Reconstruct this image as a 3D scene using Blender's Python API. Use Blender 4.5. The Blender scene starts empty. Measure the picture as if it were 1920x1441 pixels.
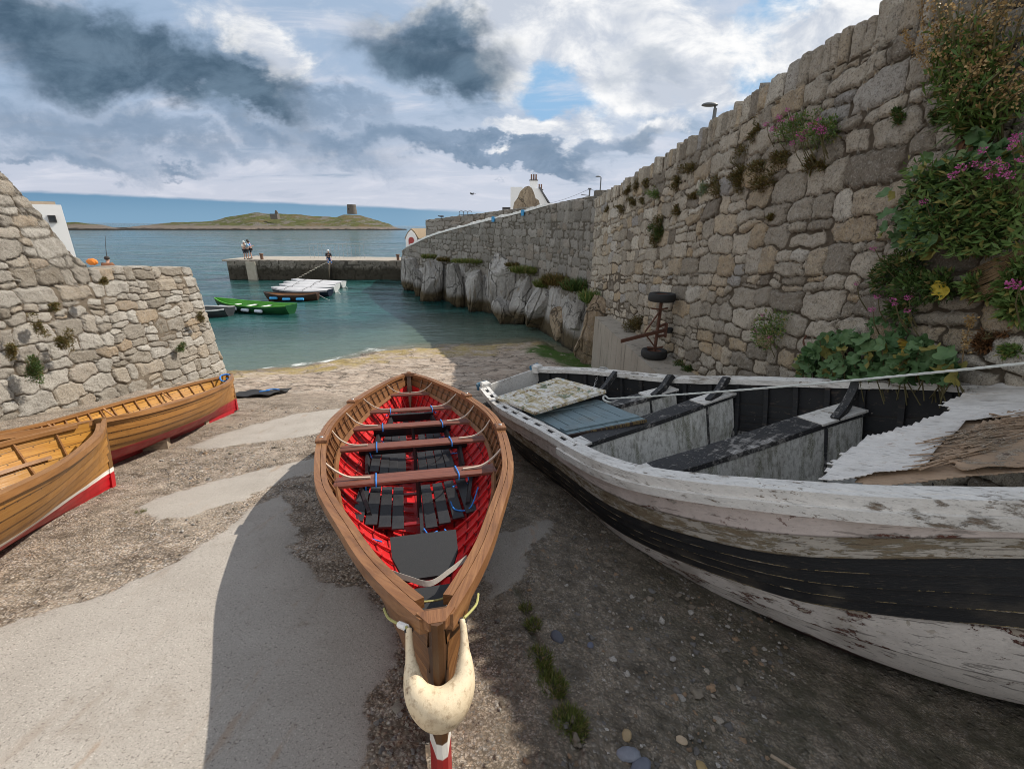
import bpy, math, random
import numpy as np
from mathutils import Vector, Matrix
random.seed(7)
RNG = np.random.default_rng(11)
SC = bpy.context.scene
COL = SC.collection
PI = math.pi
# ------------------------------------------------------------------ camera model
F, PITCH, ROLL, CZ = 853.0, math.radians(19.1), math.radians(0.58), 4.85
SL, HC = 0.182, 2.05            # slope of the slip, camera height over it


def ray(px, py):
    r = (px - 960) / F; u = -(py - 720.5) / F
    r, u = r * math.cos(ROLL) - u * math.sin(ROLL), u * math.cos(ROLL) + r * math.sin(ROLL)
    return np.array([r, math.cos(PITCH) + math.sin(PITCH) * u, -math.sin(PITCH) + math.cos(PITCH) * u])


CAM = np.array([0, 0, CZ])


def onz(px, py, z):
    d = ray(px, py); return CAM + d * ((z - CZ) / d[2])


def onY(px, py, Y):
    d = ray(px, py); return CAM + d * (Y / d[1])


def onslip(px, py, h=0.0):
    d = ray(px, py); return CAM + d * ((h - HC) / (d[2] + SL * d[1]))


def onplane(px, py, p0, n):
    d = ray(px, py); t = np.dot(np.asarray(p0) - CAM, n) / np.dot(d, n); return CAM + d * t


# ------------------------------------------------------------------ numpy noise
def _h(ix, iy, iz, seed):
    n = (ix.astype(np.uint32) * np.uint32(374761393) + iy.astype(np.uint32) * np.uint32(668265263)
         + iz.astype(np.uint32) * np.uint32(2147483647) + np.uint32(seed * 974711 & 0xffffffff))
    n = (n ^ (n >> np.uint32(13))) * np.uint32(1274126177)
    n = (n ^ (n >> np.uint32(16))) * np.uint32(2246822519)
    return ((n ^ (n >> np.uint32(15))) & np.uint32(0xffffff)).astype(np.float64) / 0xffffff


def noise3(x, y, z=None, seed=0):
    x = np.asarray(x, float); y = np.asarray(y, float)
    z = np.zeros_like(x) if z is None else np.asarray(z, float)
    x, y, z = np.broadcast_arrays(x, y, z)
    ix, iy, iz = [np.floor(a).astype(np.int64) for a in (x, y, z)]
    fx, fy, fz = x - ix, y - iy, z - iz
    fx, fy, fz = [f * f * (3 - 2 * f) for f in (fx, fy, fz)]
    out = 0
    for dx in (0, 1):
        for dy in (0, 1):
            for dz in (0, 1):
                w = (fx if dx else 1 - fx) * (fy if dy else 1 - fy) * (fz if dz else 1 - fz)
                out = out + w * _h((ix + dx) & 0xffff, (iy + dy) & 0xffff, (iz + dz) & 0xffff, seed)
    return out * 2 - 1


def fbm(x, y, z=None, oct=4, seed=0, gain=.5):
    a, s, o, t = 1.0, 1.0, 0, 0
    z = np.zeros_like(np.asarray(x, float)) if z is None else z
    for k in range(oct):
        o = o + a * noise3(np.asarray(x) * s + k * 17.3, np.asarray(y) * s + k * 5.1, np.asarray(z) * s, seed + k)
        t += a; a *= gain; s *= 2.03
    return o / t


def sstep(a, b, x):
    t = np.clip((x - a) / (b - a), 0, 1); return t * t * (3 - 2 * t)


def spline(pts):
    xs = np.array([p[0] for p in pts], float); ys = np.array([p[1] for p in pts], float)
    n = len(xs); h = np.diff(xs); d = np.diff(ys) / h
    m = np.zeros(n); m[0] = d[0]; m[-1] = d[-1]
    for i in range(1, n - 1):
        m[i] = 0 if d[i-1] * d[i] <= 0 else (h[i-1] + h[i]) / (h[i] / d[i-1] + h[i-1] / d[i])

    def f(x):
        x = np.clip(np.asarray(x, float), xs[0], xs[-1])
        i = np.clip(np.searchsorted(xs, x) - 1, 0, n - 2)
        t = (x - xs[i]) / h[i]
        return (ys[i] * (1 + 2*t) * (1-t)**2 + m[i] * h[i] * t * (1-t)**2 + ys[i+1] * t*t * (3 - 2*t) + m[i+1] * h[i] * t*t * (t-1))
    return f


def inside(x, y, poly):
    """signed distance to a polygon, positive inside"""
    poly = np.asarray(poly, float)[:, :2]; n = len(poly)
    c = np.zeros(x.shape, bool); dm = np.full(x.shape, 1e9)
    for i in range(n):
        ax, ay = poly[i]; bx, by = poly[(i + 1) % n]
        ex, ey = bx - ax, by - ay
        t = np.clip(((x - ax) * ex + (y - ay) * ey) / (ex*ex + ey*ey + 1e-12), 0, 1)
        dm = np.minimum(dm, (x - ax - t*ex)**2 + (y - ay - t*ey)**2)
        if ay != by:
            c ^= ((ay > y) != (by > y)) & (x < (bx - ax) * (y - ay) / (by - ay) + ax)
    d = np.sqrt(dm)
    return np.where(c, d, -d)


# ------------------------------------------------------------------ objects
def tag(o, label=None, cat=None, group=None, kind=None):
    if label: o['label'] = label
    if cat: o['category'] = cat
    if group: o['group'] = group
    if kind: o['kind'] = kind
    return o


def empty(name, loc=(0, 0, 0), mat3=None, label=None, cat=None, group=None, rz=0):
    o = bpy.data.objects.new(name, None); COL.objects.link(o)
    o.empty_display_size = .2
    if mat3 is not None:
        M = Matrix.Identity(4)
        for i in range(3):
            for j in range(3): M[i][j] = mat3[j][i]     # rows of mat3 are the axes
        M.translation = Vector(loc); o.matrix_world = M
    else:
        o.location = loc; o.rotation_euler = (0, 0, rz)
    return tag(o, label, cat, group)


def copy_tree(o, parent=None):
    c = o.copy(); COL.objects.link(c); c.parent = parent
    for ch in [q for q in bpy.data.objects if q.parent is o]:
        copy_tree(ch, c)
    return c


def link(name, me, parent=None, mats=(), smooth=35):
    for m in mats: me.materials.append(m)
    if smooth is not None and len(me.polygons):
        me.shade_smooth()
        if smooth < 180: me.set_sharp_from_angle(angle=math.radians(smooth))
    o = bpy.data.objects.new(name, me); COL.objects.link(o)
    o.parent = parent
    return o


def grid_mesh(name, P, attrs=None, closed=False):
    """P (n,m,3) -> mesh of quads, fast"""
    n, m = P.shape[:2]
    me = bpy.data.meshes.new(name)
    idx = np.arange(n * m).reshape(n, m)
    if closed: idx = np.concatenate([idx, idx[:, :1]], 1)
    q = np.stack([idx[:-1, :-1], idx[1:, :-1], idx[1:, 1:], idx[:-1, 1:]], -1).reshape(-1, 4)
    me.vertices.add(n * m); me.vertices.foreach_set('co', P.reshape(-1))
    me.loops.add(q.size); me.loops.foreach_set('vertex_index', q.reshape(-1).astype(np.int32))
    me.polygons.add(len(q)); me.polygons.foreach_set('loop_start', np.arange(0, q.size, 4, dtype=np.int32))
    me.update(calc_edges=True)
    for k, v in (attrs or {}).items():
        v = np.asarray(v, np.float32)
        if v.shape[-1] == 4 and v.ndim == 3:
            a = me.attributes.new(k, 'FLOAT_COLOR', 'POINT'); a.data.foreach_set('color', v.reshape(-1))
        else:
            a = me.attributes.new(k, 'FLOAT', 'POINT'); a.data.foreach_set('value', v.reshape(-1))
    return me


class MB:
    def __init__(s): s.v = []; s.f = []; s.mi = []; s.c = []; s.col = (1, 1, 1); s.m = 0

    def add(s, vs, fs):
        b = len(s.v); s.v += [tuple(map(float, p)) for p in vs]; s.c += [s.col] * len(vs)
        s.f += [tuple(b + i for i in f) for f in fs]; s.mi += [s.m] * len(fs); return b

    def box(s, c, d, rot=None, taper=1.0):
        x, y, z = d[0]/2, d[1]/2, d[2]/2; t = taper
        vs = [(-x, -y, -z), (x, -y, -z), (x, y, -z), (-x, y, -z), (-x*t, -y*t, z), (x*t, -y*t, z), (x*t, y*t, z), (-x*t, y*t, z)]
        if rot is not None: vs = [tuple(rot @ Vector(v)) for v in vs]
        s.add([(v[0]+c[0], v[1]+c[1], v[2]+c[2]) for v in vs], [(0, 3, 2, 1), (4, 5, 6, 7), (0, 1, 5, 4), (1, 2, 6, 5), (2, 3, 7, 6), (3, 0, 4, 7)])

    def sweep(s, rings, cap=True, loop=False):
        n = len(rings[0]); vs = [p for r in rings for p in r]; fs = []
        for i in range(len(rings) - (0 if loop else 1)):
            a = i * n; b = ((i + 1) % len(rings)) * n
            for j in range(n):
                fs.append((a + j, a + (j+1) % n, b + (j+1) % n, b + j))
        if cap and not loop:
            fs.append(tuple(range(n - 1, -1, -1))); fs.append(tuple((len(rings)-1) * n + j for j in range(n)))
        s.add(vs, fs)

    def bar(s, pts, side, up, w, h):
        """rectangular bar along points; side/up are vectors or lists"""
        rings = []
        for i, p in enumerate(pts):
            a = np.asarray(side[i] if isinstance(side, list) else side, float); b = np.asarray(up[i] if isinstance(up, list) else up, float)
            ww = w[i] if isinstance(w, (list, np.ndarray)) else w; hh = h[i] if isinstance(h, (list, np.ndarray)) else h
            p = np.asarray(p, float)
            rings.append([p - a*ww/2 - b*hh/2, p + a*ww/2 - b*hh/2, p + a*ww/2 + b*hh/2, p - a*ww/2 + b*hh/2])
        s.sweep(rings)

    def tube(s, pts, r, n=8, cap=True, flat=1.0):
        pts = [Vector(p) for p in pts]; rings = []; pr = None
        for i, p in enumerate(pts):
            d = (pts[min(i+1, len(pts)-1)] - pts[max(i-1, 0)]).normalized()
            if pr is None:
                a = d.orthogonal().normalized()
            else:
                a = (pr - d * pr.dot(d)).normalized()
            pr = a; b = d.cross(a)
            rr = r[i] if isinstance(r, (list, tuple, np.ndarray)) else r
            rings.append([tuple(p + (a * math.cos(t) + b * math.sin(t) * flat) * rr) for t in [2*PI*k/n for k in range(n)]])
        s.sweep(rings, cap)

    def lathe(s, prof, n=20, c=(0, 0, 0), axis='z', loop=False):
        rings = []
        for k in range(n):
            t = 2*PI*k/n; ring = []
            for r, z in prof:
                p = (r*math.cos(t), r*math.sin(t), z)
                if axis == 'x': p = (p[2], p[0], p[1])
                if axis == 'y': p = (p[0], p[2], p[1])
                ring.append((p[0]+c[0], p[1]+c[1], p[2]+c[2]))
            rings.append(ring)
        m = len(prof); vs = [p for r in rings for p in r]; fs = []
        for k in range(n):
            a = k*m; b = ((k+1) % n)*m
            for j in range(m - (0 if loop else 1)):
                j2 = (j+1) % m
                fs.append((a+j, b+j, b+j2, a+j2))
        s.add(vs, fs)

    def blob(s, c, r, n=2, amp=.15, fr=1.5, seed=0, sq=None, rot=None):
        vs, fs = ICO[n]
        V = vs.copy()
        d = 1 + amp * fbm(V[:, 0]*fr + seed*3.1, V[:, 1]*fr, V[:, 2]*fr, 3, seed)
        V = V * d[:, None] * np.asarray(r)
        if rot is not None: V = V @ np.asarray(rot).T
        s.add(V + np.asarray(c), fs)

    def build(s, name, mats, parent=None, smooth=35, colattr=None):
        me = bpy.data.meshes.new(name)
        me.from_pydata(s.v, [], s.f)
        mats = mats if isinstance(mats, (list, tuple)) else [mats]
        me.polygons.foreach_set('material_index', s.mi)
        if colattr:
            a = me.attributes.new(colattr, 'FLOAT_COLOR', 'POINT')
            c = np.ones((len(s.v), 4), np.float32); c[:, :3] = s.c; a.data.foreach_set('color', c.reshape(-1))
        me.update()
        return link(name, me, parent, mats, smooth)


def _ico():
    t = (1 + 5**.5) / 2
    v = [(-1, t, 0), (1, t, 0), (-1, -t, 0), (1, -t, 0), (0, -1, t), (0, 1, t), (0, -1, -t), (0, 1, -t), (t, 0, -1), (t, 0, 1), (-t, 0, -1), (-t, 0, 1)]
    f = [(0, 11, 5), (0, 5, 1), (0, 1, 7), (0, 7, 10), (0, 10, 11), (1, 5, 9), (5, 11, 4), (11, 10, 2), (10, 7, 6), (7, 1, 8), (3, 9, 4), (3, 4, 2), (3, 2, 6), (3, 6, 8), (3, 8, 9), (4, 9, 5), (2, 4, 11), (6, 2, 10), (8, 6, 7), (9, 8, 1)]
    v = [np.array(p) / np.linalg.norm(p) for p in v]
    out = {0: (np.array(v), list(f))}
    for k in range(1, 6):
        cache = {}; nf = []

        def mid(a, b):
            key = (min(a, b), max(a, b))
            if key not in cache:
                p = v[a] + v[b]; v.append(p / np.linalg.norm(p)); cache[key] = len(v) - 1
            return cache[key]
        for a, b, c in f:
            x, y, z = mid(a, b), mid(b, c), mid(c, a)
            nf += [(a, x, z), (b, y, x), (c, z, y), (x, y, z)]
        f = nf; out[k] = (np.array(v), list(f))
    return out


ICO = _ico()


# ------------------------------------------------------------------ node helper
class NT:
    def __init__(s, tree): s.t = tree; s.n = tree.nodes; s.l = tree.links

    def node(s, typ, **kw):
        n = s.n.new(typ)
        for k, v in kw.items(): setattr(n, k, v)
        return n

    def put(s, sock, v):
        if v is None: return
        if hasattr(v, 'is_linked') or isinstance(v, bpy.types.NodeSocket): s.l.new(v, sock)
        else:
            if hasattr(sock, 'default_value'):
                dv = sock.default_value
                if hasattr(dv, '__len__'):
                    if not hasattr(v, '__len__'): v = (v,) * len(dv)
                    if len(dv) == 4 and len(v) == 3: v = tuple(v) + (1,)
                sock.default_value = v

    def m(s, op, a, b=None, c=None, clamp=False):
        n = s.node('ShaderNodeMath', operation=op, use_clamp=clamp)
        for i, v in enumerate((a, b, c)): s.put(n.inputs[i], v) if v is not None else None
        return n.outputs[0]

    def add(s, a, b): return s.m('ADD', a, b)
    def sub(s, a, b): return s.m('SUBTRACT', a, b)
    def mul(s, a, b): return s.m('MULTIPLY', a, b)

    def step(s, a, b, x):
        n = s.node('ShaderNodeMapRange', interpolation_type='SMOOTHSTEP')
        s.put(n.inputs[0], x); s.put(n.inputs[1], a); s.put(n.inputs[2], b)
        return n.outputs[0]

    def lin(s, x, a, b, c, d):
        n = s.node('ShaderNodeMapRange')
        for i, v in enumerate((x, a, b, c, d)): s.put(n.inputs[i], v)
        return n.outputs[0]

    def mix(s, f, a, b, bt='MIX'):
        n = s.node('ShaderNodeMix', data_type='RGBA', blend_type=bt)
        s.put(n.inputs[0], f); s.put(n.inputs[6], a); s.put(n.inputs[7], b)
        return n.outputs[2]

    def vm(s, op, a, b=None):
        n = s.node('ShaderNodeVectorMath', operation=op)
        s.put(n.inputs[0], a)
        if b is not None:
            s.put(n.inputs[3 if op == 'SCALE' else 1], b)
        return n.outputs['Value'] if op in ('LENGTH', 'DOT_PRODUCT', 'DISTANCE') else n.outputs[0]

    def noise(s, vec, scale, detail=4, rough=.55, dist=0, out='Fac', lac=2.0):
        n = s.node('ShaderNodeTexNoise')
        s.put(n.inputs['Vector'], vec); s.put(n.inputs['Scale'], scale); s.put(n.inputs['Detail'], detail)
        s.put(n.inputs['Roughness'], rough); s.put(n.inputs['Distortion'], dist); s.put(n.inputs['Lacunarity'], lac)
        return n.outputs[out]

    def voro(s, vec, scale, feature='F1', out='Distance', rnd=1.0):
        n = s.node('ShaderNodeTexVoronoi', feature=feature)
        s.put(n.inputs['Vector'], vec); s.put(n.inputs['Scale'], scale); s.put(n.inputs['Randomness'], rnd)
        return n.outputs[out]

    def ramp(s, f, stops, interp='LINEAR'):
        n = s.node('ShaderNodeValToRGB'); cr = n.color_ramp; cr.interpolation = interp
        while len(cr.elements) < len(stops): cr.elements.new(.5)
        for e, (p, c) in zip(cr.elements, stops):
            e.position = p; e.color = tuple(c) + (1,) if hasattr(c, '__len__') else (c, c, c, 1)
        s.put(n.inputs[0], f); return n.outputs[0]

    def obj(s): return s.node('ShaderNodeTexCoord').outputs['Object']
    def gpos(s): return s.node('ShaderNodeNewGeometry').outputs['Position']

    def attr(s, name, out='Color'):
        n = s.node('ShaderNodeAttribute'); n.attribute_name = name; return n.outputs[out]

    def sep(s, v):
        n = s.node('ShaderNodeSeparateXYZ'); s.put(n.inputs[0], v); return n.outputs

    def comb(s, x, y, z=0):
        n = s.node('ShaderNodeCombineXYZ'); s.put(n.inputs[0], x); s.put(n.inputs[1], y); s.put(n.inputs[2], z); return n.outputs[0]

    def sc(s, v, x, y, z):
        return s.vm('MULTIPLY', v, (x, y, z))

    def bump(s, h, strength=.5, dist=.01, normal=None):
        n = s.node('ShaderNodeBump'); s.put(n.inputs['Height'], h); s.put(n.inputs['Strength'], strength); s.put(n.inputs['Distance'], dist)
        if normal is not None: s.put(n.inputs['Normal'], normal)
        return n.outputs[0]


MATS = {}


def mat(name, fn, rough=.7, spec=.5, metal=0):
    if name in MATS: return MATS[name]
    m = bpy.data.materials.new(name); m.use_nodes = True
    t = NT(m.node_tree); b = m.node_tree.nodes['Principled BSDF']
    b.inputs['Roughness'].default_value = rough; b.inputs['Metallic'].default_value = metal
    b.inputs['Specular IOR Level'].default_value = spec
    r = fn(t)
    if not isinstance(r, dict): r = {'c': r}
    if 'c' in r: t.put(b.inputs['Base Color'], r['c'])
    if 'n' in r: t.put(b.inputs['Normal'], r['n'])
    if 'r' in r: t.put(b.inputs['Roughness'], r['r'])
    for k, v in r.items():
        if len(k) > 1: t.put(b.inputs[k], v)
    MATS[name] = m
    return m


def simple(name, col, rough=.6, var=.25, scale=12, metal=0, bump=.2):
    def f(t):
        p = t.obj(); n = t.noise(p, scale, 6, .6)
        c = t.mix(n, tuple(x * (1 - var) for x in col), tuple(min(1, x * (1 + var)) for x in col))
        return {'c': c, 'n': t.bump(t.noise(p, scale * 4, 4), bump, .006), 'r': t.lin(n, 0, 1, rough - .1, min(1, rough + .12))}
    return mat(name, f, rough, metal=metal)
EXPO=0.42; SUN_E=4.0
# ------------------------------------------------------------------ camera, sun, sky
cd = bpy.data.cameras.new('camera'); cam = bpy.data.objects.new('camera', cd); COL.objects.link(cam)
cd.sensor_width = 36; cd.sensor_fit = 'HORIZONTAL'; cd.lens = F / 1920 * 36; cd.clip_start = .05; cd.clip_end = 20000
r0 = Vector((1, 0, 0)); u0 = Vector((0, math.sin(PITCH), math.cos(PITCH))); f0 = Vector((0, math.cos(PITCH), -math.sin(PITCH)))
cr_ = r0 * math.cos(ROLL) + u0 * math.sin(ROLL); cu_ = u0 * math.cos(ROLL) - r0 * math.sin(ROLL)
M = Matrix.Identity(4)
for i in range(3): M[i][0] = cr_[i]; M[i][1] = cu_[i]; M[i][2] = -f0[i]; M[i][3] = (0, 0, CZ)[i]
cam.matrix_world = M; SC.camera = cam
SC.view_settings.view_transform = 'Standard'; SC.view_settings.look = 'None'
SC.view_settings.exposure = EXPO; SC.view_settings.gamma = 1
SC.cycles.use_denoising = True; SC.cycles.filter_width = .95
SC.cycles.max_bounces = 6; SC.cycles.diffuse_bounces = 3; SC.cycles.glossy_bounces = 3
SUN_AZ, SUN_EL = math.radians(60), math.radians(44)      # azimuth to the right of +Y
sd = Vector((math.sin(SUN_AZ) * math.cos(SUN_EL), math.cos(SUN_AZ) * math.cos(SUN_EL), math.sin(SUN_EL)))
ld = bpy.data.lights.new('sun', 'SUN'); ld.energy = SUN_E; ld.angle = math.radians(.5); ld.color = (1, .93, .83)
lo = bpy.data.objects.new('sun', ld); COL.objects.link(lo); lo.rotation_euler = sd.to_track_quat('Z', 'Y').to_euler()
lo.location = (20, 10, 30)


def build_sky():
    w = bpy.data.worlds.new('World'); SC.world = w; w.use_nodes = True
    t = NT(w.node_tree); bg = w.node_tree.nodes['Background']
    sky = t.node('ShaderNodeTexSky', sky_type='NISHITA', sun_disc=False)
    sky.sun_elevation = SUN_EL; sky.sun_rotation = SUN_AZ; sky.air_density = 1.0; sky.dust_density = 1.0; sky.ozone_density = 2.0
    d = t.node('ShaderNodeTexCoord').outputs['Generated']
    x, y, z = t.sep(d)
    ys = t.m('MAXIMUM', y, .12)
    u = t.m('DIVIDE', x, ys); v = t.m('DIVIDE', z, ys)
    front = t.step(.08, .3, y)
    uv = t.comb(u, v, 0)
    # cloud layers seen in perspective: noise on the plane of the cloud base
    zc = t.m('MAXIMUM', z, .03)
    pl = t.comb(t.m('DIVIDE', x, t.add(zc, .22)), t.m('DIVIDE', y, t.add(zc, .22)), 0)
    n_big = t.noise(pl, 1.1, 7, .58, .3)
    n_str = t.noise(t.vm('ADD', t.sc(pl, 1.2, 2.2, 1), (3.1, 7.7, 0)), 1.5, 8, .6, .5)
    n_fin = t.noise(t.sc(uv, 5, 9, 1), 1.6, 8, .62, .4)
    wv = t.noise(t.sc(uv, 1, 1.5, 1), 4.0, 6, .6, .2, out='Color')
    wv2 = t.noise(t.sc(uv, 1, 1.6, 1), 13.0, 4, .6, 0, out='Color')
    wu = t.vm('ADD', uv, t.vm('SCALE', t.vm('SUBTRACT', wv, (.5, .5, .5)), .22))
    wu = t.vm('ADD', wu, t.vm('SCALE', t.vm('SUBTRACT', wv2, (.5, .5, .5)), .07))

    def blob(px, py, rx, ry, ang=0, soft=1.0):
        q = ray(px, py); c = (q[0] / q[1], q[2] / q[1], 0)
        k = 1.0 / (F * .93)
        mp = t.node('ShaderNodeMapping', vector_type='TEXTURE')
        mp.inputs[1].default_value = c; mp.inputs[2].default_value = (0, 0, math.radians(-ang)); mp.inputs[3].default_value = (rx * k, ry * k, 1)
        t.put(mp.inputs[0], wu)
        ln = t.vm('LENGTH', mp.outputs[0])
        return t.step(1.55, .15, ln)

    def total(L):
        o = None
        for b in L:
            wgt = b[5] if len(b) > 5 else 1
            q = t.mul(blob(*b[:5]), wgt)
            o = q if o is None else t.add(o, q)
        return o
    mids = total([(90, 235, 190, 30, 12, .8), (330, 250, 210, 24, 14, .75), (610, 265, 190, 22, 14, .65), (470, 245, 130, 16, 22, .5), (120, 290, 160, 16, 10, .7), (860, 285, 190, 15, 6, .8), (1010, 292, 130, 17, 0, 1), (700, 230, 150, 18, 18, .55), (1205, 125, 95, 40, 10, .6), (1195, 272, 55, 18, 0, .8), (40, 302, 60, 12, 5, .8), (330, 300, 60, 9, 5, .7), (1180, 25, 60, 25, 0, .4), (560, 190, 120, 25, 25, .4)])
    blue = total([(1050, 160, 75, 60, 20), (1425, 95, 60, 110, 10), (1540, 190, 120, 60, 20, .6), (1620, 130, 90, 40, 20, .5), (1400, 240, 200, 35, 0, .45), (1230, 330, 200, 30, 0, .3), (1470, 30, 60, 40, 0)])
    dark = total([(150, 60, 300, 70, 10), (260, 110, 250, 50, 14, .8), (420, 160, 140, 26, 20, .8), (60, 150, 200, 36, 8, .5), (810, 90, 150, 55, 12), (770, 130, 110, 36, 8, .6), (900, 120, 60, 40, 0, .35)])
    lite = total([(420, 35, 130, 34, 28, .62), (500, 95, 45, 70, -25, .62), (545, 150, 35, 40, 0, .5), (1270, 85, 150, 110, 0), (1150, 60, 80, 90, 0, .8), (1610, 45, 130, 75, 0), (1540, 90, 60, 40, 0, .9), (960, 110, 55, 75, 0, .9), (1000, 30, 110, 60, 0, .8),
                  (870, 15, 200, 32, 0, .6), (1050, 255, 95, 26, 0, .9), (940, 255, 60, 20, 0, .6), (1225, 262, 40, 18, 0, .9), (250, 215, 60, 18, 20, .5), (730, 40, 60, 20, 0, .4), (1300, 170, 90, 40, 0, .7), (1260, 350, 300, 30, 0, .35), (600, 60, 60, 60, 0, .35)])
    # colours are radiance x10 (the Background strength is 0.1)
    pale = t.mix(t.step(.02, .30, v), (4.5, 4.75, 5.5), (2.7, 3.6, 4.9))
    pale = t.mix(t.mul(t.step(-.9, 1.0, u), .35), pale, (4.9, 5.6, 6.5))
    blu = t.vm('MULTIPLY', sky.outputs[0], (.75, .95, 1.05))
    c = t.mix(t.m('MULTIPLY', t.step(.32, .62, t.add(t.mul(blue, .75), t.mul(t.sub(n_fin, .5), 1.1))), .9), pale, (2.2, 3.9, 5.9))
    # thin streaks
    c = t.mix(t.mul(t.step(.48, .68, n_str), .6), c, (5.7, 5.8, 6.4))
    c = t.mix(t.mul(t.mul(t.step(.53, .70, t.sub(1.0, n_str)), .5), t.step(.03, .09, v)), c, (1.6, 2.4, 3.4))
    lm = t.step(.34, .95, t.add(t.mul(lite, .95), t.mul(t.sub(n_fin, .5), 1.2)))
    lcol = t.mix(t.step(.36, .66, n_fin), (4.3, 4.7, 5.4), (7.5, 7.5, 7.5))
    c = t.mix(lm, c, lcol)
    md = t.step(.22, 1.05, t.add(t.mul(mids, 1.05), t.add(t.mul(t.sub(n_str, .5), .8), t.mul(t.sub(n_fin, .5), 1.1))))
    c = t.mix(t.mul(md, .85), c, t.mix(t.step(.35, .65, n_fin), (1.0, 1.65, 2.5), (1.9, 2.6, 3.6)))
    dk = t.add(dark, t.add(t.mul(t.sub(n_big, .5), .45), t.mul(t.sub(n_fin, .5), .8)))
    dm = t.step(.18, 1.32, dk)
    dcol = t.mix(t.step(.35, .68, n_fin), (.42, .78, 1.2), (1.05, 1.6, 2.2))
    c = t.mix(t.mul(dm, .96), c, dcol)
    # clear band over the horizon, its upper edge nearly level
    q0 = ray(60, 361); q1 = ray(905, 399)
    v0, v1 = q0[2] / q0[1], q1[2] / q1[1]; a0, a1 = q0[0] / q0[1], q1[0] / q1[1]
    edge = t.lin(u, a0, a1, v0, v1)
    edge = t.add(edge, t.mul(t.sub(t.noise(t.sc(uv, 9, 60, 1), 1, 4), .5), .010))
    band = t.step(.006, -.002, t.sub(v, edge))
    bcol = t.mix(t.step(0.0, .09, v), (1.7, 2.9, 4.1), (.95, 2.0, 3.2))
    bcol = t.mix(t.step(-.25, .25, u), bcol, (4.2, 5.2, 6.2))
    c = t.mix(t.mul(band, t.step(.5, -.1, u)), c, bcol)
    # unseen sky behind and overhead, brightened near the horizon to lift the shade
    rest = t.mix(t.step(.35, .62, n_big), t.mix(.5, blu, (3.0, 4.0, 5.4)), (6.2, 6.3, 6.6))
    rest = t.mix(t.step(.62, .30, z), rest, t.mix(t.step(.40, .55, n_str), (6.5, 7.2, 8.0), (11.5, 11.3, 11.0)))
    c = t.mix(t.vm('SCALE', c, .8) if False else t.mul(front, t.step(.62, .46, v)), rest, c)
    below = t.step(.0, -.02, z)
    c = t.mix(below, c, (1.0, 1.5, 1.7))
    t.put(bg.inputs[0], c); bg.inputs[1].default_value = .1


build_sky()

# ------------------------------------------------------------------ ground materials
SHORE = [(-13, 13.6), (-9.3, 14.55), (-7.9, 15.35), (-6.8, 16.3), (-5.8, 17.7), (-4.5, 18.5), (-1.85, 19.0), (.95, 20.0), (2.3, 18.6), (3.4, 18.8), (6, 19)]
shore_y = spline(SHORE)


def sl(pts): return [onslip(*p)[:2] for p in pts]


CONC = [sl([(0, 1178), (120, 1132), (220, 1098), (330, 1052), (400, 1012), (470, 955), (540, 925), (562, 985), (548, 1040), (585, 1090), (690, 1098), (745, 1180), (765, 1250), (700, 1310), (690, 1441), (660, 1900), (-600, 1900), (-600, 1260)]),
        sl([(255, 952), (330, 925), (420, 902), (480, 886), (560, 868), (606, 858), (600, 885), (520, 905), (470, 940), (380, 968), (300, 978)]),
        sl([(345, 842), (400, 817), (480, 796), (560, 776), (650, 766), (640, 785), (600, 812), (560, 822), (470, 832), (400, 845)]),
        sl([(925, 1000), (985, 985), (1042, 958), (1046, 978), (1000, 1022), (975, 1075), (940, 1112), (905, 1130), (900, 1060)])]
CRACK = sl([(960, 1100), (985, 1150), (1000, 1180), (1015, 1230), (1040, 1280), (1070, 1350), (1100, 1370), (1110, 1441)])


def ground_z(x, y, detail=True):
    x = np.asarray(x, float); y = np.asarray(y, float)
    zb = CZ - HC - SL * y
    s = shore_y(x) + .25 * fbm(x * 1.3, y * .9, oct=3, seed=5) - y
    plat = np.where(s > 0, .10 * s, .22 * s)
    z = np.where(s > 0, .5 * (zb + plat + np.sqrt((zb - plat)**2 + .02)), plat)
    z = np.where((s <= 0) & (zb > plat), plat, z)
    z = z - np.clip(.20 * (x - .15), 0, .50) * sstep(11, 8, y)
    rock = sstep(8.6, 11.0, y + .6 * fbm(x * .7, y * .7, oct=2, seed=9) + .25 * np.clip(x, -6, 3) * .4)
    z = z + rock * (.15 * fbm(x * .55, y * 1.3, oct=6, seed=21, gain=.58) + .05 * np.abs(fbm(x * 1.1 + 3, y * 2.4, oct=3, seed=30)))
    return z, rock, s


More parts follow.
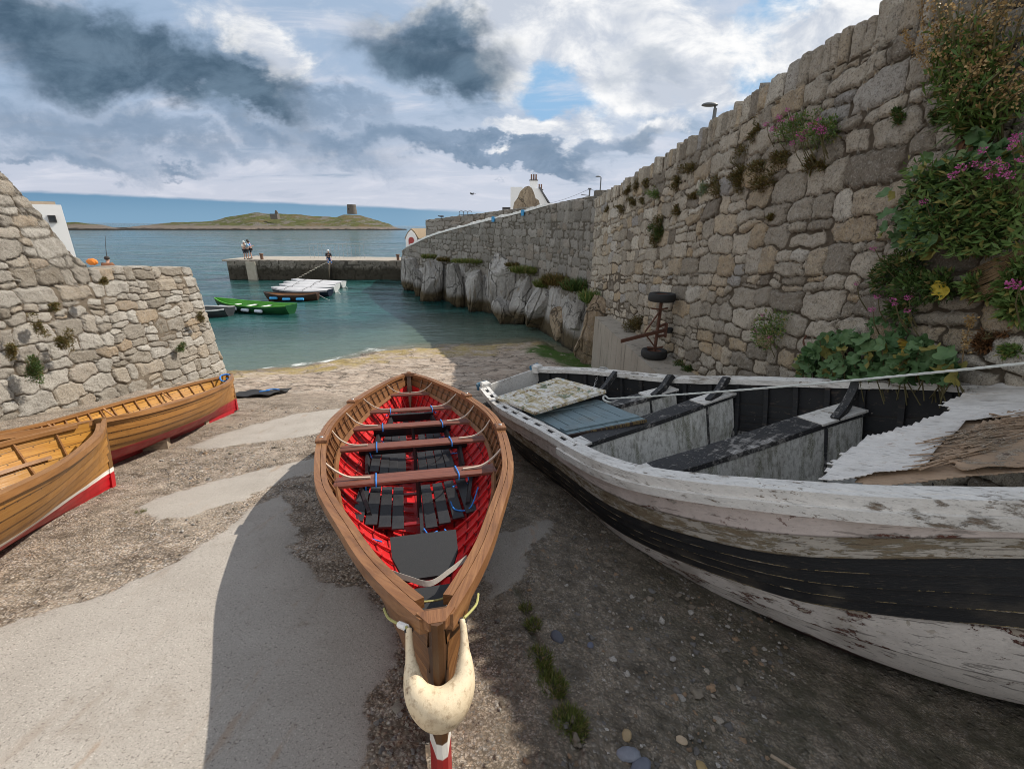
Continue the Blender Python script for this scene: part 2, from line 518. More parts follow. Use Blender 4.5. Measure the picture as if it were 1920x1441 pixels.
def build_ground():
    ys = [-5, -3, -1.5, -.6, 0, .35, .6]
    yv = .75
    while yv < 13: ys.append(yv); yv += max(.011, .0068 * yv)
    while yv < 26: ys.append(yv); yv += .10
    xs = []; xv = 0.0
    while xv < 11: xs.append(xv); xv += .014 + max(0, xv - 2.2) * .008
    xs = np.array([-q for q in xs[:0:-1]] + xs); xs = xs[xs < 6.5]
    Y, X = np.meshgrid(np.array(ys), xs, indexing='ij')
    Z, rock, s = ground_z(X, Y)
    wx = X + .16 * fbm(X * 1.7, Y * 1.7, oct=6, seed=3, gain=.6); wy = Y + .16 * fbm(X * 1.7, Y * 1.7, oct=6, seed=4, gain=.6)
    conc = np.zeros_like(X)
    for p in CONC:
        p = np.array(p)
        sd = inside(wx, wy, p) if True else 0
        edge = .10 + .035 * Y
        conc = np.maximum(conc, sstep(-edge * .3, edge * .5, sd))
    conc *= (1 - rock)
    rough = (1 - conc) * (1 - rock)
    big = fbm(X * .9, Y * .9, oct=3, seed=41)
    Z = Z + conc * .014 + rough * (.016 * fbm(X * 5, Y * 5, oct=4, seed=51) + .006 * fbm(X * 30, Y * 30, oct=2, seed=52))
    # crack with soil
    cd_ = np.full_like(X, 9.0)
    for (ax, ay), (bx, by) in zip(CRACK[:-1], CRACK[1:]):
        ex, ey = bx - ax, by - ay
        tt = np.clip(((wx - ax) * ex + (wy - ay) * ey) / (ex*ex + ey*ey), 0, 1)
        cd_ = np.minimum(cd_, np.hypot(wx - ax - tt*ex, wy - ay - tt*ey))
    crack = sstep(.05, .012, cd_)
    Z = Z - crack * .025
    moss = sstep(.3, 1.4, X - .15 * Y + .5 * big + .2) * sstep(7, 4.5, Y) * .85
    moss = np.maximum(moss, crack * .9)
    dirt = np.clip(sstep(-.9, .3, X + .3 * big) * sstep(9, 6, Y), 0, 1)  # the right side's shade is worked into this darker tone along with dirt
    alg = sstep(.15, .55, fbm(X * .8, Y * 1.3, oct=4, seed=61) + sstep(.6, 1.6, X) * sstep(10.5, 12.5, Y) * .9 - sstep(3.2, .4, s) * .1 - .25) * sstep(.2, 1.2, X)
    ap = np.array([onz(*q, .3)[:2] for q in ((985, 650), (1040, 640), (1110, 636), (1125, 690), (1085, 702), (1040, 690), (1000, 668))])
    alg = np.maximum(alg, sstep(-.25, .25, inside(X + .5 * fbm(X*1.3, Y*1.3, oct=4, seed=91), Y + .5 * fbm(X*1.3, Y*1.3, oct=4, seed=92), ap)) * .95)
    ochre = sstep(.0, .5, fbm(X * .5, Y * .9, oct=4, seed=66) + sstep(5.0, 1.5, s) - .35) * rock
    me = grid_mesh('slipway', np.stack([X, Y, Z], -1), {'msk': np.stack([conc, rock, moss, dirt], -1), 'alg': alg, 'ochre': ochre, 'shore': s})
    return me


def m_ground(t):
    p = t.gpos()
    mk = t.node('ShaderNodeAttribute'); mk.attribute_name = 'msk'
    sp = t.node('ShaderNodeSeparateColor'); t.put(sp.inputs[0], mk.outputs['Color'])
    conc0, rock, moss = sp.outputs
    conc = t.step(.30, .62, t.add(conc0, t.mul(t.mul(t.sub(t.noise(p, 13, 8, .76), .5), 2.1), t.mul(t.sub(1.0, t.m('ABSOLUTE', t.sub(t.mul(conc0, 2), 1))), 1.0))))
    conc = t.mul(conc, t.lin(t.step(.63, .70, t.noise(p, 2.6, 8, .72)), 0, 1, 1, .25)); dirt = mk.outputs['Alpha']
    alg = t.attr('alg', 'Fac'); och = t.attr('ochre', 'Fac'); sh = t.attr('shore', 'Fac')
    # concrete: fine exposed sand with dark specks, faint stains
    n1 = t.noise(p, 2.1, 7, .62); n2 = t.noise(p, 190, 3, .7); n3 = t.noise(p, 55, 4, .6)
    cc = t.mix(n1, (.255, .228, .195), (.42, .385, .34))
    cc = t.mix(t.mul(t.step(.54, .66, n2), .8), cc, (.10, .088, .078)); cc = t.mix(t.mul(t.step(.58, .68, t.noise(p, 110, 3, .7)), .7), cc, (.66, .60, .53)); cc = t.mix(t.mul(t.step(.60, .66, t.noise(p, 75, 3, .6)), .75), cc, (.085, .072, .062))
    cc = t.mix(t.mul(t.step(.60, .78, n3), .35), cc, (.17, .15, .13))
    streak = t.noise(t.sc(p, 9, 1.3, 1), 1.0, 5, .65)
    cc = t.mix(t.mul(t.step(.56, .72, streak), .35), cc, (.24, .185, .14))
    # rough washed aggregate
    v1 = t.node('ShaderNodeTexVoronoi'); t.put(v1.inputs['Vector'], t.vm('ADD', p, t.vm('SCALE', t.noise(p, 25, 2, out='Color'), .02))); v1.inputs['Scale'].default_value = 40
    v2 = t.node('ShaderNodeTexVoronoi'); t.put(v2.inputs['Vector'], p); v2.inputs['Scale'].default_value = 24
    rnd = t.node('ShaderNodeSeparateColor'); t.put(rnd.inputs[0], v1.outputs['Color'])
    rnd2 = t.node('ShaderNodeSeparateColor'); t.put(rnd2.inputs[0], v2.outputs['Color'])
    pal = [(0, (.13, .10, .075)), (.25, (.29, .22, .155)), (.5, (.42, .335, .25)), (.68, (.22, .21, .20)), (.82, (.52, .43, .34)), (.93, (.50, .47, .43)), (1, (.30, .17, .09))]
    peb = t.ramp(rnd.outputs[0], pal)
    big = t.step(.80, .84, rnd2.outputs[1])
    peb = t.mix(t.mul(big, t.step(.45, .35, v2.outputs[0])), peb, t.ramp(rnd2.outputs[0], pal))
    v3 = t.node('ShaderNodeTexVoronoi'); t.put(v3.inputs['Vector'], t.vm('ADD', p, t.vm('SCALE', t.noise(p, 40, 2, out='Color'), .02))); v3.inputs['Scale'].default_value = 88
    rnd3 = t.node('ShaderNodeSeparateColor'); t.put(rnd3.inputs[0], v3.outputs['Color'])
    msz = t.step(.40, .58, t.noise(p, 2.4, 7, .72))
    peb = t.mix(msz, peb, t.ramp(rnd3.outputs[0], pal))
    gap = t.mul(t.mix(msz, t.step(.35, .62, v1.outputs[0]), t.step(.40, .7, v3.outputs[0])), t.step(.25, .55, t.noise(p, 7, 5, .65)))
    peb = t.mix(t.mul(gap, .88), peb, (.060, .044, .030))
    big2 = t.noise(p, .9, 6, .6)
    peb = t.mix(t.mul(t.step(.46, .70, big2), .5), peb, (.30, .25, .195))
    peb = t.mix(t.mul(t.step(.47, .68, t.noise(t.sc(p, 1, 1.6, 1), 3.1, 7, .7)), .75), peb, (.075, .054, .037))
    peb = t.mix(t.mul(t.step(.56, .66, t.noise(p, 30, 4, .65)), .6), peb, (.05, .04, .03)); peb = t.mix(t.mul(t.step(.60, .66, t.noise(p, 48, 3, .6)), .6), peb, (.52, .45, .36))
    dk = t.mix(t.mul(dirt, .86), peb, t.mix(t.step(.34, .66, t.noise(p, 7, 9, .74)), (.050, .043, .032), t.mix(.5, (.20, .172, .135), peb)))  # dirt plus painted shade darken the gravel on the right
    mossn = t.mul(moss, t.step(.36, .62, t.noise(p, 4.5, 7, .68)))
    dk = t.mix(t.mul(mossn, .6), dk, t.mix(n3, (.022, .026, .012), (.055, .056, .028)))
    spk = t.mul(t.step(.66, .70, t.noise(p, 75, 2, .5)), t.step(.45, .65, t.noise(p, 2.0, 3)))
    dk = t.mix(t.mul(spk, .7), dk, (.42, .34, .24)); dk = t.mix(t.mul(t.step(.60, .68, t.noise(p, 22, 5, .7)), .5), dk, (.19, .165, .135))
    cc = t.mix(t.mul(dirt, .45), cc, (.14, .127, .11)); cc = t.mix(t.mul(t.step(.55, .75, t.noise(p, 1.1, 9, .74)), .6), cc, (.20, .165, .13)); cc = t.mix(t.mul(t.step(.60, .68, t.noise(t.sc(t.vm('ADD', p, (3, 1, 0)), 3.4, .7, 1), 1.5, 7, .7)), .4), cc, (.27, .17, .10))  # concrete on the right takes the same dirt and painted shade
    c = t.mix(conc, dk, cc)
    # bedrock
    rn = t.noise(t.sc(p, .8, 2.2, 1), 1.6, 9, .66, .6)
    rc = t.ramp(rn, [(.22, (.10, .08, .062)), (.38, (.30, .235, .18)), (.55, (.46, .375, .30)), (.75, (.56, .50, .43))])
    rc = t.mix(t.step(.55, .62, t.noise(t.sc(p, 1, 3, 1), 5, 6, .7)), rc, (.10, .085, .07))
    rk = t.voro(t.vm('ADD', t.sc(p, .7, 1.9, 1), t.vm('SCALE', t.noise(p, 1.6, 6, .65, out='Color'), .7)), .9, 'DISTANCE_TO_EDGE'); rc = t.mix(t.mul(t.step(.035, .008, rk), .75), rc, (.07, .055, .04))
    rc = t.mix(t.mul(t.mul(och, t.step(.38, .58, t.noise(p, 2.2, 7, .7))), .85), rc, t.mix(rn, (.20, .14, .04), (.46, .36, .14)))
    ag = t.mix(t.noise(p, 12, 5, .7), (.014, .040, .004), (.075, .15, .015))
    rc = t.mix(t.mul(alg, t.step(.30, .46, t.noise(p, 3, 6, .7))), rc, ag)
    wet = t.step(.9, .1, sh)
    rc = t.mix(t.mul(wet, .55), rc, (.07, .05, .03))
    c = t.mix(rock, c, rc)
    hb = t.add(t.mul(t.sub(1, conc), t.add(t.mul(t.step(.6, .1, v1.outputs[0]), t.mul(t.sub(1.15, msz), .009)), t.mul(t.mul(big, t.step(.5, .1, v2.outputs[0])), .014))), t.add(t.mul(t.noise(p, 60, 5, .65), .004), t.mul(t.noise(t.sc(p, 1, 2, 1), 7, 8, .65), t.mul(rock, .09))))
    return {'c': c, 'n': t.bump(hb, .9, 1.0), 'r': t.lin(wet, 0, 1, .88, .35)}


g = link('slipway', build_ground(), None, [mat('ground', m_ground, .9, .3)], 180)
tag(g, kind='structure')


# ------------------------------------------------------------------ rubble masonry
def rubble(s, q, seed, hr, wr, jit=.35, aniso=1.15):
    """irregular stones over (s,q): returns edge distance, random vector per stone and a tilt"""
    rng = np.random.default_rng(seed)
    s0, s1, q0, q1 = s.min() - 1, s.max() + 1, q.min() - 1, q.max() + 1
    S, Q, W_, H_ = [], [], [], []
    y = q0

    def put(x, yy, w, h): S.append(x); Q.append(yy); W_.append(w); H_.append(h)
    while y < q1:
        h = rng.uniform(*hr); x = s0
        while x < s1:
            w = rng.uniform(*wr) * (.6 + .8 * h / hr[1]); r = rng.random()
            if r < .24 and h > .5 * hr[1]:
                f = rng.uniform(.35, .65); put(x + w/2, y + h*f/2, w/2, h*f/2)
                if w > .6 * wr[1] and rng.random() < .5: put(x + w*.27, y + h*(1+f)/2, w*.26, h*(1-f)/2); put(x + w*.77, y + h*(1+f)/2, w*.23, h*(1-f)/2)
                else: put(x + w/2, y + h*(1+f)/2, w/2, h*(1-f)/2)
            elif r < .34:
                put(x + w/2, y + h*.6, w/2, h*.62)          # stone that stands up into the next course
            else:
                put(x + w/2 + rng.normal()*jit*.08*w, y + h/2 + rng.normal()*jit*.22*h, w/2, h/2*rng.uniform(.82, 1.12))
            x += w
            if rng.random() < .16:
                g_ = rng.uniform(.03, .07); put(x + g_/2, y + h*rng.uniform(.1, .9), g_*.6, g_*.7); x += g_*.4
        y += h * rng.uniform(.9, 1.0)
    S = np.array(S); Q = np.array(Q); W_ = np.array(W_); H_ = np.array(H_); N = len(S)
    R = rng.random((N, 4)); T = rng.normal(size=(N, 2)) * .09; A = rng.normal(size=N) * .13
    CA, SA = np.cos(A), np.sin(A)
    bs = max(wr[1] * 1.2, hr[1]) * 1.1
    bi = np.floor((S - s0) / bs).astype(int); bj = np.floor((Q - q0) / bs).astype(int)
    cells = {}
    for k in range(N): cells.setdefault((bi[k], bj[k]), []).append(k)
    vi = np.floor((s - s0) / bs).astype(int).ravel(); vj = np.floor((q - q0) / bs).astype(int).ravel()
    key = vi * 100003 + vj
    order = np.argsort(key, kind='stable'); ks = key[order]
    starts = np.r_[0, np.nonzero(np.diff(ks))[0] + 1, len(ks)]
    sf, qf = s.ravel(), q.ravel()
    E = np.zeros(len(sf)); ID = np.zeros(len(sf), int)
    for a, b in zip(starts[:-1], starts[1:]):
        ii = order[a:b]; ci, cj = vi[ii[0]], vj[ii[0]]
        cand = np.array([k for di in (-1, 0, 1) for dj in (-1, 0, 1) for k in cells.get((ci + di, cj + dj), [])])
        if len(cand) < 2: continue
        dx = sf[ii][:, None] - S[cand]; dy = qf[ii][:, None] - Q[cand]
        u = np.abs(dx * CA[cand] + dy * SA[cand]) / W_[cand]; v = np.abs(dy * CA[cand] - dx * SA[cand]) / H_[cand]
        d = (u**3.4 + v**3.4)**(1/3.4)
        o = np.argpartition(d, 1, axis=1)[:, :2]; ar = np.arange(len(ii))
        d0, d1 = d[ar, o[:, 0]], d[ar, o[:, 1]]; sw = d1 < d0
        i0 = np.where(sw, o[:, 1], o[:, 0]); i1 = np.where(sw, o[:, 0], o[:, 1]); d0, d1 = np.minimum(d0, d1), np.maximum(d0, d1)
        m0 = np.minimum(W_[cand][i0], H_[cand][i0]); m1 = np.minimum(W_[cand][i1], H_[cand][i1])
        E[ii] = (d1 - d0) / (1/m0 + 1/m1); ID[ii] = cand[i0]
    sh = s.shape
    tl = (T[ID, 0] * (sf - S[ID]) + T[ID, 1] * (qf - Q[ID])).reshape(sh)
    return E.reshape(sh), R[ID].reshape(sh + (4,)), tl


def stone_wall(name, path, zb, zt, dz=.03, ds=.03, seed=1, hr=(.18, .42), wr=(.22, .7), side=1, depth=.05, joint=.014, thick=.5, tilt=0.0,
               coping=0.0, cop_w=(.16, .34), jag=.05, batter=0.0, step_at=None, near=None, extra=None):
    path = np.asarray(path, float)
    seg = np.hypot(*np.diff(path, axis=0).T); cum = np.r_[0, np.cumsum(seg)]
    fx, fy = (lambda s: np.interp(s, cum, path[:, 0])), (lambda s: np.interp(s, cum, path[:, 1]))
    ss = []; s = 0.0
    while s < cum[-1]:
        ss.append(s)
        k = 1.0 if near is None else max(1.0, math.hypot(fx(s), fy(s)) / near)
        s += ds * k
    ss.append(cum[-1]); ss = np.array(ss); n = len(ss)
    px, py = fx(ss), fy(ss)
    e = .06
    tx, ty = fx(np.minimum(ss + e, cum[-1])) - fx(np.maximum(ss - e, 0)), fy(np.minimum(ss + e, cum[-1])) - fy(np.maximum(ss - e, 0))
    tl = np.hypot(tx, ty); nx, ny = -ty / tl * side, tx / tl * side
    B = np.array([zb(a) for a in ss]); T = np.array([zt(a) for a in ss])
    rng = np.random.default_rng(seed + 99)
    cb = [-.5]
    while cb[-1] < cum[-1] + 1: cb.append(cb[-1] + rng.uniform(*cop_w))
    cb = np.array(cb); ci = np.clip(np.searchsorted(cb, ss) - 1, 0, len(cb) - 2)
    ce = np.minimum(ss - cb[ci], cb[ci + 1] - ss)
    cR = rng.random((len(cb), 4)); ch = rng.random(len(cb))
    T = T + jag * (ch[ci] - .4) * sstep(-.01, .04, ce) - jag * .5 * sstep(.03, 0, ce)
    nz = int(np.max(T - B) / dz) + 1
    f = np.linspace(0, 1, nz)
    Zf = B[:, None] + (T - B)[:, None] * f
    Sg = np.repeat(ss[:, None], nz, 1)
    wa = .085 * fbm(Sg * 3.0, Zf * 3.0, oct=4, seed=seed, gain=.6); wb = .085 * fbm(Sg * 2.6 + 9, Zf * 2.6, oct=4, seed=seed + 5, gain=.6)
    E, R, TL = rubble(Sg + wa, Zf - tilt * Sg + wb, seed, hr, wr)
    if coping > 0:
        top = (T[:, None] - Zf) < coping * (1 + .25 * (ch[ci][:, None] - .5))
        Ec = np.minimum(np.repeat((ce + .012 * noise3(ss * 9, ss * 0))[:, None], nz, 1), np.abs(T[:, None] - coping * (1 + .25 * (ch[ci][:, None] - .5)) - Zf))
        E = np.where(top, Ec, np.minimum(E, np.abs(T[:, None] - coping - Zf) + .0 * E)); R = np.where(top[..., None], cR[ci][:, None, :], R); TL = np.where(top, 0, TL)
    sm = sstep(.1, .7, fbm(Sg * .9, Zf * .9, oct=3, seed=seed + 7)) * .9 + .5 * np.maximum(0, fbm(Sg * 3.2, Zf * 3.2, oct=3, seed=seed + 17))
    jn = joint * (.55 + 1.5 * sm) + (R[..., 3] > .95) * .02
    m = sstep(jn * .4, jn * 1.1, E)
    rise = 1 - np.exp(-np.maximum(E - jn * .5, 0) / .008)
    hm = depth * (.05 + .62 * sm + .16 * fbm(Sg * 9, Zf * 9, oct=3, seed=seed + 28))
    H = depth * (rise * (.62 + .55 * R[..., 2]) + TL * 1.6 * m) + depth * .50 * fbm(Sg * 7, Zf * 7, oct=6, seed=seed + 8, gain=.68) * m
    H = np.maximum(H, hm) ; m = m * sstep(-.004, .006, H - hm)
    H += .05 * fbm(Sg * .6, Zf * .6, oct=2, seed=seed + 11)
    if extra is not None: H = H + extra(Sg, Zf)
    H = H - batter * (Zf - B[:, None])
    X = px[:, None] + nx[:, None] * H; Y = py[:, None] + ny[:, None] * H
    # over the top and down the back
    back = [(.25, .012), (.5, .02), (.75, .02), (1, 0), (1, -.4), (1, -1.2)]
    bt = batter * (T - B)
    for fr, dzz in back:
        k = -(thick * fr) - bt
        X = np.concatenate([X, (px + nx * k)[:, None]], 1); Y = np.concatenate([Y, (py + ny * k)[:, None]], 1)
        zz = T + dzz + .015 * noise3(ss * 5, ss * 0 + fr * 7, seed=seed)
        Zf = np.concatenate([Zf, zz[:, None]], 1)
        R = np.concatenate([R, cR[ci][:, None, :]], 1); m = np.concatenate([m, sstep(.002, .02, ce)[:, None]], 1)
    col = np.concatenate([R[..., :3], m[..., None]], -1)
    P = np.stack([X, Y, Zf], -1)
    if side > 0: P = P[::-1]; col = col[::-1]
    return grid_mesh(name, P, {'stone': col})


def m_stone(pal, mort, wetz=None, lich=.5, dark=.35, warm=.5):
    def f(t):
        p = t.gpos()
        a = t.node('ShaderNodeAttribute'); a.attribute_name = 'stone'
        sp = t.node('ShaderNodeSeparateColor'); t.put(sp.inputs[0], a.outputs['Color'])
        r1, r2, r3 = sp.outputs; j = a.outputs['Alpha']
        c = t.ramp(r1, pal)
        n1 = t.noise(p, 5, 8, .7, .3); n2 = t.noise(p, 28, 6, .7); n3 = t.noise(p, 90, 3, .6)
        c = t.mix(t.mul(t.step(.35, .7, n1), .5), c, t.mix(r2, (.17, .15, .125), (.47, .435, .38)))
        c = t.mix(t.mul(t.step(.50, .66, n2), dark), c, (.085, .072, .055))
        c = t.mix(t.mul(t.step(.54, .64, n3), .6), c, (.095, .082, .068)); c = t.mix(t.mul(t.step(.56, .64, t.noise(p, 48, 4, .7)), .45), c, (.62, .59, .54))
        c = t.mix(t.mul(t.step(.58, .72, t.noise(p, 13, 7, .7)), lich), c, (.58, .56, .51))
        mc = t.mix(t.noise(p, 16, 6, .7), mort[0], mort[1])
        jj = t.step(.25, .75, t.add(j, t.mul(t.sub(n2, .5), .5)))
        c = t.mix(jj, mc, c)
        st = t.noise(t.sc(p, 1.6, 1.6, .35), 1.0, 6, .65)
        c = t.mix(t.mul(t.step(.52, .75, st), .45), c, t.mix(.5, c, (.055, .047, .037)))
        if wetz:
            z = t.add(t.sep(p)[2], t.mul(t.sub(n1, .5), .7))
            c = t.mix(t.mul(t.step(wetz, wetz - .5, z), .85), c, (.035, .030, .020))
        h = t.add(t.mul(t.noise(p, 26, 9, .74), .055), t.mul(t.noise(p, 110, 4, .65), .012))
        return {'c': c, 'n': t.bump(h, .9, 1.0)}
    return f


PAL_R = [(0, (.20, .165, .125)), (.2, (.36, .315, .25)), (.5, (.56, .495, .40)), (.66, (.44, .39, .315)), (.82, (.48, .36, .22)), (.93, (.66, .61, .52)), (1, (.36, .345, .33))]
PAL_L = [(0, (.23, .195, .15)), (.35, (.38, .35, .305)), (.6, (.50, .47, .42)), (.82, (.40, .35, .285)), (.94, (.35, .25, .15)), (1, (.36, .33, .29))]
PAL_G = [(0, (.15, .14, .12)), (.4, (.24, .225, .20)), (.7, (.30, .285, .26)), (1, (.22, .18, .14))]
MR = mat('rubble_granite', m_stone(PAL_R, ((.050, .039, .028), (.20, .163, .12)), lich=.50, dark=.6), .92, .25)
MLW = mat('rubble_granite_pale', m_stone(PAL_L, ((.10, .078, .056), (.25, .205, .155)), .55, lich=.5, dark=.45), .92, .25)
MRW = mat('rubble_granite_grey', m_stone(PAL_G, ((.08, .07, .055), (.16, .14, .115)), 1.2, lich=.35, dark=.5), .92, .25)

# right wall: face x = 3.2 + (13.6 - y) * .068
RWX = lambda y: 3.2 + (13.6 - y) * .068
RN = np.array([-1, -.068, 0]); RN /= np.linalg.norm(RN)
RP = np.array([RWX(0), 0, 0])


def onwall(px, py, off=0.0): return onplane(px, py, RP + RN * off, RN)


yA, yB = 17.3, -1.5
rtop = spline([(-3, 6.45), (0, 6.5), (2, 6.6), (3.3, 6.74), (4.3, 6.88), (5.4, 6.97), (9, 6.62), (13, 6.2), (17.4, 5.80)])
rp = [(RWX(y), y) for y in np.linspace(yB, yA, 30)]


def rw_extra(S, Z):
    y = yB + S * .9977
    # the render coat under the plants, close to the camera
    return -.02 * sstep(5.6, 4.4, y) * sstep(3.9, 3.3, Z)


me = stone_wall('harbour_wall', rp, lambda s: 1.2, lambda s: float(rtop(yB + s * .9977)), dz=.017, ds=.0145, near=6.5, seed=5, hr=(.14, .38), wr=(.16, .60), side=1,
                depth=.070, joint=.017, thick=.55, tilt=-.10, coping=.34, cop_w=(.09, .24), jag=.12, extra=rw_extra)
rw = link('harbour_wall', me, None, [MR], 180)
tag(rw, 'tall granite rubble wall with flowering weeds rising along the right of the slip', 'wall')

# left wall, sunlit, with a swept-up parapet
LX = -9.05
lp = [(LX + .02, 3.0), (LX, 10), (LX, 13.6)] + [(LX - .55 + .55 * math.cos(a), 13.6 + .55 * math.sin(a)) for a in np.linspace(.15, PI/2, 7)] + [(-12.5, 14.5)]
ltop = spline([(3, 9.0), (7.6, 7.6), (8.7, 6.5), (9.32, 5.75), (9.7, 5.10), (10.2, 4.15), (10.55, 3.86), (11.8, 3.80), (13.0, 3.68), (14.4, 3.58)])
lcap = spline([(3, 4.0), (8.3, 3.66), (10, 3.58), (13.7, 3.36), (15, 3.34)])


def lw_extra(S, Z):
    y = np.minimum(3 + S, 14.2); d = Z - lcap(y)
    return -.035 * sstep(-.02, .03, d) - .03 * np.exp(-(d / .025)**2)


me = stone_wall('quay_wall', lp, lambda s: -.5, lambda s: float(ltop(min(3 + s, 14.4))), dz=.023, ds=.020, near=11, seed=23, hr=(.16, .42), wr=(.18, .62), side=-1,
                depth=.070, joint=.013, thick=.75, tilt=-.05, coping=0, jag=.04, batter=.10, extra=lw_extra)
lw = link('quay_wall', me, None, [MLW], 180)
tag(lw, 'sunlit granite quay wall with a swept-up parapet beside the varnished boats', 'wall')

# wall over the cliff, with a white painted coping that runs down to the pier
RAMP = [(2.98, 17.25), (2.3, 20), (1.5, 23), (0, 25.6), (-1.5, 27.6), (-4, 31), (-6.3, 34.6), (-8.4, 38), (-9.6, 41), (-10.0, 44.5)]
rl = np.r_[0, np.cumsum(np.hypot(*np.diff(np.array(RAMP), axis=0).T))]


def ramp_top(s):
    x = np.interp(s, rl, [p[0] for p in RAMP]); y = np.interp(s, rl, [p[1] for p in RAMP])
    return float(ramp_px(x / y) * y + CZ)


_k = []
for q in ((1119, 373), (1075, 377), (1031, 384), (984, 397), (929, 410), (873, 424), (800, 446), (775, 458), (757, 468), (748, 480)):
    r_ = ray(*q); _k.append((r_[0] / r_[1], r_[2] / r_[1]))
_k.sort(); ramp_px = spline(_k)
me = stone_wall('ramp_wall', RAMP, lambda s: -.3, ramp_top, dz=.06, ds=.045, near=20, seed=41, hr=(.25, .5), wr=(.3, .8), side=1, depth=.07, joint=.03, thick=.5, jag=.03, cop_w=(.5, .9))
tag(link('ramp_wall', me, None, [MRW], 180), 'grey rubble wall climbing above the boulders to the tall wall', 'wall')
mb = MB()
WHITE = simple('white_paint', (.78, .77, .74), .6, .10, 6)
for i in range(70):
    s0 = 5.6 + i * .33
    if s0 > rl[-2] - 3.4: break
    s1 = s0 + .31
    a = [np.interp(s0, rl, [p[k] for p in RAMP]) for k in (0, 1)]; b = [np.interp(s1, rl, [p[k] for p in RAMP]) for k in (0, 1)]
    za, zb_ = ramp_top(s0), ramp_top(s1); d = np.array([b[0]-a[0], b[1]-a[1]]); d /= np.linalg.norm(d); nn = np.array([-d[1], d[0]])
    h = random.uniform(.06, .13)
    mb.sweep([[(p[0] + nn[0]*k, p[1] + nn[1]*k, z + q) for k, q in ((.09, -.03), (.09, h), (-.52, h), (-.52, -.03))] for p, z in ((a, za), (b, zb_))])
cp = mb.build('coping', WHITE, bpy.data.objects['ramp_wall'])
cp['label'] = 'uneven white painted coping stones'

me = stone_wall('upper_wall', [(5.5, 33), (2.6, 36), (-6.9, 38), (-7.4, 41)], lambda s: 2.0, lambda s: float(np.interp(s, [0, 4.2, 13.9, 17], [6.9, 6.42, 5.28, 5.2])), dz=.07, ds=.07, seed=53, hr=(.25, .5), wr=(.3, .8), side=1, depth=.06, joint=.03, thick=.5, jag=.05)
tag(link('upper_wall', me, None, [MRW], 180), 'straight grey stone wall standing behind the white coping', 'wall')
# ------------------------------------------------------------------ boats
def frame(o, hx, sgn, heel):
    e1 = np.array([hx, sgn * math.sqrt(1 - hx*hx), 0.0]); e1[2] = -SL * e1[1]; e1 /= np.linalg.norm(e1)
    n = np.array([0, SL, 1.0]); n /= np.linalg.norm(n); e2 = np.cross(n, e1)
    a = math.radians(heel)
    e2, n = e2 * math.cos(a) + n * math.sin(a), n * math.cos(a) - e2 * math.sin(a)
    return (o[0], o[1], CZ - HC - SL * o[1] + o[2]), (e1, e2, n)


def local(fr, px, py, z):
    M_ = np.array(fr[1]); d = M_ @ ray(px, py); c = M_ @ (CAM - np.array(fr[0]))
    return c + d * ((z - c[2]) / d[2])


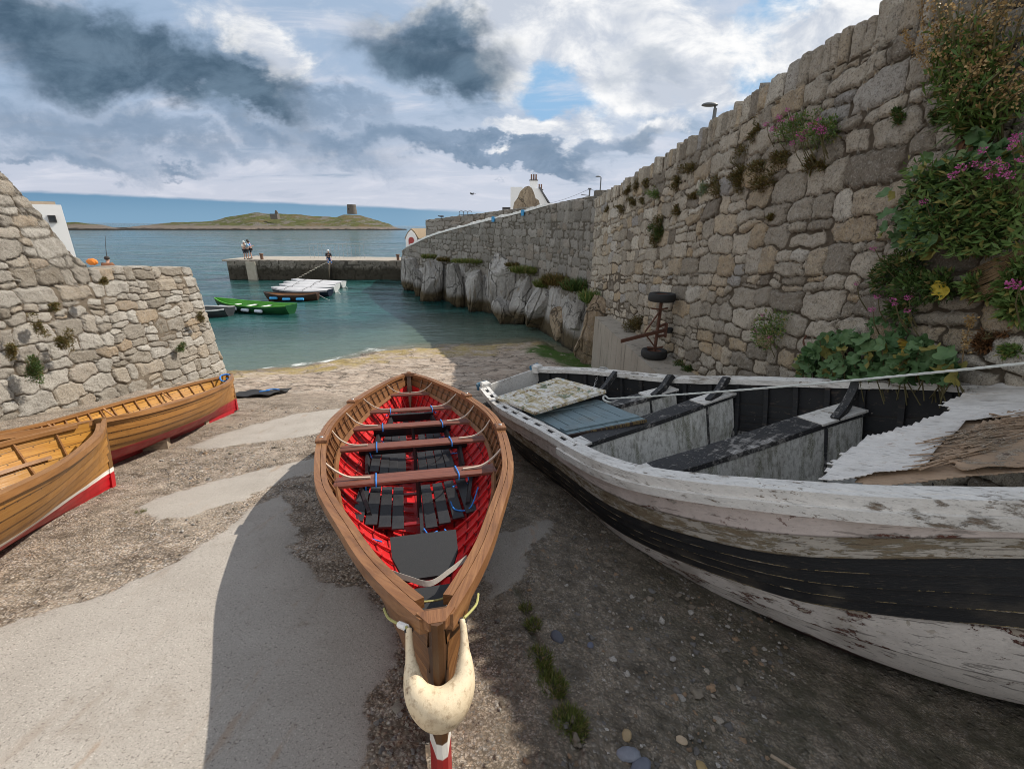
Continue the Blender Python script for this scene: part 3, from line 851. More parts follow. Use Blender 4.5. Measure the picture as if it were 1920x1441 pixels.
class Hull:
    def __init__(s, L, hb, sh, n=8, lap=.009, T=.018, kz=None, ef=None, rake=(.3, .3), nt=56, full=.9, seed=1, tran=False):
        s.L, s.hb, s.sh, s.n, s.lap, s.T, s.rake, s.nt, s.full, s.tran = L, spline(hb), spline(sh), n, lap, T, rake, nt, full, tran
        s.kz = spline(kz or [(0, .10), (.12, .02), (.5, 0), (.88, .02), (1, .10)])
        s.ef = spline(ef or [(0, 1), (.15, .75), (.5, .18), (.85, .75), (1, 1)])
        s.rng = random.Random(seed); s.edges = None

    def sec(s, t, v):
        b, zs, zk, e = s.hb(t), s.sh(t), s.kz(t), s.ef(t)
        th = v * PI / 2
        y = b * ((1 - e) * np.sin(th)**s.full + e * v**.92)
        z = zk + (zs - zk) * ((1 - e) * (1 - np.cos(th))**.92 + e * v**1.05)
        w0 = np.clip(1 - t / .35, 0, 1)**2 * s.rake[0]; w1 = np.clip(1 - (1 - t) / .35, 0, 1)**2 * s.rake[1]
        x = s.L * t + (w0 - w1) * (1 - v)**1.6
        return x, y, z

    def pt(s, t, v, side, off=0.0):
        x, y, z = s.sec(t, v)
        if off is not 0.0:
            y1, z1 = s.sec(t, np.clip(v + .01, 0, 1.02))[1:]; y0, z0 = s.sec(t, np.clip(v - .01, 0, 1.02))[1:]
            dy, dz = y1 - y0, z1 - z0; l = np.hypot(dy, dz) + 1e-9
            y = y + off * dz / l; z = z - off * dy / l
        return np.stack(np.broadcast_arrays(x, side * y, z), -1)

    def width_at(s, t, z):
        lo, hi = 0.0, 1.0
        for _ in range(24):
            m = (lo + hi) / 2
            if s.sec(t, m)[2] < z: lo = m
            else: hi = m
        return float(s.sec(t, lo)[1]), lo

    def t_of(s, x): return np.clip(x / s.L, 0, 1)

    def shell(s, name, mats, parent, inner=False, strake_mat=None, v0=0.0, v1=1.0, sub=4, t0=0, t1=1):
        tt = np.linspace(t0, t1, s.nt); V, Fc, MI, C = [], [], [], []
        tint = [[s.rng.random() for _ in range(4)] for _ in range(s.n)]
        for side in (1, -1):
            rows = []
            for k in range(s.n):
                for j in range(sub):
                    fr = j / (sub - 1); v = (k + fr) / s.n; vv = np.full_like(tt, v) if s.edges is None else s.edges(k, fr, tt)
                    if v < v0 - 1e-6 or v > v1 + 1e-6: continue
                    off = s.lap * (1 - fr) + (-s.T if inner else 0)
                    P = s.pt(tt, vv, side, off)
                    jo = np.floor((tt * 3 + .37 * k) % 4).astype(int) % 4
                    tn = np.array([tint[k][q] for q in jo])
                    rows.append((k, P, np.stack([P[:, 0], np.full_like(tt, k + fr * .998), tn, np.ones_like(tt)], -1)))
            base = len(V) and sum(len(q) for q in V)
            m = s.nt
            for i, (k, P, c) in enumerate(rows): V.append(P); C.append(c)
            for i in range(len(rows) - 1):
                a = base + i * m + np.arange(m - 1); b = a + m
                q = np.stack([a, a + 1, b + 1, b], -1)
                if (side < 0) != inner: q = q[:, ::-1]
                Fc.append(q); MI += [strake_mat(rows[i + 1][0], (tt[q_] + tt[q_ + 1]) / 2) for q_ in range(m - 1)] if strake_mat else [0] * (m - 1)
        V = np.concatenate(V); C = np.concatenate(C); Fc = np.concatenate(Fc)
        me = bpy.data.meshes.new(name); me.from_pydata(V.tolist(), [], Fc.tolist())
        me.polygons.foreach_set('material_index', MI)
        a = me.attributes.new('sk', 'FLOAT_COLOR', 'POINT'); a.data.foreach_set('color', C.astype(np.float32).reshape(-1))
        import bmesh
        bm = bmesh.new(); bm.from_mesh(me); bmesh.ops.remove_doubles(bm, verts=[v for v in bm.verts if abs(v.co.y) < .003], dist=.0015); bm.to_mesh(me); bm.free()
        return link(name, me, parent, mats, 28)

    def rail(s, name, m, parent, side, y0, y1, z0, z1, t0=0.0, t1=1.0, n=50, jag=0):
        """bar that follows the sheer, from y0 to y1 outboard of the hull edge"""
        mb = MB(); rings = []; cols = []
        ts = np.linspace(t0, t1, n)
        for t in ts:
            x, b, z = [float(q) for q in s.sec(t, 1.0)]
            x2, b2, _ = [float(q) for q in s.sec(min(t + .004, 1), 1.0)]; x1, b1, _ = [float(q) for q in s.sec(max(t - .004, 0), 1.0)]
            d = np.array([x2 - x1, b2 - b1]); d /= np.linalg.norm(d); nn = np.array([-d[1], d[0]])
            j = jag * noise3(t * 60, 0, seed=3) if jag else 0
            j = float(j)
            pts = []
            cols += [(x + .35*b, side * 1.7 + .22*q_, .3) for q_ in ((0, 1, 2, 3) if side > 0 else (3, 2, 1, 0))]
            for q, zz in ((y0, z0), (y1, z0), (y1, z1), (y0, z1)):
                yy = b + nn[1] * q
                if yy < .004: yy = .004
                pts.append((x + nn[0] * q * (1 if b > .06 else .2), side * yy, z + zz + j))
            rings.append(pts if side > 0 else pts[::-1])
        mb.sweep(rings); mb.c = cols; return mb.build(name, m, parent, 30, 'sk')

    def rib(s, name, m, parent, t, side, v0, v1, w, h, off, n=10):
        mb = MB(); rings = []; cols = []
        for v in np.linspace(v0, v1, n):
            p = s.pt(np.array(t), np.array(v), side, off)
            q = s.pt(np.array(t), np.array(v), side, off - h)
            rings.append([(p[0] - w/2, p[1], p[2]), (p[0] + w/2, p[1], p[2]), (q[0] + w/2, q[1], q[2]), (q[0] - w/2, q[1], q[2])]); cols += [(p[0], v * s.n, .5)] * 4
        mb.sweep(rings); mb.c = cols
        return mb.build(name, m, parent, 30, 'sk')

    def stringer(s, name, m, parent, side, v, t0, t1, w, h, off):
        mb = MB(); rings = []; cols = []
        for t in np.linspace(t0, t1, 30):
            p = s.pt(np.array(t), np.array(v - w/2), side, off); q = s.pt(np.array(t), np.array(v + w/2), side, off)
            p2 = s.pt(np.array(t), np.array(v - w/2), side, off - h); q2 = s.pt(np.array(t), np.array(v + w/2), side, off - h)
            rings.append([p, q, q2, p2]); cols += [(p[0], v * s.n, .5)] * 4
        mb.sweep(rings); mb.c = cols
        return mb.build(name, m, parent, 30, 'sk')

    def stem(s, name, m, parent, end, w=.05, d=.07, v0=0.0, top=.03):
        mb = MB(); rings = []; sg = -1 if end == 0 else 1
        for v in np.linspace(v0, 1, 14):
            x, y, z = [float(q) for q in s.sec(float(end), v)]
            x2, _, z2 = [float(q) for q in s.sec(float(end), max(0, v - .02))]; x3, _, z3 = [float(q) for q in s.sec(float(end), min(1, v + .02))]
            tx, tz = x3 - x2, z3 - z2; l = math.hypot(tx, tz) + 1e-9; nx, nz = (tz / l * sg, -tx / l * sg)
            if v == 1: z += top
            rings.append([(x - nx*.05, -w/2 - .012, z - nz*.05), (x + nx*d*.8, -w*.35, z + nz*d*.8), (x + nx*d, 0, z + nz*d), (x + nx*d*.8, w*.35, z + nz*d*.8), (x - nx*.05, w/2 + .012, z - nz*.05)])
        if end == 0: rings = [r[::-1] for r in rings]
        mb.sweep(rings); return mb.build(name, m, parent, 40)

    def keel(s, name, m, parent, w=.06, h=.07, t0=.0, t1=1.0):
        mb = MB(); rings = []
        for t in np.linspace(t0, t1, 30):
            x, y, z = [float(q) for q in s.sec(t, 0.0)]
            rings.append([(x, -w/2, z + .02), (x, w/2, z + .02), (x, w/2, z - h), (x, -w/2, z - h)])
        mb.sweep(rings); return mb.build(name, m, parent, 30)


def m_wood(base, dark, lite, paint=None, rivet=False, gloss=.45, seam=True, wear=.3, sk=True, cross=False, rise=0.0):
    def f(t):
        p = t.obj()
        if cross: q_ = t.sep(p); p = t.comb(q_[1], t.mul(q_[0], 1), q_[2])
        a = t.node('ShaderNodeAttribute'); a.attribute_name = 'sk'
        x, k, tn = t.sep(a.outputs['Vector']) if sk else (t.sep(p)[0], t.mul(t.sep(p)[1], 8), None)
        ox, oy, oz = t.sep(p)
        gv = t.comb(t.mul(ox, 1.6), t.add(t.mul(k, 4.0), t.mul(oy, 6)), t.mul(oz, 20 if not sk else 2))
        if sk: gv = t.vm('ADD', gv, t.comb(t.mul(tn, 13.0), t.mul(tn, 7.0), 0))
        n1 = t.noise(gv, 1.2, 7, .62, .8); n2 = t.noise(t.sc(gv, 2, 5, 5), 2.0, 5, .65, .2); n3 = t.noise(p, 6, 6, .65)
        c = t.ramp(n1, [(.22, dark), (.48, base), (.78, lite)])
        if sk: c = t.mix(t.lin(tn, 0, 1, .0, .5), c, tuple(q * .52 for q in base))
        c = t.mix(t.mul(t.step(.5, .72, n2), .45), c, dark)
        c = t.mix(t.mul(t.step(.55, .72, n3), wear), c, tuple(q * .45 for q in dark))
        r = t.lin(n3, .2, .8, gloss - .12, gloss + .25)
        if sk and seam:
            fr = t.m('FRACT', k)
            sm = t.m('MAXIMUM', t.step(.90, .99, fr), t.mul(t.step(.05, .0, fr), .7))
            c = t.mix(t.mul(sm, .88), c, tuple(q * .12 for q in dark))
            if rivet:
                fx = t.m('ABSOLUTE', t.sub(t.m('FRACT', t.mul(x, 8.5)), .5))
                dd = t.add(t.mul(t.m('POWER', t.mul(fx, .117), 2), 1), t.m('POWER', t.mul(t.sub(fr, .84), .10), 2))
                c = t.mix(t.mul(t.step(.00007, .00003, dd), .8), c, (.04, .02, .01))
        if paint:
            oz = t.sub(oz, t.mul(t.m('MAXIMUM', t.sub(1.0, t.mul(ox, .6)), 0.0), rise))
            for z1, pc in paint:       # painted below z1, nearly level
                zz = t.add(oz, t.mul(t.sub(n3, .5), .012))
                pp = t.mix(t.mul(t.step(.5, .75, n3), .35), pc, tuple(q * .45 + .01 for q in pc))
                c = t.mix(t.step(z1 + .004, z1 - .004, zz), c, pp)
        h = t.add(t.mul(n1, .002), t.mul(n2, .0016))
        return {'c': c, 'n': t.bump(h, .7, 1.0), 'r': r}
    return f


SK_OUT = mat('skiff_planks', m_wood((.205, .088, .028), (.085, .033, .011), (.36, .175, .06), [(.235, (.75, .72, .66)), (.165, (.33, .012, .012))], gloss=.38, wear=.35, rise=.06), .4)
SK_RAIL = mat('skiff_rail', m_wood((.215, .093, .034), (.085, .034, .014), (.36, .18, .075), gloss=.42, seam=False), .42)
SK_BLOCK = mat('skiff_block', m_wood((.19, .08, .03), (.085, .034, .014), (.32, .155, .065), gloss=.42, sk=False), .42)
SK_THW = mat('skiff_thwart', m_wood((.145, .045, .026), (.075, .022, .014), (.22, .08, .048), gloss=.45, sk=False, wear=.15, cross=True), .5)
STRIPE = mat('varnished_planks', m_wood((.47, .225, .042), (.25, .10, .02), (.60, .33, .085), None, True, .34, wear=.15), .4)
RAILW = mat('varnished_rail', m_wood((.27, .125, .04), (.13, .055, .018), (.40, .20, .075), gloss=.4, seam=False), .4)
B3_OUT = mat('varnished_planks_boot', m_wood((.36, .165, .034), (.17, .068, .014), (.50, .26, .07), [(.235, (.78, .74, .68)), (.185, (.42, .006, .012))], True, .33, wear=.22), .4)
B4_OUT = mat('varnished_planks_red', m_wood((.37, .165, .035), (.15, .06, .014), (.50, .255, .075), [(.20, (.33, .008, .016))], True, .38, wear=.3), .4)


def _lining(t):
    p = t.obj(); a = t.node('ShaderNodeAttribute'); a.attribute_name = 'sk'
    x, k, tn = t.sep(a.outputs['Vector'])
    n = t.noise(p, 7, 6, .65); n2 = t.noise(p, 30, 5, .7)
    red = t.mix(n, (.40, .006, .010), (.62, .022, .022))
    red = t.mix(t.mul(t.step(.58, .75, n2), .5), red, (.18, .012, .010))
    red = t.mix(t.mul(t.step(.52, .70, t.noise(p, 3.5, 7, .7)), .5), red, (.20, .05, .035)); red = t.mix(t.mul(t.step(.62, .70, t.noise(p, 45, 3)), .35), red, (.75, .45, .40))
    fr = t.m('FRACT', k); sm = t.m('MAXIMUM', t.step(.88, .99, fr), t.step(.07, .0, fr))
    red = t.mix(t.mul(sm, .7), red, (.09, .004, .006))
    gv = t.comb(t.mul(x, 2), t.mul(k, 9), t.mul(tn, 9)); g = t.noise(gv, 1.3, 6, .6, .5)
    wd = t.mix(g, (.10, .042, .018), (.27, .125, .05)); wd = t.mix(t.mul(sm, .7), wd, (.03, .013, .008))
    c = t.mix(t.step(5.95, 6.0, k), red, wd)
    return {'c': c, 'r': t.lin(n, .2, .8, .28, .55), 'n': t.bump(n2, .25, .004)}


LIN = mat('red_lining', _lining, .4)
BLK = simple('black_paint', (.018, .018, .02), .55, .5, 9, bump=.4)
BLKM = simple('black_rubber', (.016, .016, .017), .8, .4, 30)
METAL = simple('galvanised', (.42, .42, .41), .4, .3, 14, metal=.8)
PALEK = simple('pale_laminate', (.52, .42, .33), .45, .25, 14)
CORDB = simple('blue_cord', (.02, .20, .62), .7, .3, 40)
CORDY = simple('yellow_cord', (.38, .36, .13), .7, .3, 40)
ROPE_W = simple('pale_rope', (.55, .57, .54), .8, .25, 50)
CREAM = None


def _cream(t):
    p = t.obj(); n = t.noise(p, 9, 7, .68); n2 = t.noise(p, 38, 5, .7)
    c = t.mix(n, (.56, .42, .25), (.76, .66, .48))
    c = t.mix(t.mul(t.step(.48, .66, n2), .6), c, (.30, .20, .11)); c = t.mix(t.mul(t.step(.50, .75, t.noise(p, 4, 5, .6)), .5), c, (.36, .27, .17))
    c = t.mix(t.mul(t.step(.62, .70, t.noise(p, 14, 4, .6)), .7), c, (.22, .13, .07))
    c = t.mix(t.mul(t.step(.66, .70, n2), .8), c, (.10, .07, .05))
    return {'c': c, 'r': .6, 'n': t.bump(n2, .3, .006)}


CREAM = mat('cream_rubber', _cream, .6)


def cubic_pts(pts, n=16):
    pts = [Vector(p) for p in pts]; out = []
    for i in range(len(pts) - 1):
        p0, p1, p2, p3 = pts[max(i-1, 0)], pts[i], pts[i+1], pts[min(i+2, len(pts)-1)]
        for k in range(n):
            t = k / n
            out.append(.5 * ((2*p1) + (-p0 + p2)*t + (2*p0 - 5*p1 + 4*p2 - p3)*t*t + (-p0 + 3*p1 - 3*p2 + p3)*t**3))
    out.append(pts[-1]); return out


def plank(mb, c, d, rz=0, tilt=None, bev=.006):
    R = Matrix.Rotation(rz, 3, 'Z')
    if tilt is not None: R = tilt
    b = bev; x, y, z = [q/2 for q in d]
    vs = []
    for zz, k in ((-z, 0), (z - b, 0), (z, b)):
        for sx, sy in ((-1, -1), (1, -1), (1, 1), (-1, 1)):
            vs.append(R @ Vector((sx * (x - k), sy * (y - k), zz)) + Vector(c))
    f = [(3, 2, 1, 0)]
    for a in (0, 4): f += [(a + j, a + (j+1) % 4, a + 4 + (j+1) % 4, a + 4 + j) for j in range(4)]
    f.append((8, 9, 10, 11)); mb.add(vs, f)


# ---- the red-lined skiff in front of the camera
def red_skiff():
    fr = frame((-.252, 1.16, .113), -.238, 1, -1.3)
    root = empty('rowing_skiff', fr[0], fr[1], 'brown varnished rowing skiff with bright red inside and a cream fender on its stem', 'rowing boat')
    H = Hull(6.843, [(0, .03), (.06, .205), (.15, .43), (.3, .75), (.5, .90), (.7, .757), (.85, .485), (.94, .25), (1, .02)],
             [(0, .795), (.12, .69), (.25, .675), (.5, .715), (.75, .75), (1, .825)], n=8, lap=.011, rake=(.04, .30), kz=[(0, -.04), (.08, -.01), (.5, 0), (.88, .02), (1, .10)],
             ef=[(0, 1), (.12, .8), (.3, .35), (.5, .15), (.8, .6), (1, 1)], nt=80, seed=3)
    H.shell('hull', [SK_OUT], root)
    H.shell('lining', [LIN], root, inner=True, t0=.012, t1=.985)
    for sd in (1, -1):
        H.rail('gunwale', SK_RAIL, root, sd, -.012, .034, -.05, .012)
        H.rail('inwale', SK_RAIL, root, sd, -.056, -.016, -.035, .010, .02, .975)
        H.stringer('riser', SK_RAIL, root, sd, .745, .12, .93, .05, .018, -.018 - .016)
        for x in np.arange(.55, 6.5, .21):
            H.rib('rib', LIN, root, H.t_of(x), sd, .03, .965, .022, .016, -.019)
        for x in (2.98, 4.72):
            t = float(H.t_of(x)); _, b, z = [float(q) for q in H.sec(t, 1.0)]
            mb = MB(); plank(mb, (x, sd * (b - .008), z + .028), (.20, .105, .034), math.atan2(sd * float(H.hb(t + .01) - H.hb(t - .01)), .02 * H.L), bev=.01)
            mb.build('thole_pad', SK_BLOCK, root)
            mb = MB(); mb.lathe([(.001, .006), (.016, .005), (.02, 0)], 10, (x, sd * (b - .008), z + .046)); mb.build('thole_plate', METAL, root)
    H.stem('stem', SK_OUT, root, 0, .06, .055, top=.012); H.stem('stern_post', SK_RAIL, root, 1, .05, .05, top=.03)
    H.keel('keel', MATS['skiff_planks'], root, .05, .055, .05, .95)
    # breasthooks
    for x0, x1 in ((.0, .035), (6.84, 6.70)):
        a = float(H.hb(H.t_of(x1))); z = float(H.sh(H.t_of(x0)))
        mb = MB(); s = 1 if x1 > x0 else -1
        mb.sweep([[(x0 - s*.035, -.030, z - .02), (x0 - s*.035, .030, z - .02), (x0 - s*.035, .030, z + .013), (x0 - s*.035, -.030, z + .013)],
                  [(x1, -a - .028, z - .035), (x1, a + .028, z - .035), (x1, a + .028, z + .016), (x1, -a - .028, z + .016)]])
        mb.build('breasthook', SK_BLOCK, root)
    th = [(2.40, .485, .22), (3.43, .485, .20), (4.22, .505, .19), (5.05, .53, .18), (6.02, .585, .17)]
    for x, z, w in th:
        t = float(H.t_of(x)); b, v = H.width_at(t, z); b -= .03
        mb = MB(); plank(mb, (x, 0, z), (w, 2*b, .030), bev=.008); o = mb.build('thwart', SK_THW, root)
        for sd in (1, -1):
            mb = MB(); top = H.sec(t, 1.0)
            P = cubic_pts([(x, sd*(b - .30), z + .024), (x, sd*(b - .14), z + .038), (x, sd*(b - .03), z + .10), (x, sd*(float(top[1]) - .05), float(top[2]) - .015)], 8)
            mb.bar(P, (1, 0, 0), (0, 0, 1), .026, .014); mb.build('knee', PALEK, root)
            mb = MB(); mb.tube([(x + .03, sd*(b - .24), z + .032), (x + .035, sd*(b - .24), z + .05)], .012, 6); 
        if x < 5.5:
            # stretcher bar and its racks
            xs, zs = x + .40, .335
            bb = H.width_at(float(H.t_of(xs)), zs)[0] - .03
            mb = MB(); plank(mb, (xs, 0, zs), (.04, 2*bb*.95, .14), tilt=Matrix.Rotation(-.5, 3, 'Y')); mb.build('foot_stretcher', BLK, root)
            for sd in (1, -1):
                mb = MB()
                p0 = H.pt(np.array(float(H.t_of(x - .16))), np.array(.40), sd, -.055); p1 = H.pt(np.array(float(H.t_of(x + .52))), np.array(.47), sd, -.055)
                mb.bar([p0, (p0 + p1) / 2, p1], (0, .35 * sd, .94), (0, .94 * sd, -.35), .075, .03); mb.build('stretcher_rack', BLK, root)
            for sd in (1, -1):
                mb = MB(); y = sd * b * .50; rnd = random.Random(int(x * 100) + sd)
                P = cubic_pts([(x - .115, y, z - .03), (x - .10, y, z + .022), (x + .1, y + .01, z + .022), (x + .13, y + .02*sd, z - .02), (x + .26, y + .06*sd, .40), (xs, y + .08*sd, zs + .05)], 6)
                P += cubic_pts([P[-1], (xs + .03, y + .12*sd, zs), (xs - .06, y + .10*sd + rnd.uniform(-.06, .06), zs - .09), (xs - .02, y + .04*sd, zs - .12), (xs - .12 + rnd.uniform(-.05, .05), y + .02, zs - .11)], 6)[1:]
                mb.tube(P, .0065, 6); mb.build('lashing', CORDB, root)
    # bottom boards, each board its own piece
    for x0, x1, ys in ((1.98, 2.96, [.50, .395, .29, .185, -.08, -.195, -.31, -.425]), (3.22, 4.10, [.44, .34, .245, .155, -.08, -.18, -.28, -.375]), (4.35, 5.0, [.34, .24, .14, -.12, -.23, -.33]), (5.25, 5.85, [.22, .10, -.10, -.22])):
        for y in ys:
            xx1 = x1 - abs(y) * .12; xx0 = x0 + abs(y) * .25
            b0 = H.width_at(float(H.t_of(xx0)), .2)[0]
            zz = .175 + .10 * (abs(y) / .55)**2
            mb = MB(); plank(mb, ((xx0 + xx1)/2, y, zz), (xx1 - xx0, .097, .016), tilt=Matrix.Rotation(.34 * y, 3, 'X') @ Matrix.Rotation(random.uniform(-.008, .008), 3, 'Z'), bev=.004)
            mb.build('floorboard', BLK, root)
        for xb in (x0 + .18, x1 - .15):
            mb = MB(); plank(mb, (xb, 0, .155), (.05, .8, .02)); mb.build('board_bearer', LIN, root)
    mb = MB(); mb.bar([(1.42, 0, .16), (2.4, -.01, .185), (3.4, -.01, .185), (4.6, -.01, .19)], (0, 1, 0), (0, 0, 1), .028, .03); mb.build('keelson_rod', BLK, root)
    for x, z, w in th[:3]:
        mb = MB(); mb.tube([(x, 0, .1), (x, 0, z - .01)], .02, 8); mb.build('thwart_post', BLK, root)
    # cox's seat and back strap
    mb = MB(); mb.sweep([[(.80, -.125, .462), (.80, .125, .462), (.80, .125, .480), (.80, -.125, .480)], [(1.06, -.195, .455), (1.06, .195, .455), (1.06, .195, .477), (1.06, -.195, .477)], [(1.34, -.215, .445), (1.34, .215, .445), (1.34, .215, .467), (1.34, -.215, .467)]])
    mb.build('cox_seat', BLKM, root)
    mb = MB(); mb.sweep([[(.30, -.07, .50), (.30, .07, .50), (.30, .07, .515), (.30, -.07, .515)], [(.70, -.15, .47), (.70, .15, .47), (.70, .15, .485), (.70, -.15, .485)]]); mb.build('stern_sheet', BLKM, root)
    P = cubic_pts([(.60, .185, .655), (.56, .10, .632), (.525, 0, .612), (.57, -.10, .635), (.63, -.195, .66)], 8)
    mb = MB(); mb.bar(P, (.35, 0, .94), (.94, 0, -.35), .026, .005); mb.build('back_strap', simple('white_strap', (.46, .42, .37), .5, .25, 20), root)
    P = cubic_pts([(.50, .155, .60), (.47, .07, .565), (.47, -.06, .56), (.51, -.15, .60)], 8); mb = MB(); mb.tube(P, .005, 6); mb.build('yoke_line', CORDY, root)
    P = cubic_pts([(.30, .10, .70), (.24, .04, .63), (.22, 0, .61), (.24, -.04, .63), (.30, -.1, .70)], 8); mb = MB(); mb.tube(P, .016, 8, flat=.5); mb.build('chafe_pad', simple('grey_felt', (.42, .42, .43), .9, .25, 60), root)
    for P in ([(1.86, .10, .20), (1.72, .12, .19), (1.66, .02, .20), (1.80, -.05, .19), (1.95, -.02, .2)], [(1.9, -.18, .2), (1.75, -.2, .2), (1.68, -.1, .21), (1.76, -.02, .21), (1.88, -.12, .2)], [(2.3, -.52, .36), (2.15, -.42, .24), (2.2, -.3, .22), (2.4, -.28, .21)]):
        mb = MB(); mb.tube(cubic_pts(P, 8), .0065, 6); mb.build('loose_cord', CORDB, root)
    mb = MB(); mb.tube(cubic_pts([(2.35, .62, .36), (2.1, .52, .25), (1.9, .42, .22), (1.82, .30, .2)], 8), .0065, 6); mb.build('loose_cord', CORDB, root)
    # the fender hangs on the stem: a thing of its own
    fd = empty('stem_fender', fr[0], fr[1], 'cream rubber fender slung in a loop under the bow of the red-lined skiff', 'fender')
    P = cubic_pts([(.05, .100, .745), (.00, .100, .67), (-.075, .082, .575), (-.115, 0, .525), (-.075, -.082, .575), (.00, -.100, .67), (.05, -.100, .745)], 9)
    n = len(P); rr = [.016 + .060 * math.exp(-(((i / (n-1)) - .5) / .22)**2) for i in range(n)]
    rr[0] = rr[-1] = .013; rr = [r_ * (.88 if i_ < 12 or i_ > n - 13 else 1) for i_, r_ in enumerate(rr)]
    mb = MB(); mb.tube(P, rr, 20, flat=.92); fb = mb.build('fender_body', CREAM, fd, 180); md = fb.modifiers.new('remesh', 'REMESH'); md.mode = 'VOXEL'; md.voxel_size = .006; md.use_smooth_shade = True; md = fb.modifiers.new('smooth', 'SMOOTH'); md.iterations = 8
    for sd in (1, -1):
        mb = MB(); mb.tube(cubic_pts([(.32, sd*.205, .655), (.24, sd*.185, .665), (.15, sd*.150, .70), (.05, sd*.108, .745)], 8), .0055, 6); mb.build('hanging_cord', CORDY, fd)
        mb = MB(); mb.lathe([(.007, .006), (.017, .006), (.017, -.006), (.007, -.006)], 12, (.05, sd*.101, .732), loop=True); mb.build('eyelet', BLK, fd)
    mb = MB(); mb.tube([(.12, .136, .712), (.085, .122, .728), (.055, .110, .742)], .013, 8); mb.build('tape_wrap', WHITE, fd)
    return H


red_skiff()


# ---- varnished clinker boats against the quay wall
def varnished(name, fr, L, hb, sh, out, label, tran, ribs=.24, thw=(), seed=2, full_detail=True):
    root = empty(name, fr[0], fr[1], label, 'rowing boat', 'varnished boats by the quay wall')
    H = Hull(L, hb, sh, n=9, lap=.010, rake=(.02, .35), kz=[(0, -.03), (.1, -.01), (.5, 0), (.88, .02), (1, .10)], seed=seed, nt=60, ef=[(0, 1), (.14, .75), (.4, .2), (.6, .2), (.85, .75), (1, 1)])
    H.shell('hull', [out], root); H.shell('lining', [STRIPE], root, inner=True, t0=.015, t1=.985)
    for sd in (1, -1):
        H.rail('gunwale', RAILW, root, sd, -.012, .028, -.045, .010); H.rail('inwale', RAILW, root, sd, -.05, -.014, -.03, .008, .03, .97)
        H.stringer('riser', RAILW, root, sd, .70, .08, .94, .04, .018, -.034)
        for x in np.arange(.35, L - .3, ribs):
            H.rib('rib', RAILW, root, H.t_of(x), sd, .04, .96, .02, .016, -.019)
    H.stem('stem', out, root, 0, .05, .05, top=.02); H.stem('stern_post', RAILW, root, 1, .05, .05, top=.02)
    H.keel('keel', out, root, .05, .06, .03, .97)
    for x, z in thw:
        t = float(H.t_of(x)); b = H.width_at(t, z)[0] - .03
        mb = MB(); plank(mb, (x, 0, z), (.20, 2*b, .028)); mb.build('thwart', RAILW, root)
        for sd in (1, -1):
            mb = MB(); top = H.sec(t, 1.0)
            mb.bar(cubic_pts([(x, sd*(b - .26), z + .022), (x, sd*(b - .1), z + .035), (x, sd*(float(top[1]) - .05), float(top[2]) - .02)], 6), (1, 0, 0), (0, 0, 1), .03, .018); mb.build('knee', RAILW, root)
    return root, H, fr


f3 = frame((-4.602, 4.575, -.006), .158, -1, 2.9)
r3, H3, _ = varnished('clinker_skiff', f3, 5.976, [(0, .03), (.12, .425), (.3, .70), (.5, .74), (.7, .70), (.85, .40), (1, .02)], [(0, .80), (.3, .705), (.6, .66), (1, .85)], B3_OUT,
                      'honey varnished clinker skiff with a white line over its red bottom, nearest the left edge', False, .30, [(1.9, .44), (2.9, .42), (3.9, .42)], 5)
f4 = frame((-5.601, 8.585, .065), .099, -1, 6.85)
r4, H4, _ = varnished('clinker_dinghy', f4, 5.18, [(0, .03), (.15, .40), (.3, .60), (.5, .70), (.7, .585), (.85, .373), (1, .02)], [(0, .70), (.3, .63), (.6, .60), (1, .74)], B4_OUT,
                      'honey brown clinker boat with a dull red bottom, propped on blocks beside the wall', True, .21, [(1.3, .42), (2.4, .40), (3.4, .40)], 8)
# bow line and white bailer in the near skiff, blue cord on the other boat
mb = MB(); mb.tube(cubic_pts([(1.02, -.52, .72), (.98, -.40, .70), (1.05, -.30, .52), (1.2, -.15, .34), (1.35, .02, .28), (1.6, .12, .27), (1.75, .02, .27), (1.5, -.05, .27), (1.3, .08, .28), (1.55, .2, .3), (2.0, .3, .3)], 8), .016, 8); mb.build('mooring_line', ROPE_W, r3)
mb = MB(); mb.tube(cubic_pts([(.18, .09, .70), (.12, .0, .72), (.18, -.09, .70), (.30, -.02, .62), (.22, .06, .6), (.14, .0, .64)], 8), .014, 8); mb.build('blue_lashing', CORDB, r4)
oa = []
for y, rz in ((.12, .02), (-.08, -.04)):
    ro = empty('oar', f4[0], f4[1], ['wooden oar laid along the far side of the dinghy by the quay wall', 'wooden oar laid along the near side of the dinghy by the quay wall'][len(oa)], 'oar', 'oars in the varnished dinghy')
    mb = MB(); mb.tube([(.45, y + .1, .50), (2.9, y - .05 + rz, .47)], .022, 8); mb.build('shaft', RAILW, ro)
    mb = MB(); plank(mb, (3.25, y - .07 + rz, .465), (.75, .12, .016), -.04); mb.build('blade', RAILW, ro); oa.append(ro)


# ---- blocks, mat
BLOCKW = mat('grey_timber', m_wood((.30, .235, .165), (.13, .095, .065), (.42, .35, .27), gloss=.8, sk=False), .9)


def ground_at(x, y): return float(ground_z(np.array([x]), np.array([y]))[0][0])


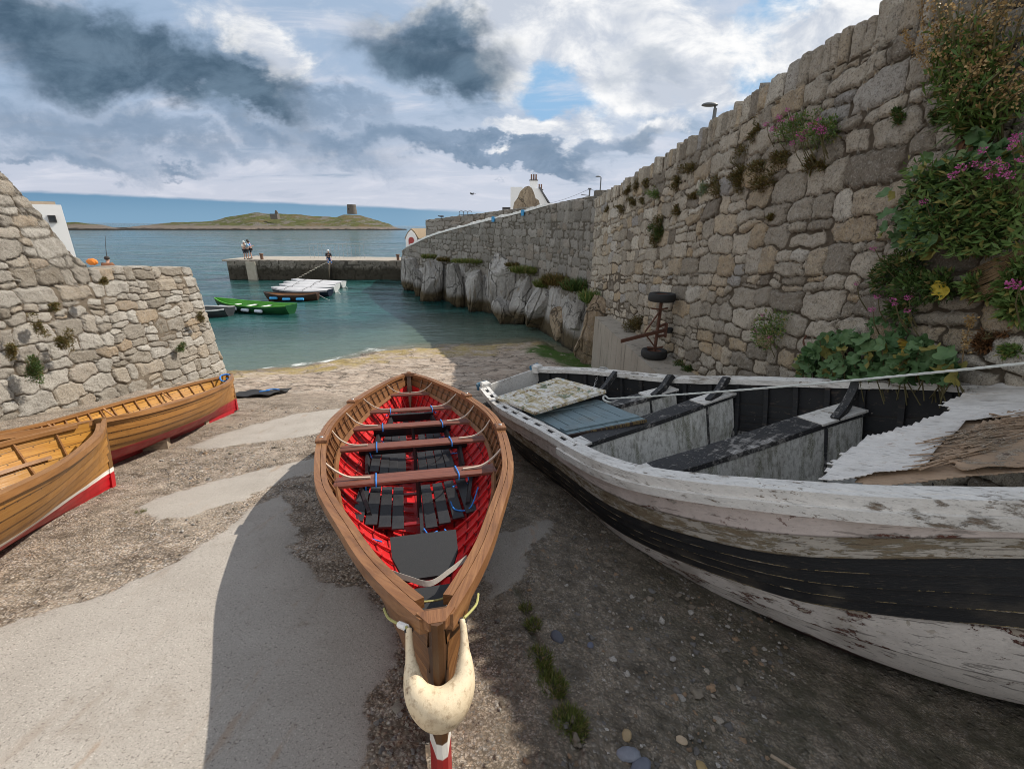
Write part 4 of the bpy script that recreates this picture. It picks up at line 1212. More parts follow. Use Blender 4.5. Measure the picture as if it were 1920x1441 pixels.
for i, (px, py, d, rz, lab) in enumerate((((285), 842, (.42, .24, .16), .5, 'large wooden chock under the middle of the honey brown clinker boat'), (383, 797, (.12, .10, .22), .1, 'small upright wooden prop under the quarter of the honey brown clinker boat'), (414, 772, (.10, .08, .20), .3, 'thin wooden prop under the stern of the honey brown clinker boat'))):
    p = onslip(px, py); z = ground_at(p[0], p[1])
    mb = MB(); plank(mb, (0, 0, d[2]/2 - .02), d, bev=.012)
    o = mb.build('wooden_block', BLOCKW); o.location = (p[0], p[1], z); o.rotation_euler = (-.15, .05, rz)
    tag(o, lab, 'block', 'wooden blocks under the varnished boat')
p = onslip(480, 742); z = ground_at(p[0], p[1])
mr = empty('rubber_mat', (p[0], p[1], z + .02), label='flat black rubber mat with a blue cord lying on the slip', cat='mat')
mr.rotation_euler = (-.18, 0, .2)
n = 16; P = np.zeros((n, n, 3))
for i in range(n):
    for j in range(n):
        a, b = i/(n-1) - .5, j/(n-1) - .5
        P[i, j] = (a * 1.15 + b * .3, b * .75, .03 + .05 * fbm(np.array(a*4), np.array(b*4), oct=2, seed=2) + .04 * abs(a))
me = grid_mesh('sheet', P); o = link('sheet', me, mr, [BLKM], 60); md = o.modifiers.new('s', 'SOLIDIFY'); md.thickness = .02
mb = MB(); mb.tube(cubic_pts([(.1, -.05, .07), (.3, .05, .08), (.2, .15, .07), (.35, .2, .08), (.5, .12, .07)], 8), .014, 6); mb.build('cord', CORDB, mr)
# ------------------------------------------------------------------ the derelict white and black boat
def m_oldpaint(top, under, flake, wear=.5, dirt=.5, moss=0.0, stretch=(2.2, 9), sk=True, edge=.35, under2=(.10, .06, .04)):
    def f(t):
        p = t.obj(); ox, oy, oz = t.sep(p)
        if sk:
            a = t.node('ShaderNodeAttribute'); a.attribute_name = 'sk'; x, k, tn = t.sep(a.outputs['Vector'])
            q = t.comb(x, t.add(t.mul(k, .16), t.mul(oy, .12)), t.mul(oy, .2)); fr = t.m('FRACT', k)
            ed = t.m('MAXIMUM', t.step(.78, 1.0, fr), t.step(.16, .0, fr))
        else:
            q = p; ed = 0.0
        st = t.sc(q, stretch[0], stretch[1], stretch[1])
        n1 = t.noise(st, 1.6, 9, .70, .5); n2 = t.noise(t.sc(q, 1, 3.2, 3.2), 7, 8, .7, .3); n3 = t.noise(q, 2.0, 4, .6); n4 = t.noise(t.sc(q, 1, 6, 6), 26, 5, .7)
        c = t.mix(t.step(.3, .75, n2), top, tuple(v * .80 for v in top))
        c = t.mix(t.mul(t.step(.48, .72, n3), dirt * .6), c, (.20, .165, .12))
        # flaked away: lower coats, then bare wood
        e = t.add(t.mul(n1, .55), t.add(t.mul(n2, .45), t.mul(t.mul(ed, t.step(.36, .56, t.noise(q, 3.2, 6, .7))), edge * .30)))
        e = t.add(e, t.mul(t.sub(n3, .5), .35))
        w0 = .72 - wear * .25
        c = t.mix(t.step(w0, w0 + .015, e), c, flake)
        c = t.mix(t.step(w0 + .035, w0 + .05, e), c, under)
        c = t.mix(t.step(w0 + .10, w0 + .13, e), c, under2)
        cl = t.step(.46, .60, t.noise(q, 2.6, 4, .6)); chip = t.mul(t.step(.60, .62, t.noise(t.sc(q, 11, 26, 26), 1.7, 5, .62)), cl)
        c = t.mix(t.mul(chip, wear * 1.5), c, under)
        crk = t.step(.60, .635, t.noise(t.sc(q, 1.3, 40, 40), 1.5, 5, .6, .3)); c = t.mix(t.mul(crk, .55 * dirt), c, (.05, .04, .032))
        c = t.mix(t.mul(t.step(.56, .70, n4), .45 * dirt), c, (.07, .058, .045))
        if sk:
            lap_shadow = t.m('MAXIMUM', t.step(.88, 1.0, fr), t.mul(t.step(.05, .0, fr), .8))
            c = t.mix(t.mul(lap_shadow, .8), c, (.028, .022, .018))  # shadow under each plank lap painted into the colour
        if moss:
            mo = t.mul(t.step(.50, .66, t.noise(t.sc(p, 3, 5, 1.2), 1.6, 6, .65)), t.step(.38, .58, n4))
            c = t.mix(t.mul(mo, moss), c, (.10, .105, .035))
            c = t.mix(t.mul(t.step(.46, .62, t.noise(t.sc(p, 18, 18, 8), 1.3, 5, .7)), moss * .5), c, (.13, .125, .10))
        h = t.add(t.mul(t.step(w0 - .02, w0 + .05, e), -.006), t.add(t.mul(n2, .004), t.mul(n4, .003)))
        return {'c': c, 'n': t.bump(h, .9, 1.0), 'r': t.lin(e, .3, .8, .55, .95)}
    return f


OP_WHITE = mat('old_white_paint', m_oldpaint((.78, .72, .66), (.42, .36, .29), (.13, .045, .03), .58, 1.0), .7)
OP_PINK = mat('old_pinkish_paint', m_oldpaint((.66, .575, .53), (.12, .045, .03), (.40, .36, .32), .46, .8), .7)
OP_TAN = mat('worn_tan_paint', m_oldpaint((.46, .42, .36), (.20, .155, .10), (.30, .25, .17), .90, 1.0, under2=(.12, .085, .05)), .85)
OP_BLACK = mat('old_black_paint', m_oldpaint((.014, .015, .017), (.10, .08, .06), (.45, .34, .15), .20, .5, edge=.95, under2=(.55, .48, .38)), .6)
OP_KEEL = mat('old_red_brown_paint', m_oldpaint((.055, .024, .02), (.16, .11, .08), (.38, .27, .10), .40, .6), .8)
OP_BLK2 = mat('weathered_black_timber', m_oldpaint((.022, .023, .026), (.20, .19, .18), (.07, .07, .07), .80, .2, stretch=(14, 2.5), sk=False, under2=(.42, .41, .39)), .85)
OP_W2 = mat('weathered_white_timber', m_oldpaint((.72, .70, .66), (.17, .13, .095), (.40, .36, .31), .60, .7, stretch=(2.5, 10), sk=False), .8)
OP_PAN = mat('mossy_white_panel', m_oldpaint((.72, .72, .69), (.25, .24, .20), (.36, .36, .32), .18, .6, moss=.95, stretch=(4, 4), sk=False), .85)
OP_BLUE = mat('old_blue_paint', m_oldpaint((.02, .15, .27), (.5, .5, .48), (.30, .40, .45), .35, .4, sk=False), .7)
DOORBLUE = mat('grey_blue_boards', m_oldpaint((.17, .24, .27), (.30, .34, .33), (.42, .46, .44), .28, .6, stretch=(2, 12), sk=False), .8)


def _doorpaint(t):
    p = t.obj(); n1 = t.noise(t.sc(p, 3, 9, 9), 1.8, 8, .7, .5); n2 = t.noise(p, 5, 5, .6); n3 = t.noise(t.sc(p, 9, 3, 3), 4, 6, .7)
    c = t.mix(t.step(.46, .56, n1), (.64, .62, .57), (.44, .37, .22))
    c = t.mix(t.mul(t.step(.58, .62, n2), .8), c, (.09, .14, .075)); c = t.mix(t.mul(t.step(.60, .64, t.noise(p, 6, 6, .7)), .8), c, (.22, .33, .35))
    c = t.mix(t.step(.57, .61, n3), c, (.23, .15, .085)); c = t.mix(t.step(.62, .66, n1), c, (.075, .05, .035))
    return {'c': c, 'n': t.bump(t.add(n1, n3), .6, .008)}


DOORP = mat('peeling_door_paint', _doorpaint, .85)


def _lin2(t):
    p = t.obj(); a = t.node('ShaderNodeAttribute'); a.attribute_name = 'sk'; x, k, tn = t.sep(a.outputs['Vector'])
    n = t.noise(t.comb(t.mul(x, 2), t.mul(k, 1.2), 0), 3, 8, .7); n2 = t.noise(p, 16, 6, .7)
    fr = t.m('FRACT', k); sm = t.m('MAXIMUM', t.step(.90, 1.0, fr), t.step(.06, .0, fr))
    b = t.mix(t.step(.56, .70, n), (.016, .017, .019), (.10, .075, .06)); b = t.mix(t.step(.66, .70, n2), b, (.30, .26, .22))
    w = t.mix(n, (.76, .74, .68), (.52, .50, .44)); w = t.mix(t.mul(t.step(.52, .68, n2), .6), w, (.17, .16, .10)); w = t.mix(t.step(.66, .70, n), w, (.16, .11, .08))
    c = t.mix(t.step(6.2, 6.25, k), w, b)
    c = t.mix(t.mul(sm, .65), c, (.03, .025, .02))
    return {'c': c, 'n': t.bump(t.add(n, n2), .5, .006)}


LIN2 = mat('old_boat_lining', _lin2, .8)


def quad_pt(Q, u, v, w=0):
    A, B, C_, D = [np.asarray(q, float) for q in Q]
    n = np.cross(B - A, D - A); n /= np.linalg.norm(n)
    return A*(1-u)*(1-v) + B*u*(1-v) + C_*u*v + D*(1-u)*v + n*w


def qbox(mb, Q, u0, u1, v0, v1, w0, w1):
    vs = [quad_pt(Q, u, v, w) for w in (w0, w1) for u, v in ((u0, v0), (u1, v0), (u1, v1), (u0, v1))]
    mb.add(vs, [(3, 2, 1, 0), (4, 5, 6, 7), (0, 1, 5, 4), (1, 2, 6, 5), (2, 3, 7, 6), (3, 0, 4, 7)])


def old_boat():
    fr = frame((.16, 7.22, 0), .57, -1, 12.27)
    root = empty('old_fishing_boat', fr[0], fr[1], 'big derelict open boat with flaking white and black planks and a torn plywood deck', 'boat')
    H = Hull(7.4, [(0, .57), (.15, .93), (.3, 1.09), (.5, 1.35), (.65, 1.23), (.8, .91), (.92, .48), (1, .03)], [(0, .99), (.3, .96), (.5, 1.03), (.7, 1.25), (1, 1.62)],
             n=11, lap=.021, T=.028, rake=(0, .5), nt=90, full=.48, seed=12, kz=[(0, -.2), (.15, -.35), (.5, -.5), (.75, -.48), (.88, -.36), (1, .1)], ef=[(0, .40), (.3, .05), (.6, 0), (.85, .22), (1, 1)])
    mats = [OP_KEEL, OP_WHITE, OP_BLACK, OP_TAN, OP_PINK]
    b0 = spline([(0, .44), (.40, .50), (.55, .455), (.66, .40), (.74, .29), (.81, .20), (1, .10)]); b2 = spline([(0, .775), (.62, .775), (.81, .86), (1, .90)]); b3 = spline([(0, .85), (.62, .85), (.81, .91), (1, .94)]); b1 = spline([(0, .52), (.35, .60), (.5, .615), (.66, .605), (.81, .655), (1, .62)])

    def edges(k, fr, t):
        u = k + fr; a0, a1 = b0(t), b1(t)
        return np.interp(u, [0, 3], [0, 1]) * a0 if u <= 3 else a0 + (a1 - a0) * (u - 3) / 2 if u <= 5 else a1 + (b2(t) - a1) * (u - 5) / 4 if u <= 9 else b2(t) + (b3(t) - b2(t)) * (u - 9) if u <= 10 else b3(t) + (1 - b3(t)) * (u - 10)
    H.edges = edges

    def paint(k, t):
        return 0 if k < 3 else 1 if k < 5 else 2 if k < 9 else 3 if k < 10 else 4
    H.shell('hull', mats, root, strake_mat=paint)
    H.shell('lining', [LIN2], root, inner=True, t0=.003, t1=.985)
    # transom
    for x, m, nm in ((-.025, OP_W2, 'transom'),):
        mb = MB(); P = []
        for v in np.linspace(0, 1, 14): P.append(H.pt(np.array(0.0), np.array(v), 1, .012))
        ring = [np.array(p) for p in P] + [np.array(p) * (1, -1, 1) for p in P[::-1]]
        mb.sweep([[(p[0] + d, p[1], p[2]) for p in ring] for d in (-.035, .0)]); mb.build(nm, m, root)
    for sd in (1, -1):
        H.rail('gunwale', OP_W2, root, sd, .012, .062, -.075, .012, jag=.004)
        H.rail('inwale', OP_W2, root, sd, -.085, -.040, -.055, .010, 0, .97, jag=.004)
        H.rail('gap_shade', OP_BLK2, root, sd, -.040, .012, -.05, -.012, 0, .45)  # black bar painting in the dark of the open slots
        H.rail('capping', OP_W2, root, sd, -.0395, .0115, -.05, .014, .40, .97, jag=.004)
        for x in np.arange(.12, 3.0, .30):
            mb = MB()
            t = float(H.t_of(x)); _, b, z = [float(q) for q in H.sec(t, 1.0)]
            plank(mb, (x, sd*(b - .014), z - .004), (.16, .0505, .02), math.atan2(sd * float(H.hb(t + .01) - H.hb(max(0, t - .01))), .02*H.L), bev=.003)
            mb.build('spacer_block', OP_W2, root)
        H.rail('rub_rail', OP_W2, root, sd, .03, .085, -.15, -.075, .36, .99, jag=.003)
        H.stringer('riser', OP_BLK2, root, sd, .655, .02, .96, .05, .03, -.028)
        for x in np.arange(.25, 7.0, .33):
            H.rib('rib', LIN2, root, H.t_of(x), sd, .03, .97, .05, .032, -.028)
    H.keel('keel', OP_KEEL, root, .09, .10, 0, .97); H.stem('stem', OP_W2, root, 1, .08, .09, top=.08)
    # white quarter pieces with blue tops on the transom
    for sd in (1, -1):
        mb = MB(); plank(mb, (.02, sd*.53, 1.0), (.16, .15, .13), sd*.2, bev=.02); mb.build('quarter_block', OP_W2, root)
        mb = MB(); plank(mb, (-.05, sd*.54, 1.005), (.05, .20, .12), sd*.2, bev=.015); mb.build('quarter_cap', OP_BLUE, root)
    # floor
    mb = MB(); P = np.zeros((24, 9, 3))
    for i, t in enumerate(np.linspace(.03, .9, 24)):
        b = H.width_at(float(t), .24)[0] - .03
        for j in range(9): P[i, j] = (H.L*t, b*(j/4 - 1), .24 + .01*noise3(t*20, j*.7))
    o = link('floor', grid_mesh('floor', P), root, [OP_PAN])
    # thwarts, boxes under them, knees
    for i, (xa, xb, z) in enumerate(((1.62, 2.40, .80), (2.58, 3.10, .80), (3.62, 4.46, .84))):
        def xy(s):
            x = (xa + xb)/2 + (xb - xa)/2 * s
            return x, s
        wn = H.width_at(float(H.t_of(xa)), z)[0] - .04; wf = H.width_at(float(H.t_of(xb)), z)[0] - .04
        A = np.array([xa, -wn, z]); B = np.array([xb, wf, z]); d = (B - A) / np.linalg.norm(B - A); nn = np.array([d[1], -d[0], 0])
        w = .30 if i == 2 else .26
        mb = MB(); mb.bar([A + (B - A)*s + np.array([0, 0, .008*math.sin(7*s + i)]) for s in np.linspace(0, 1, 9)], nn, (0, 0, 1), w, .05); mb.build('thwart', OP_BLK2, root)
        for s0, s1 in ((.0, .12), (.78, .995)):
            mb = MB(); mb.bar([A + (B - A)*s + nn*.02 + np.array([0, 0, .031]) for s in (s0, s1)], nn, (0, 0, 1), w*.95, .022); mb.build('thwart_pad', OP_W2, root)
        mb = MB()
        C0 = A + nn*(w/2 - .03); C1 = B + nn*(w/2 - .03)
        zb = .20; sh_ = .10
        rings = []
        for s in np.linspace(.02, .98, 24):
            p = C0 + (C1 - C0)*s; top = z - .025; tq = float(H.t_of(p[0])); vv = np.linspace(0, 1, 60); yv, zv = H.sec(tq, vv)[1:]; bt = min(top - .02, max(zb, float(np.interp(abs(p[1]) + .06, yv, zv)) + .03))
            rings.append([(p[0], p[1], bt), (p[0] + nn[0]*.02, p[1] + nn[1]*.02, bt), (p[0] + nn[0]*.02, p[1] + nn[1]*.02, top), (p[0], p[1], top)])
        mb.sweep(rings); mb.build('box_panel', OP_PAN, root)
        mb = MB(); p = C0 + (C1 - C0)*.80; mb.box((p[0] + nn[0]*.03, p[1] + nn[1]*.03, (z + zb)/2), (.03, .012, z - zb - .04)); mb.build('panel_seam', OP_BLK2, root)
        for sd, e, wdt in ((1, B, wf),):
            t = float(H.t_of(e[0])); top = H.sec(t, 1.0)
            P = cubic_pts([(e[0], sd*(wdt - .42), z + .035), (e[0], sd*(wdt - .22), z + .09), (e[0] + .01, sd*(wdt - .06), z + .20), (e[0] + .02, sd*(float(top[1]) - .06), float(top[2]) + .01)], 7)
            mb = MB(); mb.bar(P, (1, 0, 0), (0, -.55, .8), .075, .085); mb.build('knee', OP_BLK2, root)
    t = float(H.t_of(1.50)); top = H.sec(t, 1.0)
    P = cubic_pts([(1.55, .50, .80), (1.52, .68, .86), (1.5, .86, .95), (1.48, float(top[1]) - .05, float(top[2]) + .01)], 7)
    mb = MB(); mb.bar(P, (1, 0, 0), (0, -.55, .8), .07, .075); mb.build('knee', OP_BLK2, root)
    # stern bench under the doors
    mb = MB(); mb.box((.55, 0, .74), (.9, 1.35, .04)); mb.build('stern_bench', OP_BLK2, root)
    # plywood deck: layers with torn edges
    DZ = 1.19

    def dl(q): return [local(fr, px, py, DZ)[:2] for px, py in q]
    top = dl([(1536, 912), (1552, 890), (1590, 858), (1625, 842), (1665, 836), (1700, 826), (1722, 815), (1750, 812), (1772, 800), (1762, 788), (1790, 770), (1840, 750), (1920, 738), (2150, 728), (2150, 800), (1960, 822), (1900, 838), (1868, 830), (1812, 832), (1795, 852), (1762, 884), (1748, 904), (1735, 920), (1536, 925)])
    mid = dl([(1765, 905), (1790, 872), (1815, 842), (1855, 828), (1920, 812), (2160, 800), (2250, 860), (2200, 935), (1900, 938), (1775, 925)])
    low = dl([(1590, 915), (1620, 868), (1700, 846), (1800, 812), (1830, 772), (1920, 752), (2200, 740), (2300, 860), (2250, 945), (1900, 945), (1650, 935)])

    def ply(name, poly, z0, m, seed, jag, curl=0.0, th=.005):
        xs = np.arange(4.75, 7.2, .022); ysr = np.arange(-1.5, 1.9, .011)
        Y, X = np.meshgrid(ysr, xs, indexing='ij')
        d = np.array([.62, .78])                              # grain runs across the boat
        g = X * d[0] - Y * d[1]; a_ = X * d[1] + Y * d[0]
        w1 = jag * fbm(g * 26, a_ * 2.2, oct=4, seed=seed); w2 = jag * .4 * fbm(g * 9, a_ * 3, oct=3, seed=seed + 1)
        D = inside(X + w1 * .78 + w2, Y + w1 * .62 - w2, poly)
        bmax = H.hb(H.t_of(X)) - .0
        D = np.minimum(D, np.minimum(bmax + .005 - Y, Y + bmax + .005))
        zs = H.sh(H.t_of(X)) + z0 + .03 * (1 - (Y / np.maximum(bmax, .3))**2)
        Zd = zs + .008 * fbm(X * 2, Y * 5, oct=3, seed=seed) + curl * np.exp(-np.maximum(D, 0) / .045) * (fbm(X * 9, Y * 9, oct=2, seed=seed + 4) + .5)
        V = np.stack([X, Y, Zd], -1)
        me = grid_mesh(name, V)
        import bmesh
        bm = bmesh.new(); bm.from_mesh(me); Df = D.ravel(); bm.verts.ensure_lookup_table()
        bmesh.ops.delete(bm, geom=[v for i, v in enumerate(bm.verts) if Df[i] < 0], context='VERTS')
        bm.to_mesh(me); bm.free()
        o = link(name, me, root, [m], 40)
        md = o.modifiers.new('thick', 'SOLIDIFY'); md.thickness = th; md.offset = 1
        return o
    ply('deck_ply', top, .016, mat('peeling_deck', m_oldpaint((.70, .675, .64), (.36, .25, .17), (.30, .265, .22), .33, .8, stretch=(6, 6), sk=False, under2=(.10, .07, .05)), .8), 3, .05, .02)
    ply('deck_ply_core', low, -.010, mat('torn_ply', m_oldpaint((.36, .25, .165), (.10, .07, .05), (.50, .42, .33), .62, 1.0, stretch=(9, 9), sk=False, under2=(.05, .035, .025)), .9), 9, .07, .02)
    ply('deck_ply_flap', mid, .010, MATS['torn_ply'], 17, .09, .035, .004)
    rnd = random.Random(4); mb = MB()
    for i in range(150):
        u = rnd.random(); c = dl([(1740 + 300 * u, 900 - 75 * u + rnd.uniform(-30, 22))])[0]
        if abs(c[1]) > float(H.hb(H.t_of(c[0]))) - .03: continue
        z = float(H.sh(H.t_of(c[0]))) + .03 * (1 - c[1]**2) + .016 + rnd.uniform(0, .014); l = rnd.uniform(.08, .34); a = math.atan2(.78, .62) + rnd.gauss(0, .16); wd = rnd.uniform(.004, .016)
        dx, dy = math.cos(a) * l/2, math.sin(a) * l/2; lift = rnd.uniform(-.004, .035)
        mb.bar([(c[0] - dx, c[1] - dy, z), (c[0], c[1], z + .004), (c[0] + dx, c[1] + dy, z + lift)], (-math.sin(a), math.cos(a), 0), (0, 0, 1), [wd, wd*.8, wd*.2], .003)
    o = mb.build('deck_splinters', MATS['torn_ply'], root)
    # loose doors lying on the stern
    z1 = .93
    Q = [np.append(local(fr, px, py, z)[:2], z) for (px, py), z in (((930, 749), .99), ((1003, 778), .96), ((1137, 737), 1.0), ((1046, 712), .99))]
    M4 = root.matrix_world
    dr = empty('panelled_door', fr[0], fr[1], 'peeling white and green panelled door laid across the stern of the derelict boat', 'door')
    mb = MB()
    for a in ((0, 1, 0, .13), (0, 1, .87, 1), (0, .14, .13, .87), (.86, 1, .13, .87), (.44, .56, .13, .87), (.14, .44, .46, .54), (.56, .86, .40, .50)): qbox(mb, Q, a[0], a[1], a[2], a[3], .0, .042)
    mb.build('door_frame', DOORP, dr)
    for a in ((.14, .44, .13, .46), (.14, .44, .54, .87), (.56, .86, .13, .40), (.56, .86, .50, .87)):
        mb = MB(); qbox(mb, Q, a[0], a[1], a[2], a[3], .008, .022); mb.build('door_panel', DOORP, dr)
    Q = [np.append(local(fr, px, py, z)[:2], z) for (px, py), z in (((985, 770), .88), ((1066, 815), .84), ((1212, 786), .87), ((1118, 748), .90))]
    dr = empty('boarded_door', fr[0], fr[1], 'grey blue boarded door lying under the panelled door on the derelict boat', 'door')
    mb = MB()
    for k in range(6): qbox(mb, Q, .02, .98, k/6 + .006, (k+1)/6 - .004, -.03, .0 + .002*(k % 2))
    o = mb.build('door_boards', DOORBLUE, dr)
    for u in (.10, .80):
        mb = MB(); qbox(mb, Q, u, u + .11, .02, .98, .004, .02); mb.build('ledger', DOORBLUE, dr)
    mb = MB(); qbox(mb, Q, .985, 1.01, 0, 1, -.035, .0); mb.build('edge_strip', OP_KEEL, dr)
    # chain over the far gunwale
    ch = empty('anchor_chain', fr[0], fr[1], 'short loop of galvanised chain hanging inside the far gunwale of the derelict boat', 'chain')
    mb = MB()
    P = cubic_pts([(1.20, .70, .74), (1.14, .84, .84), (1.10, .975, .975), (1.12, .99, 1.0), (1.20, 1.02, .99), (1.28, .98, .95), (1.33, .88, .84), (1.38, .78, .74)], 5)
    for i in range(0, len(P) - 1):
        c = (P[i] + P[i+1]) / 2; d = (P[i+1] - P[i]).normalized(); s = d.orthogonal().normalized()
        if i % 2: s = d.cross(s)
        mb.tube([c + d*.024*math.cos(a) + s*.013*math.sin(a) for a in np.linspace(0, 2*PI, 11)], .0045, 5, cap=False)
    mb.build('links', METAL, ch)
    # rope from the stern to a ring on the wall
    w0 = Vector(fr[0]) + sum((Vector(fr[1][k]) * v for k, v in enumerate((2.12, .10, .93))), Vector())
    w1 = Vector(onwall(2040, 668, .03))
    P = [w0.lerp(w1, s) + Vector((0, 0, -.10 * 4 * s * (1 - s) * .35)) for s in np.linspace(0, 1, 40)]
    mb = MB()
    for ph in (0, 2*PI/3, 4*PI/3):
        d = (w1 - w0).normalized(); s = d.orthogonal().normalized(); u = d.cross(s); Q2 = []
        L = (w1 - w0).length; nn = int(L / .02)
        for i in range(nn + 1):
            q = i / nn; a = ph + i * .55
            Q2.append(w0.lerp(w1, q) + Vector((0, 0, -.14 * q * (1 - q))) + (s * math.cos(a) + u * math.sin(a)) * .0052)
        mb.tube(Q2, .0062, 5)
    o = mb.build('mooring_rope', ROPE_W); tag(o, 'taut pale rope stretched from the derelict boat up to the granite wall', 'rope')
    kn = MB(); kn.tube(cubic_pts([w0 + Vector(q) for q in ((0, 0, 0), (-.05, .03, .03), (-.07, -.03, .0), (0, -.05, -.03), (.04, .0, -.05), (.0, .05, -.08), (-.03, .02, -.16), (.0, 0, -.28))], 6), .013, 7); kn.build('knot', ROPE_W, o)
    return H, fr


HW, FW = old_boat()
# ------------------------------------------------------------------ water
def build_water():
    ys = []; y = 12.5
    while y < 16000: ys.append(y); y += max(.07, .0042 * y)
    xs = []; x = 0.0
    while x < 26000: xs.append(x); x += max(.12, .03 * x) if x > 22 else .14
    xs = np.array([-q for q in xs[:0:-1]] + xs)
    Y, X = np.meshgrid(np.array(ys), xs, indexing='ij')
    s = shore_y(X) - Y
    near = sstep(60, 20, Y)
    calm = sstep(0, 3, -s)
    amp = (.012 + .02 * sstep(16, 40, Y)) * sstep(260, 90, Y)
    Z = amp * (fbm(X * .55, Y * 1.5, oct=3, seed=71) + .5 * fbm(X * 1.7 + Y * .4, Y * 3.1, oct=2, seed=75) * near)
    foam = sstep(.75, -.1, np.abs(s + .40 + .7 * fbm(X * 1.3, Y * 1.3, oct=4, seed=77))) * sstep(-3.0, -5.5, X) * (Y < 22) * (.55 + .9 * fbm(X * .9, Y * 2, oct=3, seed=78))
    me = grid_mesh('harbour_water', np.stack([X, Y, Z], -1), {'shore': np.clip(-s, -1, 60), 'foam': foam})
    return me


def m_water(t):
    p = t.gpos(); x, y, z = t.sep(p)
    sh = t.attr('shore', 'Fac'); fo = t.attr('foam', 'Fac')
    dist = t.m('POWER', t.m('MAXIMUM', y, 12.0), .5)
    n1 = t.noise(t.sc(p, .55, 1.5, 1), 1.6, 6, .62, .3); n2 = t.noise(t.sc(p, .5, 1.4, 1), 5.5, 4, .6); n3 = t.noise(t.sc(p, .10, .34, 1), 1.0, 6, .62, .4); n4 = t.noise(t.sc(p, .012, .045, 1), 1.0, 6, .62)
    far = t.step(50, 140, y)
    deep = t.mix(t.step(.38, .62, n3), (.004, .032, .030), (.020, .085, .078))
    deep = t.mix(t.mul(far, t.step(.38, .62, n4)), deep, (.014, .078, .094))
    shal = t.mix(n1, (.065, .10, .078), (.11, .145, .11))
    c = t.mix(t.step(11, .0, sh), deep, shal)
    c = t.mix(t.mul(t.step(1.2, .0, sh), .55), c, (.20, .16, .10))
    fm = t.mul(t.step(.25, .8, t.add(fo, t.mul(t.sub(t.noise(p, 9, 7, .75), .5), 1.5))), fo)
    cap = t.mul(t.step(.70, .76, t.noise(t.sc(p, .12, .5, 1), 1.9, 8, .72)), t.mul(t.step(30, 60, y), .5))
    fm = t.m('MAXIMUM', fm, cap)
    c = t.mix(fm, c, (.72, .74, .72))
    h = t.add(t.add(t.mul(n1, .07), t.mul(n2, .032)), t.add(t.mul(t.mul(n3, 1.0), t.step(20, 45, y)), t.mul(n4, t.mul(far, 5.0))))
    return {'c': c, 'n': t.bump(h, .75, 1.0), 'r': t.lin(fm, 0, 1, .09, .8), 'IOR': 1.33}


tag(link('harbour_water', build_water(), None, [mat('sea_water', m_water, .09)], 180), kind='structure')


# ------------------------------------------------------------------ island
def build_island(name, px0, px1, shore_px, top_px, depth, seed, y_at):
    cols = np.linspace(px0, px1, 190); top = spline(top_px); P = []; 
    nr = 26
    G = np.zeros((len(cols), nr, 3))
    for i, px in enumerate(cols):
        Y0 = float(y_at(px)); q0 = ray(px, 425); d = np.array([q0[0]/q0[1], 1.0])
        # keep the front shore at water level
        for j in range(nr):
            f = j / (nr - 1); Y = Y0 + depth * f * 1.5
            dd = ray(px, float(top(px))); zr = CZ + dd[2]/dd[1] * (Y0 + depth)
            prof = min(1, f / .667) ; up = prof**.75 if f <= .667 else max(0, 1 - ((f - .667) / .333)**2)
            edge = math.sin(PI * min(1, max(0, (i) / (len(cols) - 1))))**.35
            G[i, j] = (d[0] * Y, Y, zr * up * edge - (.6 if f in (0.0, 1.0) else 0))
    a = sstep(0, .15, np.linspace(0, 1, nr))[None, :]
    rough = 1.6 * fbm(G[..., 0] * .05, G[..., 1] * .03, oct=4, seed=seed) + 1.0 * np.abs(fbm(G[..., 0] * .16, G[..., 1] * .08, oct=3, seed=seed + 3))
    G[..., 2] += rough * a * .7
    G[:, :1, 2] = -.6
    return grid_mesh(name, G)


def m_island(t):
    p = t.gpos(); x, y, z = t.sep(p)
    n1 = t.noise(t.sc(p, .05, .02, .12), 1.0, 8, .66, .4); n2 = t.noise(t.sc(p, .25, .1, .5), 1.0, 6, .7)
    nz = t.sep(t.node('ShaderNodeNewGeometry').outputs['Normal'])[2]
    n5 = t.noise(t.sc(p, .9, .4, 1.6), 1.0, 7, .7); c = t.mix(t.step(.36, .64, t.add(t.mul(n2, .5), t.mul(n5, .5))), (.045, .062, .012), (.125, .13, .036))
    c = t.mix(t.step(.52, .60, n5), c, (.060, .046, .022))
    c = t.mix(t.step(.50, .62, n1), c, (.12, .092, .040))
    c = t.mix(t.step(.50, .58, t.noise(t.sc(p, .09, .03, .25), 1.3, 8, .74)), c, (.15, .135, .115))
    c = t.mix(t.mul(t.step(.93, .80, nz), .6), c, (.17, .155, .135))
    zz = t.add(z, t.mul(t.sub(n2, .5), 3.0))
    c = t.mix(t.step(4.2, 2.6, zz), c, t.mix(n2, (.10, .085, .07), (.26, .21, .17)))
    c = t.mix(t.step(1.5, .7, zz), c, (.022, .020, .016))
    return {'c': c, 'n': t.bump(t.add(n1, t.add(n2, n5)), 1.0, 2.5)}


MISL = mat('island_ground', m_island, .95, .2)
tag(link('island', build_island('island', 205, 762, 0, [(205, 430), (228, 426), (270, 420), (330, 414.5), (400, 413), (430, 407), (470, 400), (486, 398), (505, 401), (560, 401.5), (600, 403), (632, 402.5), (646, 397), (660, 395.5), (672, 395.5), (690, 400), (716, 407), (730, 411), (738, 418), (752, 426), (762, 429)], 70, 81,
                                    spline([(205, 330), (430, 380), (600, 470), (762, 560)])), None, [MISL], 180), kind='structure')
tag(link('islet', build_island('islet', 60, 246, 0, [(60, 424), (118, 419), (140, 417.5), (165, 419), (190, 420), (205, 423), (225, 427), (246, 430)], 40, 91, spline([(60, 290), (246, 330)])), None, [MISL], 180), kind='structure')


